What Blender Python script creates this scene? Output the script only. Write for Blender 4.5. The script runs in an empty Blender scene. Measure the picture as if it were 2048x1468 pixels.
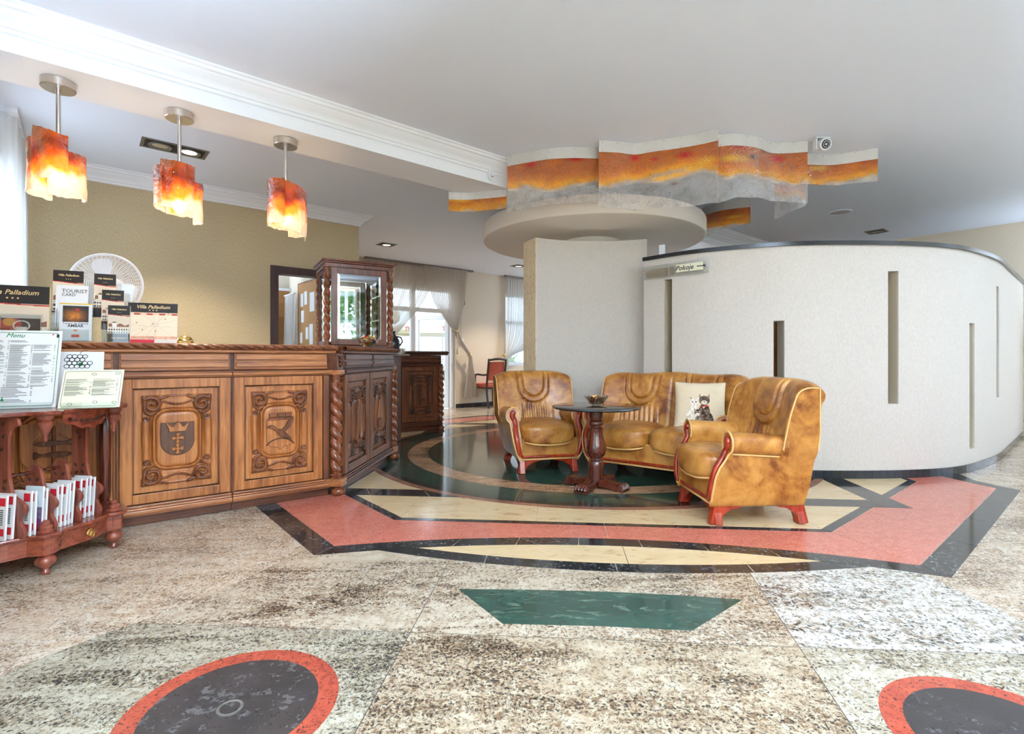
import bpy, math, random
import numpy as np
from mathutils import Vector, Matrix

# ------------------------------------------------------------------ scene, camera, light
SC = bpy.context.scene
COL = SC.collection
random.seed(7)
rng = np.random.RandomState(7)
PI = math.pi
RA = math.radians(40.0)            # the room's long walls run 40 degrees off the view's across direction
RC, RS = math.cos(RA), math.sin(RA)
def R(u, v):
    """room coordinates (u along the back wall, v towards it) -> world"""
    return (u * RC - v * RS, u * RS + v * RC)
CEIL = 2.82

cam_d = bpy.data.cameras.new('camera')
cam_d.sensor_width = 36.0
cam_d.lens = 1030.0 * 36.0 / 2048.0
cam_d.shift_y = -19.0 / 2048.0
cam_d.clip_start = 0.05
cam = bpy.data.objects.new('camera', cam_d)
cam.location = (0, 0, 1.03)
cam.rotation_euler = (PI / 2, 0, 0)
COL.objects.link(cam)
SC.camera = cam

SC.view_settings.view_transform = 'Standard'
SC.view_settings.look = 'None'
SC.view_settings.gamma = 1.0
SC.view_settings.use_curve_mapping = False
SC.view_settings.exposure = 0.66

w = bpy.data.worlds.new('overcast_sky')
SC.world = w
w.use_nodes = True
bg = w.node_tree.nodes['Background']
bg.inputs[0].default_value = (0.72, 0.85, 1.0, 1)
bg.inputs[1].default_value = 2.1

def area_light(name, u, v, z, su, sz, face, power, col=(1, 1, 1)):
    """area light added at one wall opening, tilted up for fill; face = direction in room degrees"""
    d = bpy.data.lights.new(name, 'AREA')
    d.shape = 'RECTANGLE'; d.size = su; d.size_y = sz; d.energy = power; d.color = col
    o = bpy.data.objects.new(name, d)
    x, y = R(u, v)
    o.location = (x, y, z)
    o.rotation_euler = (PI / 2 + math.radians(52), 0, RA + math.radians(face))    # steep upward tilt, added to brighten the ceiling
    COL.objects.link(o)
    return o
# added fill lights at the openings of the front, left and right walls
DAY = (0.62, 0.775, 1.0)
for u, su, pw in ((0.55, 1.3, 900), (5.3, 1.5, 150), (7.6, 1.5, 80)):
    area_light('window_fill', u, -1.55, 1.25, su, 1.9, 180, pw, DAY)
area_light('window_fill', -0.46, 0.6, 1.25, 2.4, 1.9, 90, 180, DAY)
lw = area_light('window_fill', -0.62, 5.2, 1.4, 1.5, 1.9, 90, 85, DAY); lw.rotation_euler[0] = PI / 2 + 0.15
area_light('window_fill', 9.46, -0.6, 1.25, 1.6, 1.9, -90, 40, DAY)
area_light('window_fill', 9.46, 6.4, 1.5, 1.8, 1.6, -90, 190, DAY)  # light of the added window, brightens slots and ceiling on the right
area_light('office_daylight', 1.0, 8.72, 1.6, 1.6, 1.3, 0, 90, DAY)
# openings the sky lights directly
for u, v, z, su, sz, fc in ((4.95, 8.72, 1.2, 1.8, 2.4, 0), (7.92, 8.72, 1.65, 1.55, 1.6, 0), (2.85, -1.58, 1.46, 1.8, 2.3, 180)):
    o = area_light('sky_portal', u, v, z, su, sz, fc, 1)
    o.rotation_euler[0] = PI / 2
    o.data.cycles.is_portal = True

# ------------------------------------------------------------------ helpers
def tag(o, label=None, cat=None, group=None, kind=None):
    if label: o['label'] = label
    if cat: o['category'] = cat
    if group: o['group'] = group
    if kind: o['kind'] = kind
    return o
def empty(name, label=None, cat=None, loc=(0, 0, 0), rz=0, group=None, parent=None):
    o = bpy.data.objects.new(name, None)
    o.empty_display_size = 0.1
    COL.objects.link(o)
    o.location = loc; o.rotation_euler = (0, 0, rz); o.parent = parent
    return tag(o, label, cat, group)
def copy_tree(o, parent=None):
    c = o.copy(); COL.objects.link(c); c.parent = parent
    for ch in list(o.children): copy_tree(ch, c)
    return c
def clean(o):
    return o

class MB:
    """collects geometry; build() links it as one mesh object"""
    def __init__(self):
        self.v = []; self.f = []
    def add(self, vs, fs):
        b = len(self.v)
        self.v += [tuple(p) for p in vs]
        self.f += [tuple(i + b for i in f) for f in fs]
        return self
    def bx(self, x0, x1, y0, y1, z0, z1):
        return self.add([(x0, y0, z0), (x1, y0, z0), (x1, y1, z0), (x0, y1, z0), (x0, y0, z1), (x1, y0, z1), (x1, y1, z1), (x0, y1, z1)],
                        [(3, 2, 1, 0), (4, 5, 6, 7), (0, 1, 5, 4), (1, 2, 6, 5), (2, 3, 7, 6), (3, 0, 4, 7)])
    def prism(self, poly, z0, z1, plane='xy'):
        """poly: counter-clockwise outline; plane xy extrudes in z, xz extrudes in y, yz in x"""
        n = len(poly)
        def P(a, b, c):
            return (a, b, c) if plane == 'xy' else (a, c, b) if plane == 'xz' else (c, a, b)
        vs = [P(a, b, z0) for a, b in poly] + [P(a, b, z1) for a, b in poly]
        fs = [tuple(range(n - 1, -1, -1)), tuple(range(n, 2 * n))]
        fs += [(i, (i + 1) % n, n + (i + 1) % n, n + i) for i in range(n)]
        if plane == 'xz': fs = [t[::-1] for t in fs]
        return self.add(vs, fs)
    def tube(self, path, r, seg=8, closed=False, caps=True, flat=None, up=(0, 0, 1)):
        """r: number or list; flat: (a, b) scale of the section along up/side"""
        P = [Vector(p) for p in path]; n = len(P)
        rr = r if hasattr(r, '__len__') else [r] * n
        vs = []
        prev = None
        for i in range(n):
            if closed: t = P[(i + 1) % n] - P[i - 1]
            else: t = P[min(i + 1, n - 1)] - P[max(i - 1, 0)]
            if t.length < 1e-9: t = Vector((0, 0, 1))
            t.normalize()
            if flat is not None:
                a = Vector(up)
                if abs(a.dot(t)) > 0.98: a = Vector((1, 0, 0)) if prev is None else prev
            elif prev is None:
                a = Vector((0, 0, 1)) if abs(t.z) < 0.9 else Vector((1, 0, 0))
            else: a = prev
            a = (a - t * a.dot(t)).normalized(); prev = a
            b = t.cross(a)
            fa, fb = flat if flat else (1, 1)
            for k in range(seg):
                q = 2 * PI * k / seg
                vs.append(P[i] + (a * math.cos(q) * fa + b * math.sin(q) * fb) * rr[i])
        fs = []
        m = n if closed else n - 1
        for i in range(m):
            j = (i + 1) % n
            for k in range(seg):
                l = (k + 1) % seg
                fs.append((i * seg + k, i * seg + l, j * seg + l, j * seg + k))
        if caps and not closed:
            fs.append(tuple(range(seg - 1, -1, -1)))
            fs.append(tuple((n - 1) * seg + k for k in range(seg)))
        return self.add(vs, fs)
    def lathe(self, prof, seg=24, c=(0, 0, 0), cap=True):
        vs = []
        for r, z in prof:
            for k in range(seg):
                q = 2 * PI * k / seg
                vs.append((c[0] + r * math.cos(q), c[1] + r * math.sin(q), c[2] + z))
        fs = []
        for i in range(len(prof) - 1):
            for k in range(seg):
                l = (k + 1) % seg
                fs.append((i * seg + k, i * seg + l, (i + 1) * seg + l, (i + 1) * seg + k))
        if cap:
            fs.append(tuple(range(seg - 1, -1, -1)))
            fs.append(tuple((len(prof) - 1) * seg + k for k in range(seg)))
        return self.add(vs, fs)
    def grid(self, P, cu=False, cv=False, flip=False):
        """P: array [nu][nv][3]"""
        P = np.asarray(P, float); nu, nv = P.shape[:2]
        fs = []
        for i in range(nu if cu else nu - 1):
            i2 = (i + 1) % nu
            for j in range(nv if cv else nv - 1):
                j2 = (j + 1) % nv
                q = (i * nv + j, i2 * nv + j, i2 * nv + j2, i * nv + j2)
                fs.append(q[::-1] if flip else q)
        return self.add(P.reshape(-1, 3).tolist(), fs)
    def sheet(self, P, N, t):
        """a slab: grid P and the same grid moved by N*t, rim closed"""
        P = np.asarray(P, float); Q = P + np.asarray(N, float) * t
        nu, nv = P.shape[:2]
        b = len(self.v)
        self.grid(P, flip=True); c = len(self.v); self.grid(Q)
        ring = [i * nv for i in range(nu)] + [(nu - 1) * nv + j for j in range(1, nv)] + [i * nv + nv - 1 for i in range(nu - 2, -1, -1)] + [j for j in range(nv - 2, 0, -1)]
        n = len(ring)
        for k in range(n):
            a, d = ring[k], ring[(k + 1) % n]
            self.f.append((b + a, b + d, c + d, c + a))
        return self
    def xf(self, M, start=0):
        for i in range(start, len(self.v)):
            p = M @ Vector(self.v[i]); self.v[i] = (p.x, p.y, p.z)
        return self
    def mesh(self, name, mat=None, smooth=None):
        me = bpy.data.meshes.new(name)
        me.from_pydata([tuple(map(float, p)) for p in self.v], [], self.f)
        me.update()
        if smooth is not None:
            me.shade_smooth()
            if smooth < 179: me.set_sharp_from_angle(angle=math.radians(smooth))
        if mat: me.materials.append(mat)
        return me
    def build(self, name, mat, parent=None, smooth=None, bevel=None, loc=(0, 0, 0), rot=(0, 0, 0), fix=False):
        me = self.mesh(name, mat, smooth)
        if fix:
            import bmesh
            bm = bmesh.new(); bm.from_mesh(me)
            bmesh.ops.recalc_face_normals(bm, faces=bm.faces); bm.to_mesh(me); bm.free()
        return link(name, me, parent, bevel, loc, rot)

def link(name, me, parent=None, bevel=None, loc=(0, 0, 0), rot=(0, 0, 0)):
    o = bpy.data.objects.new(name, me)
    COL.objects.link(o)
    o.parent = parent; o.location = loc; o.rotation_euler = rot
    if bevel:
        m = o.modifiers.new('bevel', 'BEVEL'); m.width = bevel; m.segments = 2; m.limit_method = 'ANGLE'; m.angle_limit = math.radians(40)
        m.harden_normals = False
    return o

def spline(pts, n=8, closed=False):
    """Catmull-Rom through the points"""
    P = [np.array(p, float) for p in pts]; m = len(P); out = []
    for i in range(m if closed else m - 1):
        p0 = P[(i - 1) % m] if closed or i > 0 else P[0] * 2 - P[1]
        p1 = P[i]; p2 = P[(i + 1) % m]
        p3 = P[(i + 2) % m] if closed or i + 2 < m else P[-1] * 2 - P[-2]
        for k in range(n):
            t = k / n
            out.append(0.5 * (2 * p1 + (p2 - p0) * t + (2 * p0 - 5 * p1 + 4 * p2 - p3) * t * t + (3 * p1 - p0 - 3 * p2 + p3) * t ** 3))
    if not closed: out.append(P[-1])
    return [tuple(p) for p in out]
def arc(cx, cy, r, a0, a1, n):
    return [(cx + r * math.cos(a0 + (a1 - a0) * i / n), cy + r * math.sin(a0 + (a1 - a0) * i / n)) for i in range(n + 1)]
def superbox(c, h, e=0.35, nu=20, nv=28):
    """rounded cushion: superquadric with half sizes h"""
    th = np.linspace(-PI / 2, PI / 2, nu); ph = np.linspace(-PI, PI, nv, endpoint=False)
    s = lambda a: np.sign(a) * np.abs(a) ** e
    T, F = np.meshgrid(th, ph, indexing='ij')
    X = c[0] + h[0] * s(np.cos(T)) * s(np.cos(F)); Y = c[1] + h[1] * s(np.cos(T)) * s(np.sin(F)); Z = c[2] + h[2] * s(np.sin(T))
    return np.stack([X, Y, Z], -1)

# ------------------------------------------------------------------ materials
def srgb(r, g, b):
    f = lambda c: (c / 255.0) / 12.92 if c <= 10 else (((c / 255.0) + 0.055) / 1.055) ** 2.4
    return (f(r), f(g), f(b), 1)
class NT:
    def __init__(self, name):
        self.m = bpy.data.materials.new(name); self.m.use_nodes = True
        self.t = self.m.node_tree; self.t.nodes.clear()
        self.out = self.t.nodes.new('ShaderNodeOutputMaterial')
    def n(self, kind, ins=None, **props):
        nd = self.t.nodes.new('ShaderNode' + kind)
        for k, v in props.items(): setattr(nd, k, v)
        for k, v in (ins or {}).items():
            if isinstance(v, bpy.types.NodeSocket): self.t.links.new(v, nd.inputs[k])
            else: nd.inputs[k].default_value = v
        return nd
    def coord(self, scale=(1, 1, 1), rot=(0, 0, 0), kind='Object', loc=(0, 0, 0)):
        c = self.n('TexCoord')
        return self.n('Mapping', {0: c.outputs[kind], 1: loc, 2: rot, 3: scale}).outputs[0]
    def noise(self, vec, scale, detail=3, rough=0.55, dist=0.0):
        return self.n('TexNoise', {'Vector': vec, 'Scale': scale, 'Detail': detail, 'Roughness': rough, 'Distortion': dist})
    def ramp(self, fac, stops, interp='LINEAR'):
        r = self.n('ValToRGB', {0: fac}); cr = r.color_ramp; cr.interpolation = interp
        while len(cr.elements) < len(stops): cr.elements.new(0.5)
        for e, (p, c) in zip(cr.elements, stops):
            e.position = p; e.color = c if len(c) == 4 else (*c, 1)
        return r.outputs[0]
    def mix(self, fac, a, b, mode='MIX'):
        m = self.n('MixRGB', {0: fac, 1: a, 2: b}); m.blend_type = mode
        return m.outputs[0]
    def math(self, op, a, b=0.0):
        return self.n('Math', {0: a, 1: b}, operation=op).outputs[0]
    def bump(self, h, strength=0.2, dist=0.01):
        return self.n('Bump', {'Strength': strength, 'Distance': dist, 'Height': h}).outputs[0]
    def bsdf(self, color, rough=0.5, metal=0.0, spec=0.5, normal=None, **kw):
        ins = {'Base Color': color, 'Roughness': rough, 'Metallic': metal, 'Specular IOR Level': spec}
        if normal is not None: ins['Normal'] = normal
        for k, v in kw.items(): ins[k.replace('_', ' ')] = v
        b = self.n('BsdfPrincipled', ins)
        self.t.links.new(b.outputs[0], self.out.inputs[0])
        return b
    def surf(self, sock):
        self.t.links.new(sock, self.out.inputs[0]); return self.m

def plain(name, col, rough=0.5, metal=0.0, spec=0.5, grain=None, **kw):
    t = NT(name)
    c = col; nrm = None
    if grain:
        nz = t.noise(t.coord(), grain[0], 4).outputs[0]
        nrm = t.bump(nz, grain[1], 0.004)
        c = t.mix(nz, col, tuple(x * 0.9 for x in col[:3]) + (1,))
    t.bsdf(c, rough, metal, spec, nrm, **kw)
    return t.m
def wood(name, light, mid, dark, rough=0.32, axis='z', scale=1.0, coat=0.0):
    t = NT(name)
    s = {'x': (1.2, 22, 22), 'y': (22, 1.2, 22), 'z': (22, 22, 1.2)}[axis]
    v = t.coord(tuple(k * scale for k in s))
    n1 = t.noise(v, 1.6, 6, 0.62, 0.6).outputs[0]
    v2 = t.coord(tuple(k * scale * 4 for k in s))
    n2 = t.noise(v2, 2.0, 2, 0.5).outputs[0]
    n3 = t.noise(t.coord(), 2.2, 3).outputs[0]
    f = t.math('ADD', t.math('MULTIPLY', n1, 0.6), t.math('ADD', t.math('MULTIPLY', n2, 0.22), t.math('MULTIPLY', n3, 0.3)))
    c = t.ramp(f, [(0.36, dark), (0.52, mid), (0.68, light)])
    t.bsdf(c, rough, 0, 0.5, t.bump(n2, 0.12, 0.003), Coat_Weight=coat, Coat_Roughness=0.12)
    return t.m

M = {}
M['white_paint'] = plain('white_paint', srgb(226, 227, 228), 0.6)
M['ceiling_paint'] = plain('ceiling_paint', srgb(233, 240, 250), 0.85, spec=0.2)
M['trim_white'] = plain('trim_white', srgb(236, 238, 240), 0.45)
M['pvc_white'] = plain('pvc_white', srgb(240, 241, 243), 0.3)
def wallpaper(name, col, dark, scale, strength):
    t = NT(name)
    n1 = t.noise(t.coord((1, 1, 0.35)), scale, 3, 0.6).outputs[0]
    n2 = t.noise(t.coord(), 2.0, 2).outputs[0]
    c = t.mix(t.ramp(n1, [(0.35, (0, 0, 0)), (0.65, (1, 1, 1))]), col, dark)
    t.bsdf(c, 0.75, 0, 0.25, t.bump(n1, strength, 0.004))
    return t.m
M['wall_tan'] = wallpaper('wallpaper_tan', srgb(200, 182, 147), srgb(180, 162, 128), 140, 0.35)
M['wall_cream'] = wallpaper('wallpaper_cream', srgb(222, 209, 188), srgb(212, 198, 177), 120, 0.25)
M['wall_white'] = wallpaper('textured_white', srgb(211, 204, 195), srgb(202, 194, 184), 110, 0.3)
M['disc_paint'] = plain('cream_paint', srgb(238, 229, 216), 0.7, spec=0.3)
M['niche_tan'] = plain('niche_tan', srgb(186, 174, 150), 0.7)
M['oak'] = wood('carved_oak', srgb(194, 127, 69), srgb(152, 90, 45), srgb(80, 42, 20), 0.34, 'z')
M['oak_h'] = wood('oak_rail', srgb(188, 126, 76), srgb(146, 88, 50), srgb(72, 38, 22), 0.32, 'x')
M['oak_dark'] = wood('dark_stained_oak', srgb(112, 62, 36), srgb(78, 40, 24), srgb(38, 18, 12), 0.35, 'x')
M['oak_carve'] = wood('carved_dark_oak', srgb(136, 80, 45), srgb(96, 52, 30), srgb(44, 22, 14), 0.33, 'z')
M['oak_field'] = wood('stained_shield', srgb(104, 66, 42), srgb(80, 49, 31), srgb(48, 28, 17), 0.5, 'z')
M['oak_deep'] = wood('ebonised_oak', srgb(86, 50, 32), srgb(58, 32, 22), srgb(28, 14, 10), 0.4, 'z')  # darkest of the oak tones
M['twist'] = wood('turned_oak', srgb(164, 94, 54), srgb(118, 62, 36), srgb(56, 27, 16), 0.22, 'z', coat=0.3)
M['mahogany'] = wood('mahogany', srgb(150, 74, 50), srgb(112, 46, 30), srgb(64, 22, 16), 0.22, 'x', coat=0.4)
M['mahogany_v'] = wood('mahogany_upright', srgb(158, 88, 66), srgb(122, 58, 42), srgb(78, 32, 24), 0.28, 'z', coat=0.3)
M['walnut'] = wood('dark_walnut', srgb(112, 50, 30), srgb(70, 28, 18), srgb(32, 12, 9), 0.16, 'z', coat=0.5)
M['redwood'] = wood('red_stained_beech', srgb(176, 58, 26), srgb(142, 36, 16), srgb(96, 20, 10), 0.16, 'z', coat=0.6)
M['door_wood'] = wood('wenge_door', srgb(72, 36, 26), srgb(52, 24, 18), srgb(30, 13, 10), 0.35, 'z')
M['oak_mid'] = wood('brown_oak', srgb(142, 86, 52), srgb(104, 58, 34), srgb(52, 27, 17), 0.3, 'z')
M['case'] = wood('case_oak', srgb(130, 72, 44), srgb(96, 50, 31), srgb(48, 24, 16), 0.28, 'z', coat=0.2)
M['steel'] = plain('brushed_steel', (0.62, 0.58, 0.54, 1), 0.28, 1.0)
M['chrome'] = plain('chrome', (0.8, 0.8, 0.8, 1), 0.1, 1.0)
M['brass'] = plain('brass', (0.78, 0.52, 0.2, 1), 0.22, 1.0)
M['strip'] = plain('satin_aluminium', srgb(206, 203, 198), 0.45, 0.35)
M['black'] = plain('black_lacquer', (0.012, 0.012, 0.013, 1), 0.2)
M['black_metal'] = plain('black_metal', (0.02, 0.02, 0.02, 1), 0.4, 0.6)
M['grey_metal'] = plain('grey_metal', srgb(120, 116, 110), 0.45, 0.5)
M['paper'] = plain('white_paper', srgb(240, 241, 240), 0.6)
M['paper_cream'] = plain('cream_paper', srgb(232, 230, 202), 0.6)
M['ink'] = plain('ink', srgb(70, 70, 74), 0.6)
M['ink_black'] = plain('ink_black', srgb(26, 22, 20), 0.5)
M['ink_green'] = plain('ink_green', srgb(36, 130, 70), 0.6)
M['ink_red'] = plain('ink_red', srgb(196, 30, 44), 0.6)
M['ink_gold'] = plain('ink_gold', srgb(226, 200, 140), 0.5)
M['ink_white'] = plain('ink_white', srgb(235, 232, 225), 0.5)
M['plastic_white'] = plain('white_plastic', srgb(232, 234, 238), 0.35)
M['cork'] = plain('cork', srgb(196, 148, 96), 0.9, grain=(90, 0.4))
M['linen'] = plain('linen', srgb(214, 198, 170), 0.9, grain=(220, 0.3))

def leather_mat(name='leather'):
    t = NT(name)
    v = t.coord()
    big = t.noise(v, 3.4, 5, 0.62, 0.7).outputs[0]
    mid = t.noise(v, 11.0, 4, 0.6, 0.4).outputs[0]
    f = t.math('ADD', t.math('MULTIPLY', big, 0.72), t.math('MULTIPLY', mid, 0.28))
    c = t.ramp(f, [(0.38, srgb(116, 62, 22)), (0.46, srgb(160, 102, 42)), (0.54, srgb(186, 130, 60)), (0.68, srgb(204, 154, 84))])
    vor = t.n('TexVoronoi', {'Vector': v, 'Scale': 260.0}, feature='DISTANCE_TO_EDGE').outputs[0]
    fold = t.noise(v, 22.0, 2).outputs[0]
    h = t.math('ADD', t.math('MULTIPLY', t.math('MINIMUM', vor, 0.2), 0.5), t.math('MULTIPLY', fold, 1.2))
    t.bsdf(c, 0.3, 0, 0.5, t.bump(h, 0.18, 0.004), Coat_Weight=0.15, Coat_Roughness=0.25)
    return t.m
M['leather'] = leather_mat()
M['piping'] = plain('leather_piping', srgb(224, 176, 110), 0.35)

def granite(name, base, tint, dark, brown, sc=1.0, streak=0.0, ang=0.4, amount=0.5, rough=0.13, seed=0.0, blotch=0.5):
    t = NT(name)
    v = t.coord(loc=(seed, seed * 0.7, 0))
    dv = t.noise(v, 26 * sc, 2).outputs[1]
    vv = t.mix(0.035, v, dv)
    n1 = t.noise(vv, 105 * sc, 3, 0.7).outputs[0]
    n2 = t.noise(vv, 50 * sc, 4, 0.75).outputs[0]
    sv = t.coord((1.0, 5.0, 1), (0, 0, ang), loc=(seed, 1.3, 0))
    band = t.noise(sv, 1.3, 5, 0.65, 1.6).outputs[0]
    soft = t.noise(v, 1.7, 3, 0.6, 0.6).outputs[0]
    dens = t.math('ADD', t.math('MULTIPLY', t.math('SUBTRACT', band, 0.5), streak), t.math('MULTIPLY', t.math('SUBTRACT', soft, 0.5), blotch * 0.6))
    c0 = t.mix(t.ramp(t.noise(v, 14 * sc, 3).outputs[0], [(0.35, (0, 0, 0)), (0.65, (1, 1, 1))]), base, tint)
    fb = t.math('ADD', n2, dens)
    c1 = t.mix(t.ramp(fb, [(0.53 - amount * 0.06, (0, 0, 0)), (0.62, (1, 1, 1))]), c0, brown)
    fd = t.math('ADD', n1, t.math('MULTIPLY', dens, 0.9))
    c2 = t.mix(t.ramp(fd, [(0.57 - amount * 0.06, (0, 0, 0)), (0.64, (1, 1, 1))]), c1, dark)
    t.bsdf(c2, rough, 0, 0.5)
    return t.m
cr, tn, dk, br = srgb(198, 185, 164), srgb(180, 162, 138), srgb(50, 45, 42), srgb(136, 110, 84)
M['g_field'] = granite('granite_field', srgb(210, 196, 176), srgb(194, 172, 146), srgb(76, 64, 54), srgb(146, 118, 92), 1.1, 0.25, 0.7, 0.75, 0.16)
M['g_a'] = granite('granite_a', cr, tn, dk, br, 1.0, 0.45, 0.5, 0.9, seed=3.1)
M['g_b'] = granite('granite_b', cr, tn, dk, br, 1.0, 0.35, -0.4, 0.85, seed=7.7)
M['g_c'] = granite('granite_c', srgb(216, 211, 200), srgb(196, 190, 178), srgb(50, 50, 53), srgb(154, 138, 116), 0.7, 0.35, -0.35, 0.8, seed=11.2)
M['g_d'] = granite('granite_d', srgb(184, 176, 156), srgb(164, 154, 134), srgb(52, 52, 49), srgb(132, 118, 94), 1.0, 0.45, 0.35, 1.0, seed=15.3)
M['g_e'] = granite('granite_e', srgb(190, 176, 152), srgb(168, 148, 122), srgb(50, 45, 40), srgb(124, 100, 74), 1.0, 0.4, -0.7, 0.95, seed=19.9)
M['g_f'] = granite('granite_f', srgb(192, 184, 166), srgb(174, 164, 144), dk, srgb(140, 124, 98), 0.95, 0.35, -0.5, 0.9, seed=23.5)
M['g_pink'] = granite('granite_pink', srgb(206, 124, 104), srgb(196, 112, 94), srgb(128, 72, 64), srgb(182, 98, 80), 1.2, 0.1, 0, 0.1, 0.14, blotch=0.1)
M['g_red'] = granite('granite_red', srgb(178, 82, 60), srgb(160, 70, 52), srgb(70, 44, 40), srgb(150, 64, 50), 1.0, 0.1, 0, 0.2, 0.16, blotch=0.1)
M['g_brown'] = granite('granite_brown', srgb(158, 112, 88), srgb(140, 96, 76), srgb(88, 60, 50), srgb(126, 86, 70), 1.1, 0.3, 0, 0.2, 0.12)
M['g_tan'] = granite('granite_tan', srgb(196, 158, 122), srgb(174, 132, 100), srgb(96, 70, 54), srgb(150, 112, 84), 1.0, 0.9, 0.2, 0.35, 0.12)
M['g_black'] = granite('granite_black', srgb(40, 42, 43), srgb(32, 34, 35), srgb(18, 18, 19), srgb(92, 96, 98), 0.8, 0.2, 0, -0.6, 0.1)
M['slate'] = granite('polished_slate', srgb(62, 57, 56), srgb(54, 50, 49), srgb(46, 43, 43), srgb(88, 86, 86), 0.5, 0.25, 0.8, -0.9, 0.24, blotch=0.2)
def marble(name, base, mid, vein, sc=2.0, ang=0.2, rough=0.12, str_=1.6):
    t = NT(name)
    v = t.coord((1, 2.6, 1), (0, 0, ang))
    a = t.noise(v, sc, 7, 0.62, str_).outputs[0]
    b = t.noise(v, sc * 3.1, 6, 0.7, 1.2).outputs[0]
    c = t.mix(t.ramp(a, [(0.3, (0, 0, 0)), (0.7, (1, 1, 1))]), base, mid)
    c = t.mix(t.ramp(b, [(0.56, (0, 0, 0)), (0.72, (1, 1, 1))]), c, vein)
    t.bsdf(c, rough, 0, 0.5)
    return t.m
M['m_green'] = marble('green_marble', srgb(34, 58, 50), srgb(50, 80, 68), srgb(112, 132, 112), 2.4, 0.25, 0.1)
M['m_cream'] = marble('cream_marble', srgb(208, 180, 136), srgb(222, 198, 156), srgb(168, 132, 92), 2.2, 0.5, 0.14)
M['m_onyx'] = marble('veined_marble', srgb(216, 192, 152), srgb(232, 216, 186), srgb(158, 82, 58), 6.0, 1.3, 0.2)
M['tile_black'] = granite('black_tile', srgb(46, 50, 54), srgb(38, 42, 46), srgb(24, 26, 28), srgb(72, 78, 84), 0.6, 0.4, 0, -0.4, 0.12)
M['grout'] = plain('grout', srgb(60, 54, 48), 0.8)

def clear(name, tint=(0.96, 0.98, 0.98, 1), gloss=0.09, rough=0.03, bump=None):
    """thin clear pane: lets light pass, mirrors a little at grazing angles"""
    t = NT(name)
    tr = t.n('BsdfTransparent', {0: tint})
    nrm = None
    if bump: nrm = t.bump(t.noise(t.coord(), bump[0], 3).outputs[0], bump[1], 0.01)
    gi = {'Color': (1, 1, 1, 1), 'Roughness': rough}
    if nrm is not None: gi['Normal'] = nrm
    gl = t.n('BsdfGlossy', gi)
    fr = t.n('LayerWeight', {0: 0.35})
    fac = t.math('ADD', t.math('MULTIPLY', fr.outputs[0], 0.5), gloss)
    return t.surf(t.n('MixShader', {0: fac, 1: tr.outputs[0], 2: gl.outputs[0]}).outputs[0])
M['acrylic'] = clear('clear_acrylic', (0.93, 0.96, 0.96, 1), 0.05)
M['glass'] = clear('window_glass', (0.97, 0.985, 0.98, 1), 0.03)
M['bowl_glass'] = clear('bowl_glass', (0.88, 0.9, 0.9, 1), 0.12)
M['mirror'] = plain('mirror', (0.78, 0.8, 0.8, 1), 0.02, 1.0)
M['tabletop'] = plain('smoked_glass', (0.012, 0.01, 0.01, 1), 0.03, 0, 0.9)

def sheer(name, col, opacity=0.62):
    t = NT(name)
    d = t.n('BsdfDiffuse', {0: col}); tl = t.n('BsdfTranslucent', {0: col}); tr = t.n('BsdfTransparent', {0: (1, 1, 1, 1)})
    a = t.n('MixShader', {0: 0.5, 1: d.outputs[0], 2: tl.outputs[0]})
    return t.surf(t.n('MixShader', {0: opacity, 1: tr.outputs[0], 2: a.outputs[0]}).outputs[0])
M['sheer'] = sheer('sheer_voile', srgb(238, 230, 220), 0.66)
M['sheer_white'] = sheer('white_voile', srgb(238, 238, 236), 0.8)
M['drape_brown'] = sheer('brown_drape', srgb(120, 84, 58), 0.97)

def attr_mat(name, rough=0.5, spec=0.4):
    t = NT(name)
    a = t.n('Attribute', attribute_name='print')
    t.bsdf(a.outputs['Color'], rough, 0, spec)
    return t.m
M['print'] = attr_mat('printed_paper')
M['print_cloth'] = attr_mat('printed_cloth', 0.9, 0.1)
# ------------------------------------------------------------------ floor
def struct(name, mb, mat, rz=RA, parent=None, bevel=None, smooth=None):
    o = mb.build(name, mat, parent, smooth, bevel, rot=(0, 0, rz) if parent is None else (0, 0, 0))
    if parent is None: o['kind'] = 'structure'
    return o
floor = struct('floor', MB().bx(-0.7, 9.7, -1.8, 8.95, -0.06, -0.003), M['grout'])
ROOT_INV = -RA
def slab(poly, mat, top, name='floor_slab', gap=0.0016, bot=-0.003):
    """one stone of the floor, given as a world outline"""
    P = np.array(poly, float)
    a = 0.5 * np.sum(P[:, 0] * np.roll(P[:, 1], -1) - np.roll(P[:, 0], -1) * P[:, 1])
    if a < 0: P = P[::-1]
    # inset by the joint width, edge by edge
    n = len(P); Q = []
    for i in range(n):
        e0 = P[i] - P[i - 1]; e1 = P[(i + 1) % n] - P[i]
        l0 = np.hypot(*e0); l1 = np.hypot(*e1)
        if l0 < 1e-6 or l1 < 1e-6: Q.append(P[i]); continue
        n0 = np.array([-e0[1], e0[0]]) / l0; n1 = np.array([-e1[1], e1[0]]) / l1
        b = n0 + n1; d = max(0.35, 1 + np.dot(n0, n1))
        Q.append(P[i] + b / d * gap)
    o = MB().prism([tuple(q) for q in Q], bot, top).build(name, mat, floor, rot=(0, 0, ROOT_INV))
    return o
# field of granite tiles over the whole room
for i in range(7):
    for j in range(7):
        u0, v0 = -0.7 + i * 1.5, -1.8 + j * 1.55
        u1, v1 = min(u0 + 1.5, 9.7), min(v0 + 1.55, 8.95)
        slab([R(u0, v0), R(u1, v0), R(u1, v1), R(u0, v1)], M['g_field'], 0.0, 'floor_tile', 0.0006)
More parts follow.
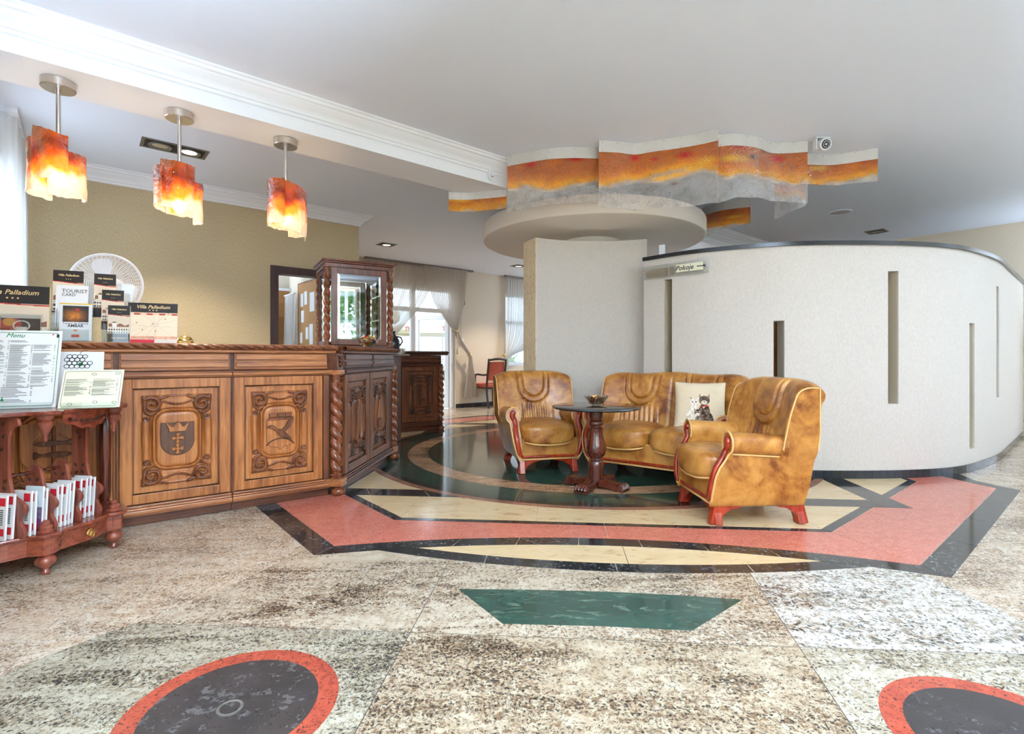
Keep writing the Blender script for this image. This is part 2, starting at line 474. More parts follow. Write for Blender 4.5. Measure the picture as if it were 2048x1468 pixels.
# granite slabs in front, cut along a large curve
Z1 = 0.0006
leftb = spline([(-1.139, 2.672), (-1.273, 2.311), (-1.411, 2.07), (-1.46, 1.995)], 4)
leftb2 = spline([(-1.46, 1.995), (-1.555, 1.856), (-1.66, 1.668), (-1.78, 1.4), (-1.86, 1.0), (-1.88, 0.3)], 4)
rightb = spline([(1.99, 1.775), (1.992, 2.0), (1.975, 2.29), (1.96, 2.425)], 4)
slab(leftb[:-1] + leftb2 + [(1.8, 0.3), (1.95, 1.2)] + rightb + [(1.9, 2.7), (-1.1, 2.8)], M['grout'], 0.0003, 'mortar_bed', 0.0)
slab(leftb + [(-0.381, 1.93), (-0.30, 2.8), (-1.1, 2.8)], M['g_a'], Z1, 'granite_slab')
slab([(-0.381, 1.93), (1.021, 1.83), (1.2, 2.8), (-0.30, 2.8)], M['g_b'], Z1, 'granite_slab')
slab([(1.021, 1.83)] + rightb + [(1.9, 2.7), (1.2, 2.8)], M['g_c'], Z1, 'granite_slab')
slab(leftb2 + [(-0.537, 0.3), (-0.381, 1.93)], M['g_d'], Z1, 'granite_slab')
slab([(-0.381, 1.93), (-0.537, 0.3), (0.742, 0.3), (1.021, 1.83)], M['g_e'], Z1, 'granite_slab')
slab([(1.021, 1.83), (0.742, 0.3), (1.8, 0.3), (1.95, 1.2), (1.99, 1.775)], M['g_f'], Z1, 'granite_slab')
def circle(c, r, n=64):
    return [(c[0] + r * math.cos(2 * PI * k / n), c[1] + r * math.sin(2 * PI * k / n)) for k in range(n)]
for c, r0, r1 in [((-0.823, 1.515), 0.298, 0.238), ((1.333, 1.372), 0.292, 0.233)]:
    slab(circle(c, r0), M['g_red'], Z1 + 0.0005, 'red_ring', 0.0008)
    slab(circle(c, r1), M['slate'], Z1 + 0.001, 'slate_disc', 0.0004)
slab([(-0.242, 2.291), (0.1, 2.283), (0.45, 2.262), (0.75, 2.228), (0.983, 2.19), (0.68, 1.939), (0.33, 1.972), (-0.037, 1.99)], M['m_green'], Z1 + 0.0005, 'green_inlay')
g = MB().lathe([(0.001, 0.0), (0.036, 0.0), (0.036, 0.004), (0.031, 0.005), (0.029, 0.0035), (0.001, 0.0035)], 28, cap=False)
drain = empty('drain_cap', 'small round steel cap set in the dark disc of the left red ring', 'drain cap', (-0.826, 1.508, Z1 + 0.001))
g.build('rim', M['grey_metal'], drain, 40)
MB().lathe([(0.0005, 0.0036), (0.027, 0.0036), (0.027, 0.0042), (0.0005, 0.0042)], 24, cap=False).build('cover', M['slate'], drain, 40)
# star medallion
CX, CY = 0.80, 5.82
A5 = math.radians(-5.0)
def T(p, d, k=0):
    """medallion coordinates: p across, d towards the camera, sector k turned by 90 degrees"""
    q = -d
    a = A5 + k * PI / 2
    return (CX + p * math.cos(a) - q * math.sin(a), CY + p * math.sin(a) + q * math.cos(a))
def TT(pts, k): return [T(p, d, k) for p, d in pts]
for k in range(4):
    z = Z1 + 0.0003
    # lens in front of each side: cream between two arcs with a black rim
    lens = [(p, -1.29 + math.sqrt(4.65 ** 2 - p * p)) for p in np.linspace(-1.45, 1.45, 41)]
    leni = [(p, -1.29 + math.sqrt(4.55 ** 2 - p * p)) for p in np.linspace(-1.30, 1.30, 41)]
    up = lambda p: 7.58 - math.sqrt(4.60 ** 2 - p * p)
    lens = [(p, d) for p, d in lens if d >= up(p)]
    leni = [(p, d) for p, d in leni if d >= up(p)]
    if k != 3:
        m = len(lens) // 4
        for i in range(4):
            seg = lens[i * m:(i + 1) * m + 1] if i < 3 else lens[3 * m:]
            slab(TT(seg + [(p, up(p)) for p, d in seg[::-1]], k), M['g_black'], z, 'lens_border')
        h = len(leni) // 2 + 2
        for seg in (leni[:h], leni[h - 1:]):
            slab(TT(seg + [(p, up(p)) for p, d in seg[::-1]], k), M['m_cream'], z + 0.0003, 'lens_inlay')
    # concave outer band, in pieces
    aa = np.linspace(-1, 1, 10)
    for i in range(9):
        seg = np.linspace(aa[i], aa[i + 1], 5)
        lo = [(1.55 * t, 7.58 - math.sqrt(4.56 ** 2 - (1.55 * t) ** 2)) for t in seg]
        hi = [(1.5 * t, 7.58 - math.sqrt(4.675 ** 2 - (1.5 * t) ** 2)) for t in seg]
        slab(TT(lo + hi[::-1], k), M['g_black'], z + 0.0006, 'border_stone')
    # straight outer band between the arcs
    for i in range(4):
        f = lambda a, b, t: (a[0] + (b[0] - a[0]) * t, a[1] + (b[1] - a[1]) * t)
        o0, o1, i0, i1 = (1.55, 3.29), (3.29, 1.55), (1.5, 3.152), (3.152, 1.5)
        slab(TT([f(o0, o1, i / 4), f(o0, o1, (i + 1) / 4), f(i0, i1, (i + 1) / 4), f(i0, i1, i / 4)], k), M['g_black'], z + 0.0006, 'border_stone')
    # pink field
    hi = [(p, 7.58 - math.sqrt(4.675 ** 2 - p * p)) for p in np.linspace(-1.5, 1.5, 21)]
    slab(TT(hi[:11] + [(0, 2.68), (-1.322, 2.68)], k), M['g_pink'], z + 0.0003, 'pink_stone')
    slab(TT(hi[10:] + [(1.322, 2.68), (0, 2.68)], k), M['g_pink'], z + 0.0003, 'pink_stone')
    slab(TT([(1.5, 3.152), (2.326, 2.326), (2.0, 2.0), (1.322, 2.68)], k), M['g_pink'], z + 0.0003, 'pink_stone')
    slab(TT([(2.326, 2.326), (3.152, 1.5), (2.68, 1.322), (2.0, 2.0)], k), M['g_pink'], z + 0.0003, 'pink_stone')
    # thin black octagon
    for a, b in ((-1.3, 0.0), (0.0, 1.3)):
        s = 1.287 / 1.3; t = 1.322 / 1.3
        slab(TT([(a * t, 2.68), (b * t, 2.68), (b * s, 2.63), (a * s, 2.63)], k), M['g_black'], z + 0.0009, 'octagon_strip')
    slab(TT([(1.322, 2.68), (2.68, 1.322), (2.63, 1.287), (1.287, 2.63)], k), M['g_black'], z + 0.0009, 'octagon_strip')
    # cream ground
    for a, b in ((-1.287, -0.42), (-0.42, 0.33), (0.33, 1.287)):
        slab(TT([(a, 2.63), (b, 2.63), (b, 2.0), (a, 2.0)], k), M['m_cream'], z + 0.0006, 'cream_stone')
    slab(TT([(1.287, 2.63), (1.9585, 1.9585), (1.9, 1.9), (1.287, 2.0)], k), M['m_cream'], z + 0.0006, 'cream_stone')
    slab(TT([(1.9585, 1.9585), (2.63, 1.287), (2.0, 1.287), (1.9, 1.9)], k), M['m_cream'], z + 0.0006, 'cream_stone')
    # square band turned by 45 degrees
    for i in range(9):
        a, b = -2.13 + i * 4.07 / 9, -2.13 + (i + 1) * 4.07 / 9
        slab(TT([(a, 2.13), (b, 2.13), (b - 0.1 if i < 8 else b, 1.94), (a - 0.1 if i else a, 1.94)], k), M['g_black'], z + 0.0012, 'square_band')
    slab(TT([(0.9, 1.94), (1.94, 1.94), (1.94, 0.9)], k), M['m_cream'], z + 0.0009, 'cream_stone')
def ring(r0, r1, n, mat, z, name, off=0.0):
    for i in range(n):
        a0, a1 = off + 2 * PI * i / n, off + 2 * PI * (i + 1) / n
        slab(arc(CX, CY, r1, a0, a1, 8) + arc(CX, CY, r0, a1, a0, 8), mat, z, name, 0.0007)
zr = Z1 + 0.0018
ring(2.285, 2.35, 18, M['g_brown'], zr, 'brown_ring_stone')
ring(2.21, 2.286, 18, M['g_black'], zr, 'black_ring_stone', 0.1)
ring(1.938, 2.211, 14, M['m_green'], zr, 'green_ring_stone', 0.25)
ring(1.728, 1.939, 14, M['g_tan'], zr, 'tan_ring_stone')
def clip_circle(poly, r, n=72):
    out = [np.array(p, float) for p in poly]
    for k in range(n):
        a = 2 * PI * k / n; nx, ny = math.cos(a), math.sin(a)
        src, out = out, []
        for i in range(len(src)):
            p, q = src[i - 1], src[i]
            dp, dq = p[0] * nx + p[1] * ny - r, q[0] * nx + q[1] * ny - r
            if (dp < 0) != (dq < 0):
                t = dp / (dp - dq); out.append(p + (q - p) * t)
            if dq < 0: out.append(q)
        if not out: return []
    res = []
    for p in out:
        if not res or np.hypot(*(p - res[-1])) > 1e-4: res.append(p)
    return res
for i in range(6):
    for j in range(6):
        a, b = -1.8 + i * 0.6, -1.8 + j * 0.6
        q = clip_circle([(a, b), (a + 0.6, b), (a + 0.6, b + 0.6), (a, b + 0.6)], 1.727)
        if len(q) > 2:
            slab([T(x, -y) for x, y in q], M['m_green'], zr, 'green_tile', 0.0007)

# ------------------------------------------------------------------ ceiling, beam, walls
struct('ceiling', MB().bx(-0.7, 9.7, -1.8, 8.95, CEIL, CEIL + 0.12), M['ceiling_paint'])
beam = struct('trim_1', MB().bx(-0.5, 9.5, 3.69, 4.09, 2.6, CEIL), M['trim_white'])
def crown_profile(s=1.0):
    # (out from the wall, down from the ceiling)
    return [(0, 0), (0.125 * s, 0), (0.125 * s, 0.012 * s), (0.112 * s, 0.018 * s), (0.108 * s, 0.034 * s), (0.092 * s, 0.04 * s), (0.086 * s, 0.052 * s),
            (0.052 * s, 0.072 * s), (0.034 * s, 0.094 * s), (0.03 * s, 0.106 * s), (0.018 * s, 0.11 * s), (0.014 * s, 0.128 * s), (0, 0.132 * s)]
def sweep(path, prof, side=1, closed_prof=True):
    """prof (out, down) along a level room path of (u, v); out = left of travel * side; z given as third value"""
    P = [np.array(p[:2], float) for p in path]; z = path[0][2]
    rows = []
    n = len(P)
    for i in range(n):
        d0 = P[i] - P[i - 1] if i else P[1] - P[0]
        d1 = P[i + 1] - P[i] if i < n - 1 else d0
        d0 = d0 / np.hypot(*d0); d1 = d1 / np.hypot(*d1)
        n0 = np.array([-d0[1], d0[0]]); n1 = np.array([-d1[1], d1[0]])
        b = (n0 + n1) / max(0.3, 1 + np.dot(n0, n1)) * side
        rows.append([(P[i][0] + b[0] * o, P[i][1] + b[1] * o, z - dn) for o, dn in prof])
    mb = MB().grid(rows, cv=True)
    m = len(prof)
    mb.f.append(tuple(range(m))); mb.f.append(tuple((n - 1) * m + k for k in range(m - 1, -1, -1)))
    return mb
c1 = sweep([(-0.5, 3.69, CEIL), (9.5, 3.69, CEIL)], crown_profile(1.0), -1).build('crown_moulding', M['trim_white'], beam, 35, fix=True)

def wall_holes(a0, a1, z0, z1, holes, b0, b1, along='u'):
    """box wall with rectangular openings (a0, a1, z0, z1)"""
    xs = sorted({a0, a1, *[h[0] for h in holes], *[h[1] for h in holes]})
    zs = sorted({z0, z1, *[h[2] for h in holes], *[h[3] for h in holes]})
    mb = MB()
    for i in range(len(xs) - 1):
        j = 0
        while j < len(zs) - 1:
            mx = (xs[i] + xs[i + 1]) / 2
            if any(h[0] < mx < h[1] and h[2] < (zs[j] + zs[j + 1]) / 2 < h[3] for h in holes): j += 1; continue
            k = j
            while k < len(zs) - 1 and not any(h[0] < mx < h[1] and h[2] < (zs[k] + zs[k + 1]) / 2 < h[3] for h in holes): k += 1
            if along == 'u': mb.bx(xs[i], xs[i + 1], b0, b1, zs[j], zs[k])
            else: mb.bx(b0, b1, xs[i], xs[i + 1], zs[j], zs[k])
            j = k
    return mb
BW = 6.25
wall_back = struct('wall_back', wall_holes(-0.5, 2.71, 0, CEIL, [(1.742, 2.60, 0, 2.0)], BW, BW + 0.12), M['wall_tan'])
sweep([(-0.5, BW, CEIL), (2.71, BW, CEIL), (2.71, BW + 1.2, CEIL)], crown_profile(1.0), -1).build('crown_moulding', M['trim_white'], wall_back, 35, fix=True)
FW = 8.75
far_holes = [(4.05, 5.85, 0, 2.42), (7.15, 8.7, 0.85, 2.45), (0.2, 2.0, 0.9, 2.3)]
wall_far = struct('wall_far', wall_holes(-0.5, 9.5, 0, CEIL, far_holes, FW, FW + 0.2), M['wall_cream'])
wall_left = struct('wall_left', wall_holes(-1.8, 8.95, 0, CEIL, [(-0.1, 2.5, 0.3, 2.6), (4.4, 6.0, 0.45, 2.45)], -0.7, -0.5, 'v'), M['wall_tan'])
wall_right = struct('wall_right', wall_holes(-1.8, 8.95, 0, CEIL, [(-1.4, 0.2, 0.3, 2.6), (5.5, 7.3, 0.7, 2.4)], 9.5, 9.7, 'v'), M['wall_cream'])
wins = [(-0.1, 1.2), (1.95, 3.75), (4.55, 6.05), (6.85, 8.35)]
wall_front = struct('wall_front', wall_holes(-0.5, 9.5, 0, CEIL, [(a, b, 0.3, 2.62) for a, b in wins], -1.8, -1.6), M['wall_cream'])
sweep([(9.5, 8.75, CEIL), (9.5, 4.2, CEIL)], crown_profile(1.0), -1).build('crown_moulding', M['trim_white'], wall_right, 35, fix=True)
wall_office = struct('wall_office', MB().bx(2.61, 2.71, BW + 0.12, FW, 0, CEIL), M['wall_cream'])
bb = struct('baseboard_far', MB().bx(5.85, 9.5, FW - 0.015, FW, 0, 0.085), M['tile_black'])
struct('ground', MB().bx(-30, 40, 9.0, 45, -0.12, -0.1).bx(-30, 40, -40, -1.9, -0.12, -0.1).bx(-30, -0.8, -1.9, 9.0, -0.12, -0.1), plain('paving', srgb(172, 168, 156), 0.9))

# doors and windows of the room
d1 = empty('door_1', loc=(0, 0, 0), rz=RA); d1['kind'] = 'structure'
MB().bx(1.656, 1.742, BW - 0.025, BW + 0.145, 0, 2.08).build('door_jamb', M['door_wood'], d1, bevel=0.004)
MB().bx(2.60, 2.686, BW - 0.025, BW + 0.145, 0, 2.08).build('door_jamb', M['door_wood'], d1, bevel=0.004)
MB().bx(1.742, 2.60, BW - 0.025, BW + 0.145, 1.995, 2.08).build('door_head', M['door_wood'], d1, bevel=0.004)
d2 = empty('door_2', loc=(0, 0, 0), rz=RA); d2['kind'] = 'structure'
dm = wood('red_door', srgb(110, 30, 24), srgb(80, 20, 16), srgb(48, 12, 10), 0.3, 'z')
MB().bx(9.44, 9.5, 2.95, 3.86, 0, 2.1).build('door_leaf', dm, d2, bevel=0.004)
MB().bx(9.42, 9.5, 3.86, 3.95, 0, 2.15).build('door_jamb', M['door_wood'], d2, bevel=0.004)
MB().bx(9.42, 9.5, 2.86, 2.95, 0, 2.15).build('door_jamb', M['door_wood'], d2, bevel=0.004)
MB().lathe([(0.012, 0), (0.012, 0.05), (0.024, 0.055), (0.026, 0.075), (0.012, 0.085)], 14).xf(Matrix.Translation((9.44, 3.04, 1.0)) @ Matrix.Rotation(-PI / 2, 4, 'Y')).build('door_handle', M['brass'], d2, 40)
def window(name, a0, a1, z0, z1, b, along='u', cols=2, transom=0.62, fr=0.07, depth=0.08, bars=True):
    """PVC window: frame, mullions, transom bar and a pane in every opening"""
    w_ = empty(name, rz=RA); w_['kind'] = 'structure'
    def bar(x0, x1, y0, y1, nm):
        m = MB()
        if along == 'u': m.bx(x0, x1, b, b + depth, y0, y1)
        else: m.bx(b, b + depth, x0, x1, y0, y1)
        return m.build(nm, M['pvc_white'], w_, bevel=0.006)
    bar(a0, a0 + fr, z0, z1, 'frame_side'); bar(a1 - fr, a1, z0, z1, 'frame_side')
    bar(a0 + fr, a1 - fr, z1 - fr, z1, 'frame_head'); bar(a0 + fr, a1 - fr, z0, z0 + fr, 'frame_sill')
    wd = (a1 - a0 - fr) / cols
    zt = z0 + (z1 - z0) * transom
    rows = [(z0 + fr, zt - fr / 2), (zt + fr / 2, z1 - fr)] if transom < 1 else [(z0 + fr, z1 - fr)]
    for i in range(cols):
        x0 = a0 + fr + wd * i; x1 = x0 + wd - fr
        if i: bar(x0 - fr, x0, z0 + fr, z1 - fr, 'mullion')
        for r0, r1 in rows:
            m = MB()
            if along == 'u': m.bx(x0, x1, b + depth / 2 - 0.004, b + depth / 2 + 0.004, r0, r1)
            else: m.bx(b + depth / 2 - 0.004, b + depth / 2 + 0.004, x0, x1, r0, r1)
            m.build('pane', M['glass'], w_)
        if len(rows) == 2: bar(x0, x1, rows[0][1], rows[1][0], 'transom')
    return w_
window('window_1', 1.95, 3.75, 0.3, 2.62, -1.72, 'u', 4, 0.62)
window('window_2', 7.15, 8.7, 0.85, 2.45, FW + 0.06, 'u', 2, 0.6)
window('window_added', 5.5, 7.3, 0.7, 2.4, 9.58, 'v', 2, 2)  # unseen window added behind the curved wall to light slots and ceiling
window('window_3', 4.4, 6.0, 0.45, 2.45, -0.66, 'v', 2, 2)
window('window_4', 0.2, 2.0, 0.9, 2.3, FW + 0.06, 'u', 2, 2)
# glazed terrace door in the far wall: fixed light, open leaf and frame
d3 = empty('door_3', rz=RA); d3['kind'] = 'structure'
for a, b_, nm in ((4.05, 4.12, 'frame_side'), (5.78, 5.85, 'frame_side'), (4.88, 4.96, 'mullion')):
    MB().bx(a, b_, FW + 0.06, FW + 0.16, 0, 2.42).build(nm, M['pvc_white'], d3, bevel=0.006)
MB().bx(4.12, 5.78, FW + 0.06, FW + 0.16, 2.34, 2.42).build('frame_head', M['pvc_white'], d3, bevel=0.006)
MB().bx(4.12, 4.88, FW + 0.06, FW + 0.16, 0.0, 0.09).build('frame_sill', M['pvc_white'], d3, bevel=0.006)
MB().bx(4.12, 4.88, FW + 0.06, FW + 0.16, 1.92, 2.0).build('transom', M['pvc_white'], d3, bevel=0.006)
MB().bx(4.96, 5.78, FW + 0.06, FW + 0.16, 1.92, 2.0).build('transom', M['pvc_white'], d3, bevel=0.006)
MB().bx(4.12, 4.88, FW + 0.1, FW + 0.108, 0.09, 1.92).build('pane', M['glass'], d3)
leaf = empty('door_leaf', parent=d3, loc=(5.78, FW + 0.14, 0), rz=math.radians(-62))
lw = 0.8
for x0, x1, z0, z1 in ((-lw, -lw + 0.09, 0.02, 1.9), (-0.09, 0, 0.02, 1.9), (-lw + 0.09, -0.09, 1.81, 1.9), (-lw + 0.09, -0.09, 0.02, 0.2)):
    MB().bx(x0, x1, -0.03, 0.03, z0, z1).build('leaf_frame', M['pvc_white'], leaf, bevel=0.006)
MB().bx(-lw + 0.09, -0.09, -0.004, 0.004, 0.2, 1.81).build('pane', M['glass'], leaf)
MB().tube([(-lw + 0.045, -0.03, 1.0), (-lw + 0.045, -0.08, 1.0), (-lw + 0.15, -0.08, 1.0)], 0.012, 8).build('door_handle', M['pvc_white'], leaf, 50)

# ------------------------------------------------------------------ curved wall with slots
cw = spline([(1.31, 5.12), (1.56, 4.845), (1.855, 4.625), (2.337, 4.425), (2.92, 4.375), (3.467, 4.42), (3.92, 4.545), (4.37, 4.80), (4.9, 5.18), (5.54, 5.735), (6.7, 6.75)], 14)
CWP = np.array(cw); seg = np.hypot(*np.diff(CWP, axis=0).T); CWS = np.concatenate([[0], np.cumsum(seg)])
def cw_at(s):
    x = np.interp(s, CWS, CWP[:, 0]); y = np.interp(s, CWS, CWP[:, 1])
    e = 0.03
    tx = np.interp(s + e, CWS, CWP[:, 0]) - np.interp(s - e, CWS, CWP[:, 0]); ty = np.interp(s + e, CWS, CWP[:, 1]) - np.interp(s - e, CWS, CWP[:, 1])
    l = math.hypot(tx, ty)
    return np.array([x, y]), np.array([tx, ty]) / l, np.array([-ty, tx]) / l     # point, tangent, outward (away from the lobby)
WH, WT = 1.985, 0.22
SLOTS = [(0.229, 0.313, 0.62, 1.775), (1.182, 1.268, 0.45, 1.347), (2.134, 2.231, 0.634, 1.767), (3.110, 3.224, 0.202, 1.342), (3.913, 4.033, 0.634, 1.738)]
def wall_block(mb, s0, s1, z0, z1, off0=0.0, off1=WT, n=None):
    n = n or max(2, int((s1 - s0) / 0.05) + 1)
    rows = []
    for s in np.linspace(s0, s1, n):
        p, t, o = cw_at(s)
        a = p + o * off0; b = p + o * off1
        rows.append([(a[0], a[1], z0), (b[0], b[1], z0), (b[0], b[1], z1), (a[0], a[1], z1)])
    b0 = len(mb.v)
    mb.grid(rows, cv=True)
    k = len(rows)
    mb.f.append((b0, b0 + 1, b0 + 2, b0 + 3)); e = b0 + (k - 1) * 4
    mb.f.append((e + 3, e + 2, e + 1, e))
mb = MB(); s = 0.0; END = CWS[-1]
for a, b, z0, z1 in SLOTS:
    wall_block(mb, s, a, 0.0, WH); wall_block(mb, a, b, 0.0, z0, n=3); wall_block(mb, a, b, z1, WH, n=3); s = b
wall_block(mb, s, END, 0, WH)
wall_curved = mb.build('wall_curved', M['wall_white'], smooth=30, fix=True); wall_curved['kind'] = 'structure'
for a, b, z0, z1 in SLOTS:
    m = MB()
    e = 0.0015
    for s_ in (a, b):
        sg = 1 if s_ == a else -1
        p, t, o = cw_at(s_)
        q0 = p + t * e * sg + o * 0.012; q1 = p + t * e * sg + o * (WT - 0.002)
        q2 = q0 + t * 0.002 * sg; q3 = q1 + t * 0.002 * sg
        m.prism([tuple(q0), tuple(q1), tuple(q3), tuple(q2)], z0 + 0.001, z1 - 0.001)
    m.build('slot_lining', M['niche_tan'], wall_curved, fix=True)
cp = MB(); wall_block(cp, 0.0, END, WH, WH + 0.035, -0.025, WT + 0.02)
cp.build('wall_cap', M['black'], wall_curved, 30, fix=True)
# tiled base
tile_me = MB().bx(-0.0335, 0.0335, -0.011, 0.0, 0.002, 0.07).mesh('base_tile', M['tile_black'])
s = 0.035
while s < END - 0.03:
    p, t, o = cw_at(s)
    link('base_tile', tile_me, wall_curved, None, (p[0], p[1], 0), (0, 0, math.atan2(t[1], t[0])))
    s += 0.0685

# ------------------------------------------------------------------ column: concave panel, core, ceiling disc
pc = np.array([0.93, 5.33])
col_pts = spline([(0.255, 5.39), (0.50, 5.505), (0.80, 5.555), (1.10, 5.55), (1.43, 5.46)], 8)
def strip_solid(pts, th, z0, z1):
    P = np.array(pts); rows = []
    for i in range(len(P)):
        t = P[min(i + 1, len(P) - 1)] - P[max(i - 1, 0)]; t /= np.hypot(*t); o = np.array([-t[1], t[0]])
        a, b = P[i], P[i] + o * th
        rows.append([(a[0], a[1], z0), (b[0], b[1], z0), (b[0], b[1], z1), (a[0], a[1], z1)])
    m = MB().grid(rows, cv=True); e = (len(P) - 1) * 4
    m.f.append((0, 1, 2, 3)); m.f.append((e + 3, e + 2, e + 1, e))
    return m
panel = strip_solid(col_pts, 0.26, 0, 2.285).build('wall_panel', M['wall_white'], smooth=30, fix=True); panel['kind'] = 'structure'
P0, P1_ = np.array(col_pts[0]), np.array(col_pts[1]); tdir = (P1_ - P0) / np.hypot(*(P1_ - P0)); odir = np.array([-tdir[1], tdir[0]])
q = [P0 - tdir * 0.012 - odir * 0.004, P0 - tdir * 0.012 + odir * 0.27, P0 - tdir * 0.001 + odir * 0.27, P0 - tdir * 0.001 - odir * 0.004]
for i in range(4):
    MB().prism([tuple(k) for k in q], i * 0.571 + 0.001, (i + 1) * 0.571 - 0.001).build('marble_edge', M['m_onyx'], panel, fix=True)
wall_column = MB().lathe([(0.34, 0.0), (0.34, 2.42)], 40, (0.95, 6.15, 0)).build('wall_column', M['disc_paint'], smooth=40); wall_column['kind'] = 'structure'
disc = MB().lathe([(0.3, 2.40), (1.27, 2.40), (1.29, 2.41), (1.30, 2.43), (1.30, 2.57), (1.29, 2.59), (1.27, 2.598), (0.3, 2.598)], 96, (0.955, 6.2, 0)).build('ceiling_disc', M['disc_paint'], smooth=30)
disc['kind'] = 'structure'
# ------------------------------------------------------------------ carved joinery helpers
def seg_dist(X, Y, pts):
    d = np.full(X.shape, 1e9)
    for (x0, y0), (x1, y1) in zip(pts[:-1], pts[1:]):
        dx, dy = x1 - x0, y1 - y0; L = dx * dx + dy * dy + 1e-12
        t = np.clip(((X - x0) * dx + (Y - y0) * dy) / L, 0, 1)
        d = np.minimum(d, (X - x0 - t * dx) ** 2 + (Y - y0 - t * dy) ** 2)
    return np.sqrt(d)
def inside(X, Y, poly):
    r = np.zeros(X.shape, bool); n = len(poly)
    for i in range(n):
        x0, y0 = poly[i - 1]; x1, y1 = poly[i]
        if abs(y1 - y0) < 1e-12: continue
        c = ((y0 > Y) != (y1 > Y)) & (X < (x1 - x0) * (Y - y0) / (y1 - y0) + x0)
        r ^= c
    return r
def spiral(cx, cy, r0, r1, a0, turns, n=22):
    return [(cx + (r0 + (r1 - r0) * i / n) * math.cos(a0 + turns * 2 * PI * i / n), cy + (r0 + (r1 - r0) * i / n) * math.sin(a0 + turns * 2 * PI * i / n)) for i in range(n + 1)]
def rrect(hx, hy, r, n=6):
    out = []
    for cx, cy, a in ((hx - r, hy - r, 0), (-hx + r, hy - r, PI / 2), (-hx + r, -hy + r, PI), (hx - r, -hy + r, 1.5 * PI)):
        out += arc(cx, cy, r, a, a + PI / 2, n)
    return out
def relief_mesh(wd, ht, ma, mb_, res=0.0042):
    """oak panel carved with corner scrolls, half columns, wavy rails and an inner cartouche"""
    nx, ny = int(wd / res), int(ht / res)
    xs = np.linspace(-wd / 2, wd / 2, nx); ys = np.linspace(-ht / 2, ht / 2, ny)
    X, Y = np.meshgrid(xs, ys, indexing='ij')
    cw_, ch_ = wd * 0.80, ht * 0.86
    hx, hy = cw_ / 2, ch_ / 2
    k = min(1.0, wd / 0.46)
    AX, AY = np.abs(X), np.abs(Y)
    H = np.zeros(X.shape)
    strokes = []
    c = (hx - 0.052 * k, hy - 0.058)
    strokes.append((spiral(c[0], c[1], 0.05 * k, 0.008, PI * 0.25, 1.35), 0.0135 * k, 0.020))
    strokes.append((spline([(hx - 0.008, hy - 0.008), (hx - 0.012 * k, hy - 0.05), (hx - 0.02 * k, hy - 0.1), (hx - 0.05 * k, hy - 0.118)], 5), 0.011, 0.016))
    strokes.append((spline([(hx - 0.008, hy - 0.008), (hx - 0.06 * k, hy - 0.008), (hx - 0.1 * k, hy - 0.018), (hx - 0.13 * k, hy - 0.006)], 5), 0.010, 0.015))
    strokes.append((spline([(hx - 0.03 * k, hy - 0.02), (hx - 0.08 * k, hy - 0.028), (hx - 0.115 * k, hy - 0.04)], 5), 0.008, 0.013))
    strokes.append((spiral(hx - 0.024 * k, hy - 0.142, 0.02 * k, 0.004, PI * 0.9, 1.2), 0.008 * k, 0.015))
    strokes.append((spline([(0, hy - 0.058), (0.035 * k, hy - 0.052), (0.075 * k, hy - 0.038), (hx - 0.10 * k, hy - 0.052), (hx - 0.085 * k, hy - 0.10), (hx - 0.05 * k, hy - 0.125)], 6), 0.008, 0.014))
    strokes.append(([(0, hy - 0.004), (hx - 0.1 * k, hy - 0.004)], 0.006, 0.010))
    colm = ([(hx - 0.022 * k, 0), (hx - 0.022 * k, hy - 0.165)], 0.022 * k, 0.016)
    for pts, r, h in strokes:
        d = seg_dist(AX, AY, pts)
        H = np.maximum(H, h * np.sqrt(np.clip(1 - (d / r) ** 2, 0, 1)))
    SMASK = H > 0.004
    d = seg_dist(AX, AY, colm[0]); H = np.maximum(H, colm[2] * np.sqrt(np.clip(1 - (d / colm[1]) ** 2, 0, 1)))
    # raised ground inside the outer outline and the inner cartouche
    band = inside(AX, AY, [(-0.01, -0.01), (hx - 0.004, -0.01), (hx - 0.004, hy), (-0.01, hy)])
    H = np.maximum(H, np.where(band, 0.0055, 0))
    rr = rrect(hx - 0.062 * k, hy - 0.095, 0.07 * k); rr = rr + [rr[0]]
    d = seg_dist(X, Y, rr)
    ins = inside(X, Y, rr)
    H = np.where(ins, np.maximum(0.004 + 0.004 * np.clip(d / 0.03, 0, 1), 0), H)
    H = np.maximum(H, 0.0125 * np.sqrt(np.clip(1 - (d / 0.007) ** 2, 0, 1)))
    H -= 0.008 * np.exp(-((d - 0.010) / 0.0032) ** 2)
    P = np.stack([X, -H * 1.45, Y], -1)
    me = MB().grid(P).mesh('carved_panel', ma, 60)
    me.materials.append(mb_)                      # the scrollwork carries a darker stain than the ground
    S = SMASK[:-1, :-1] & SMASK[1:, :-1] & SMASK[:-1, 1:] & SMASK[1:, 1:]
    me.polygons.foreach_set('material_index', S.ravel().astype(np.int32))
    return me
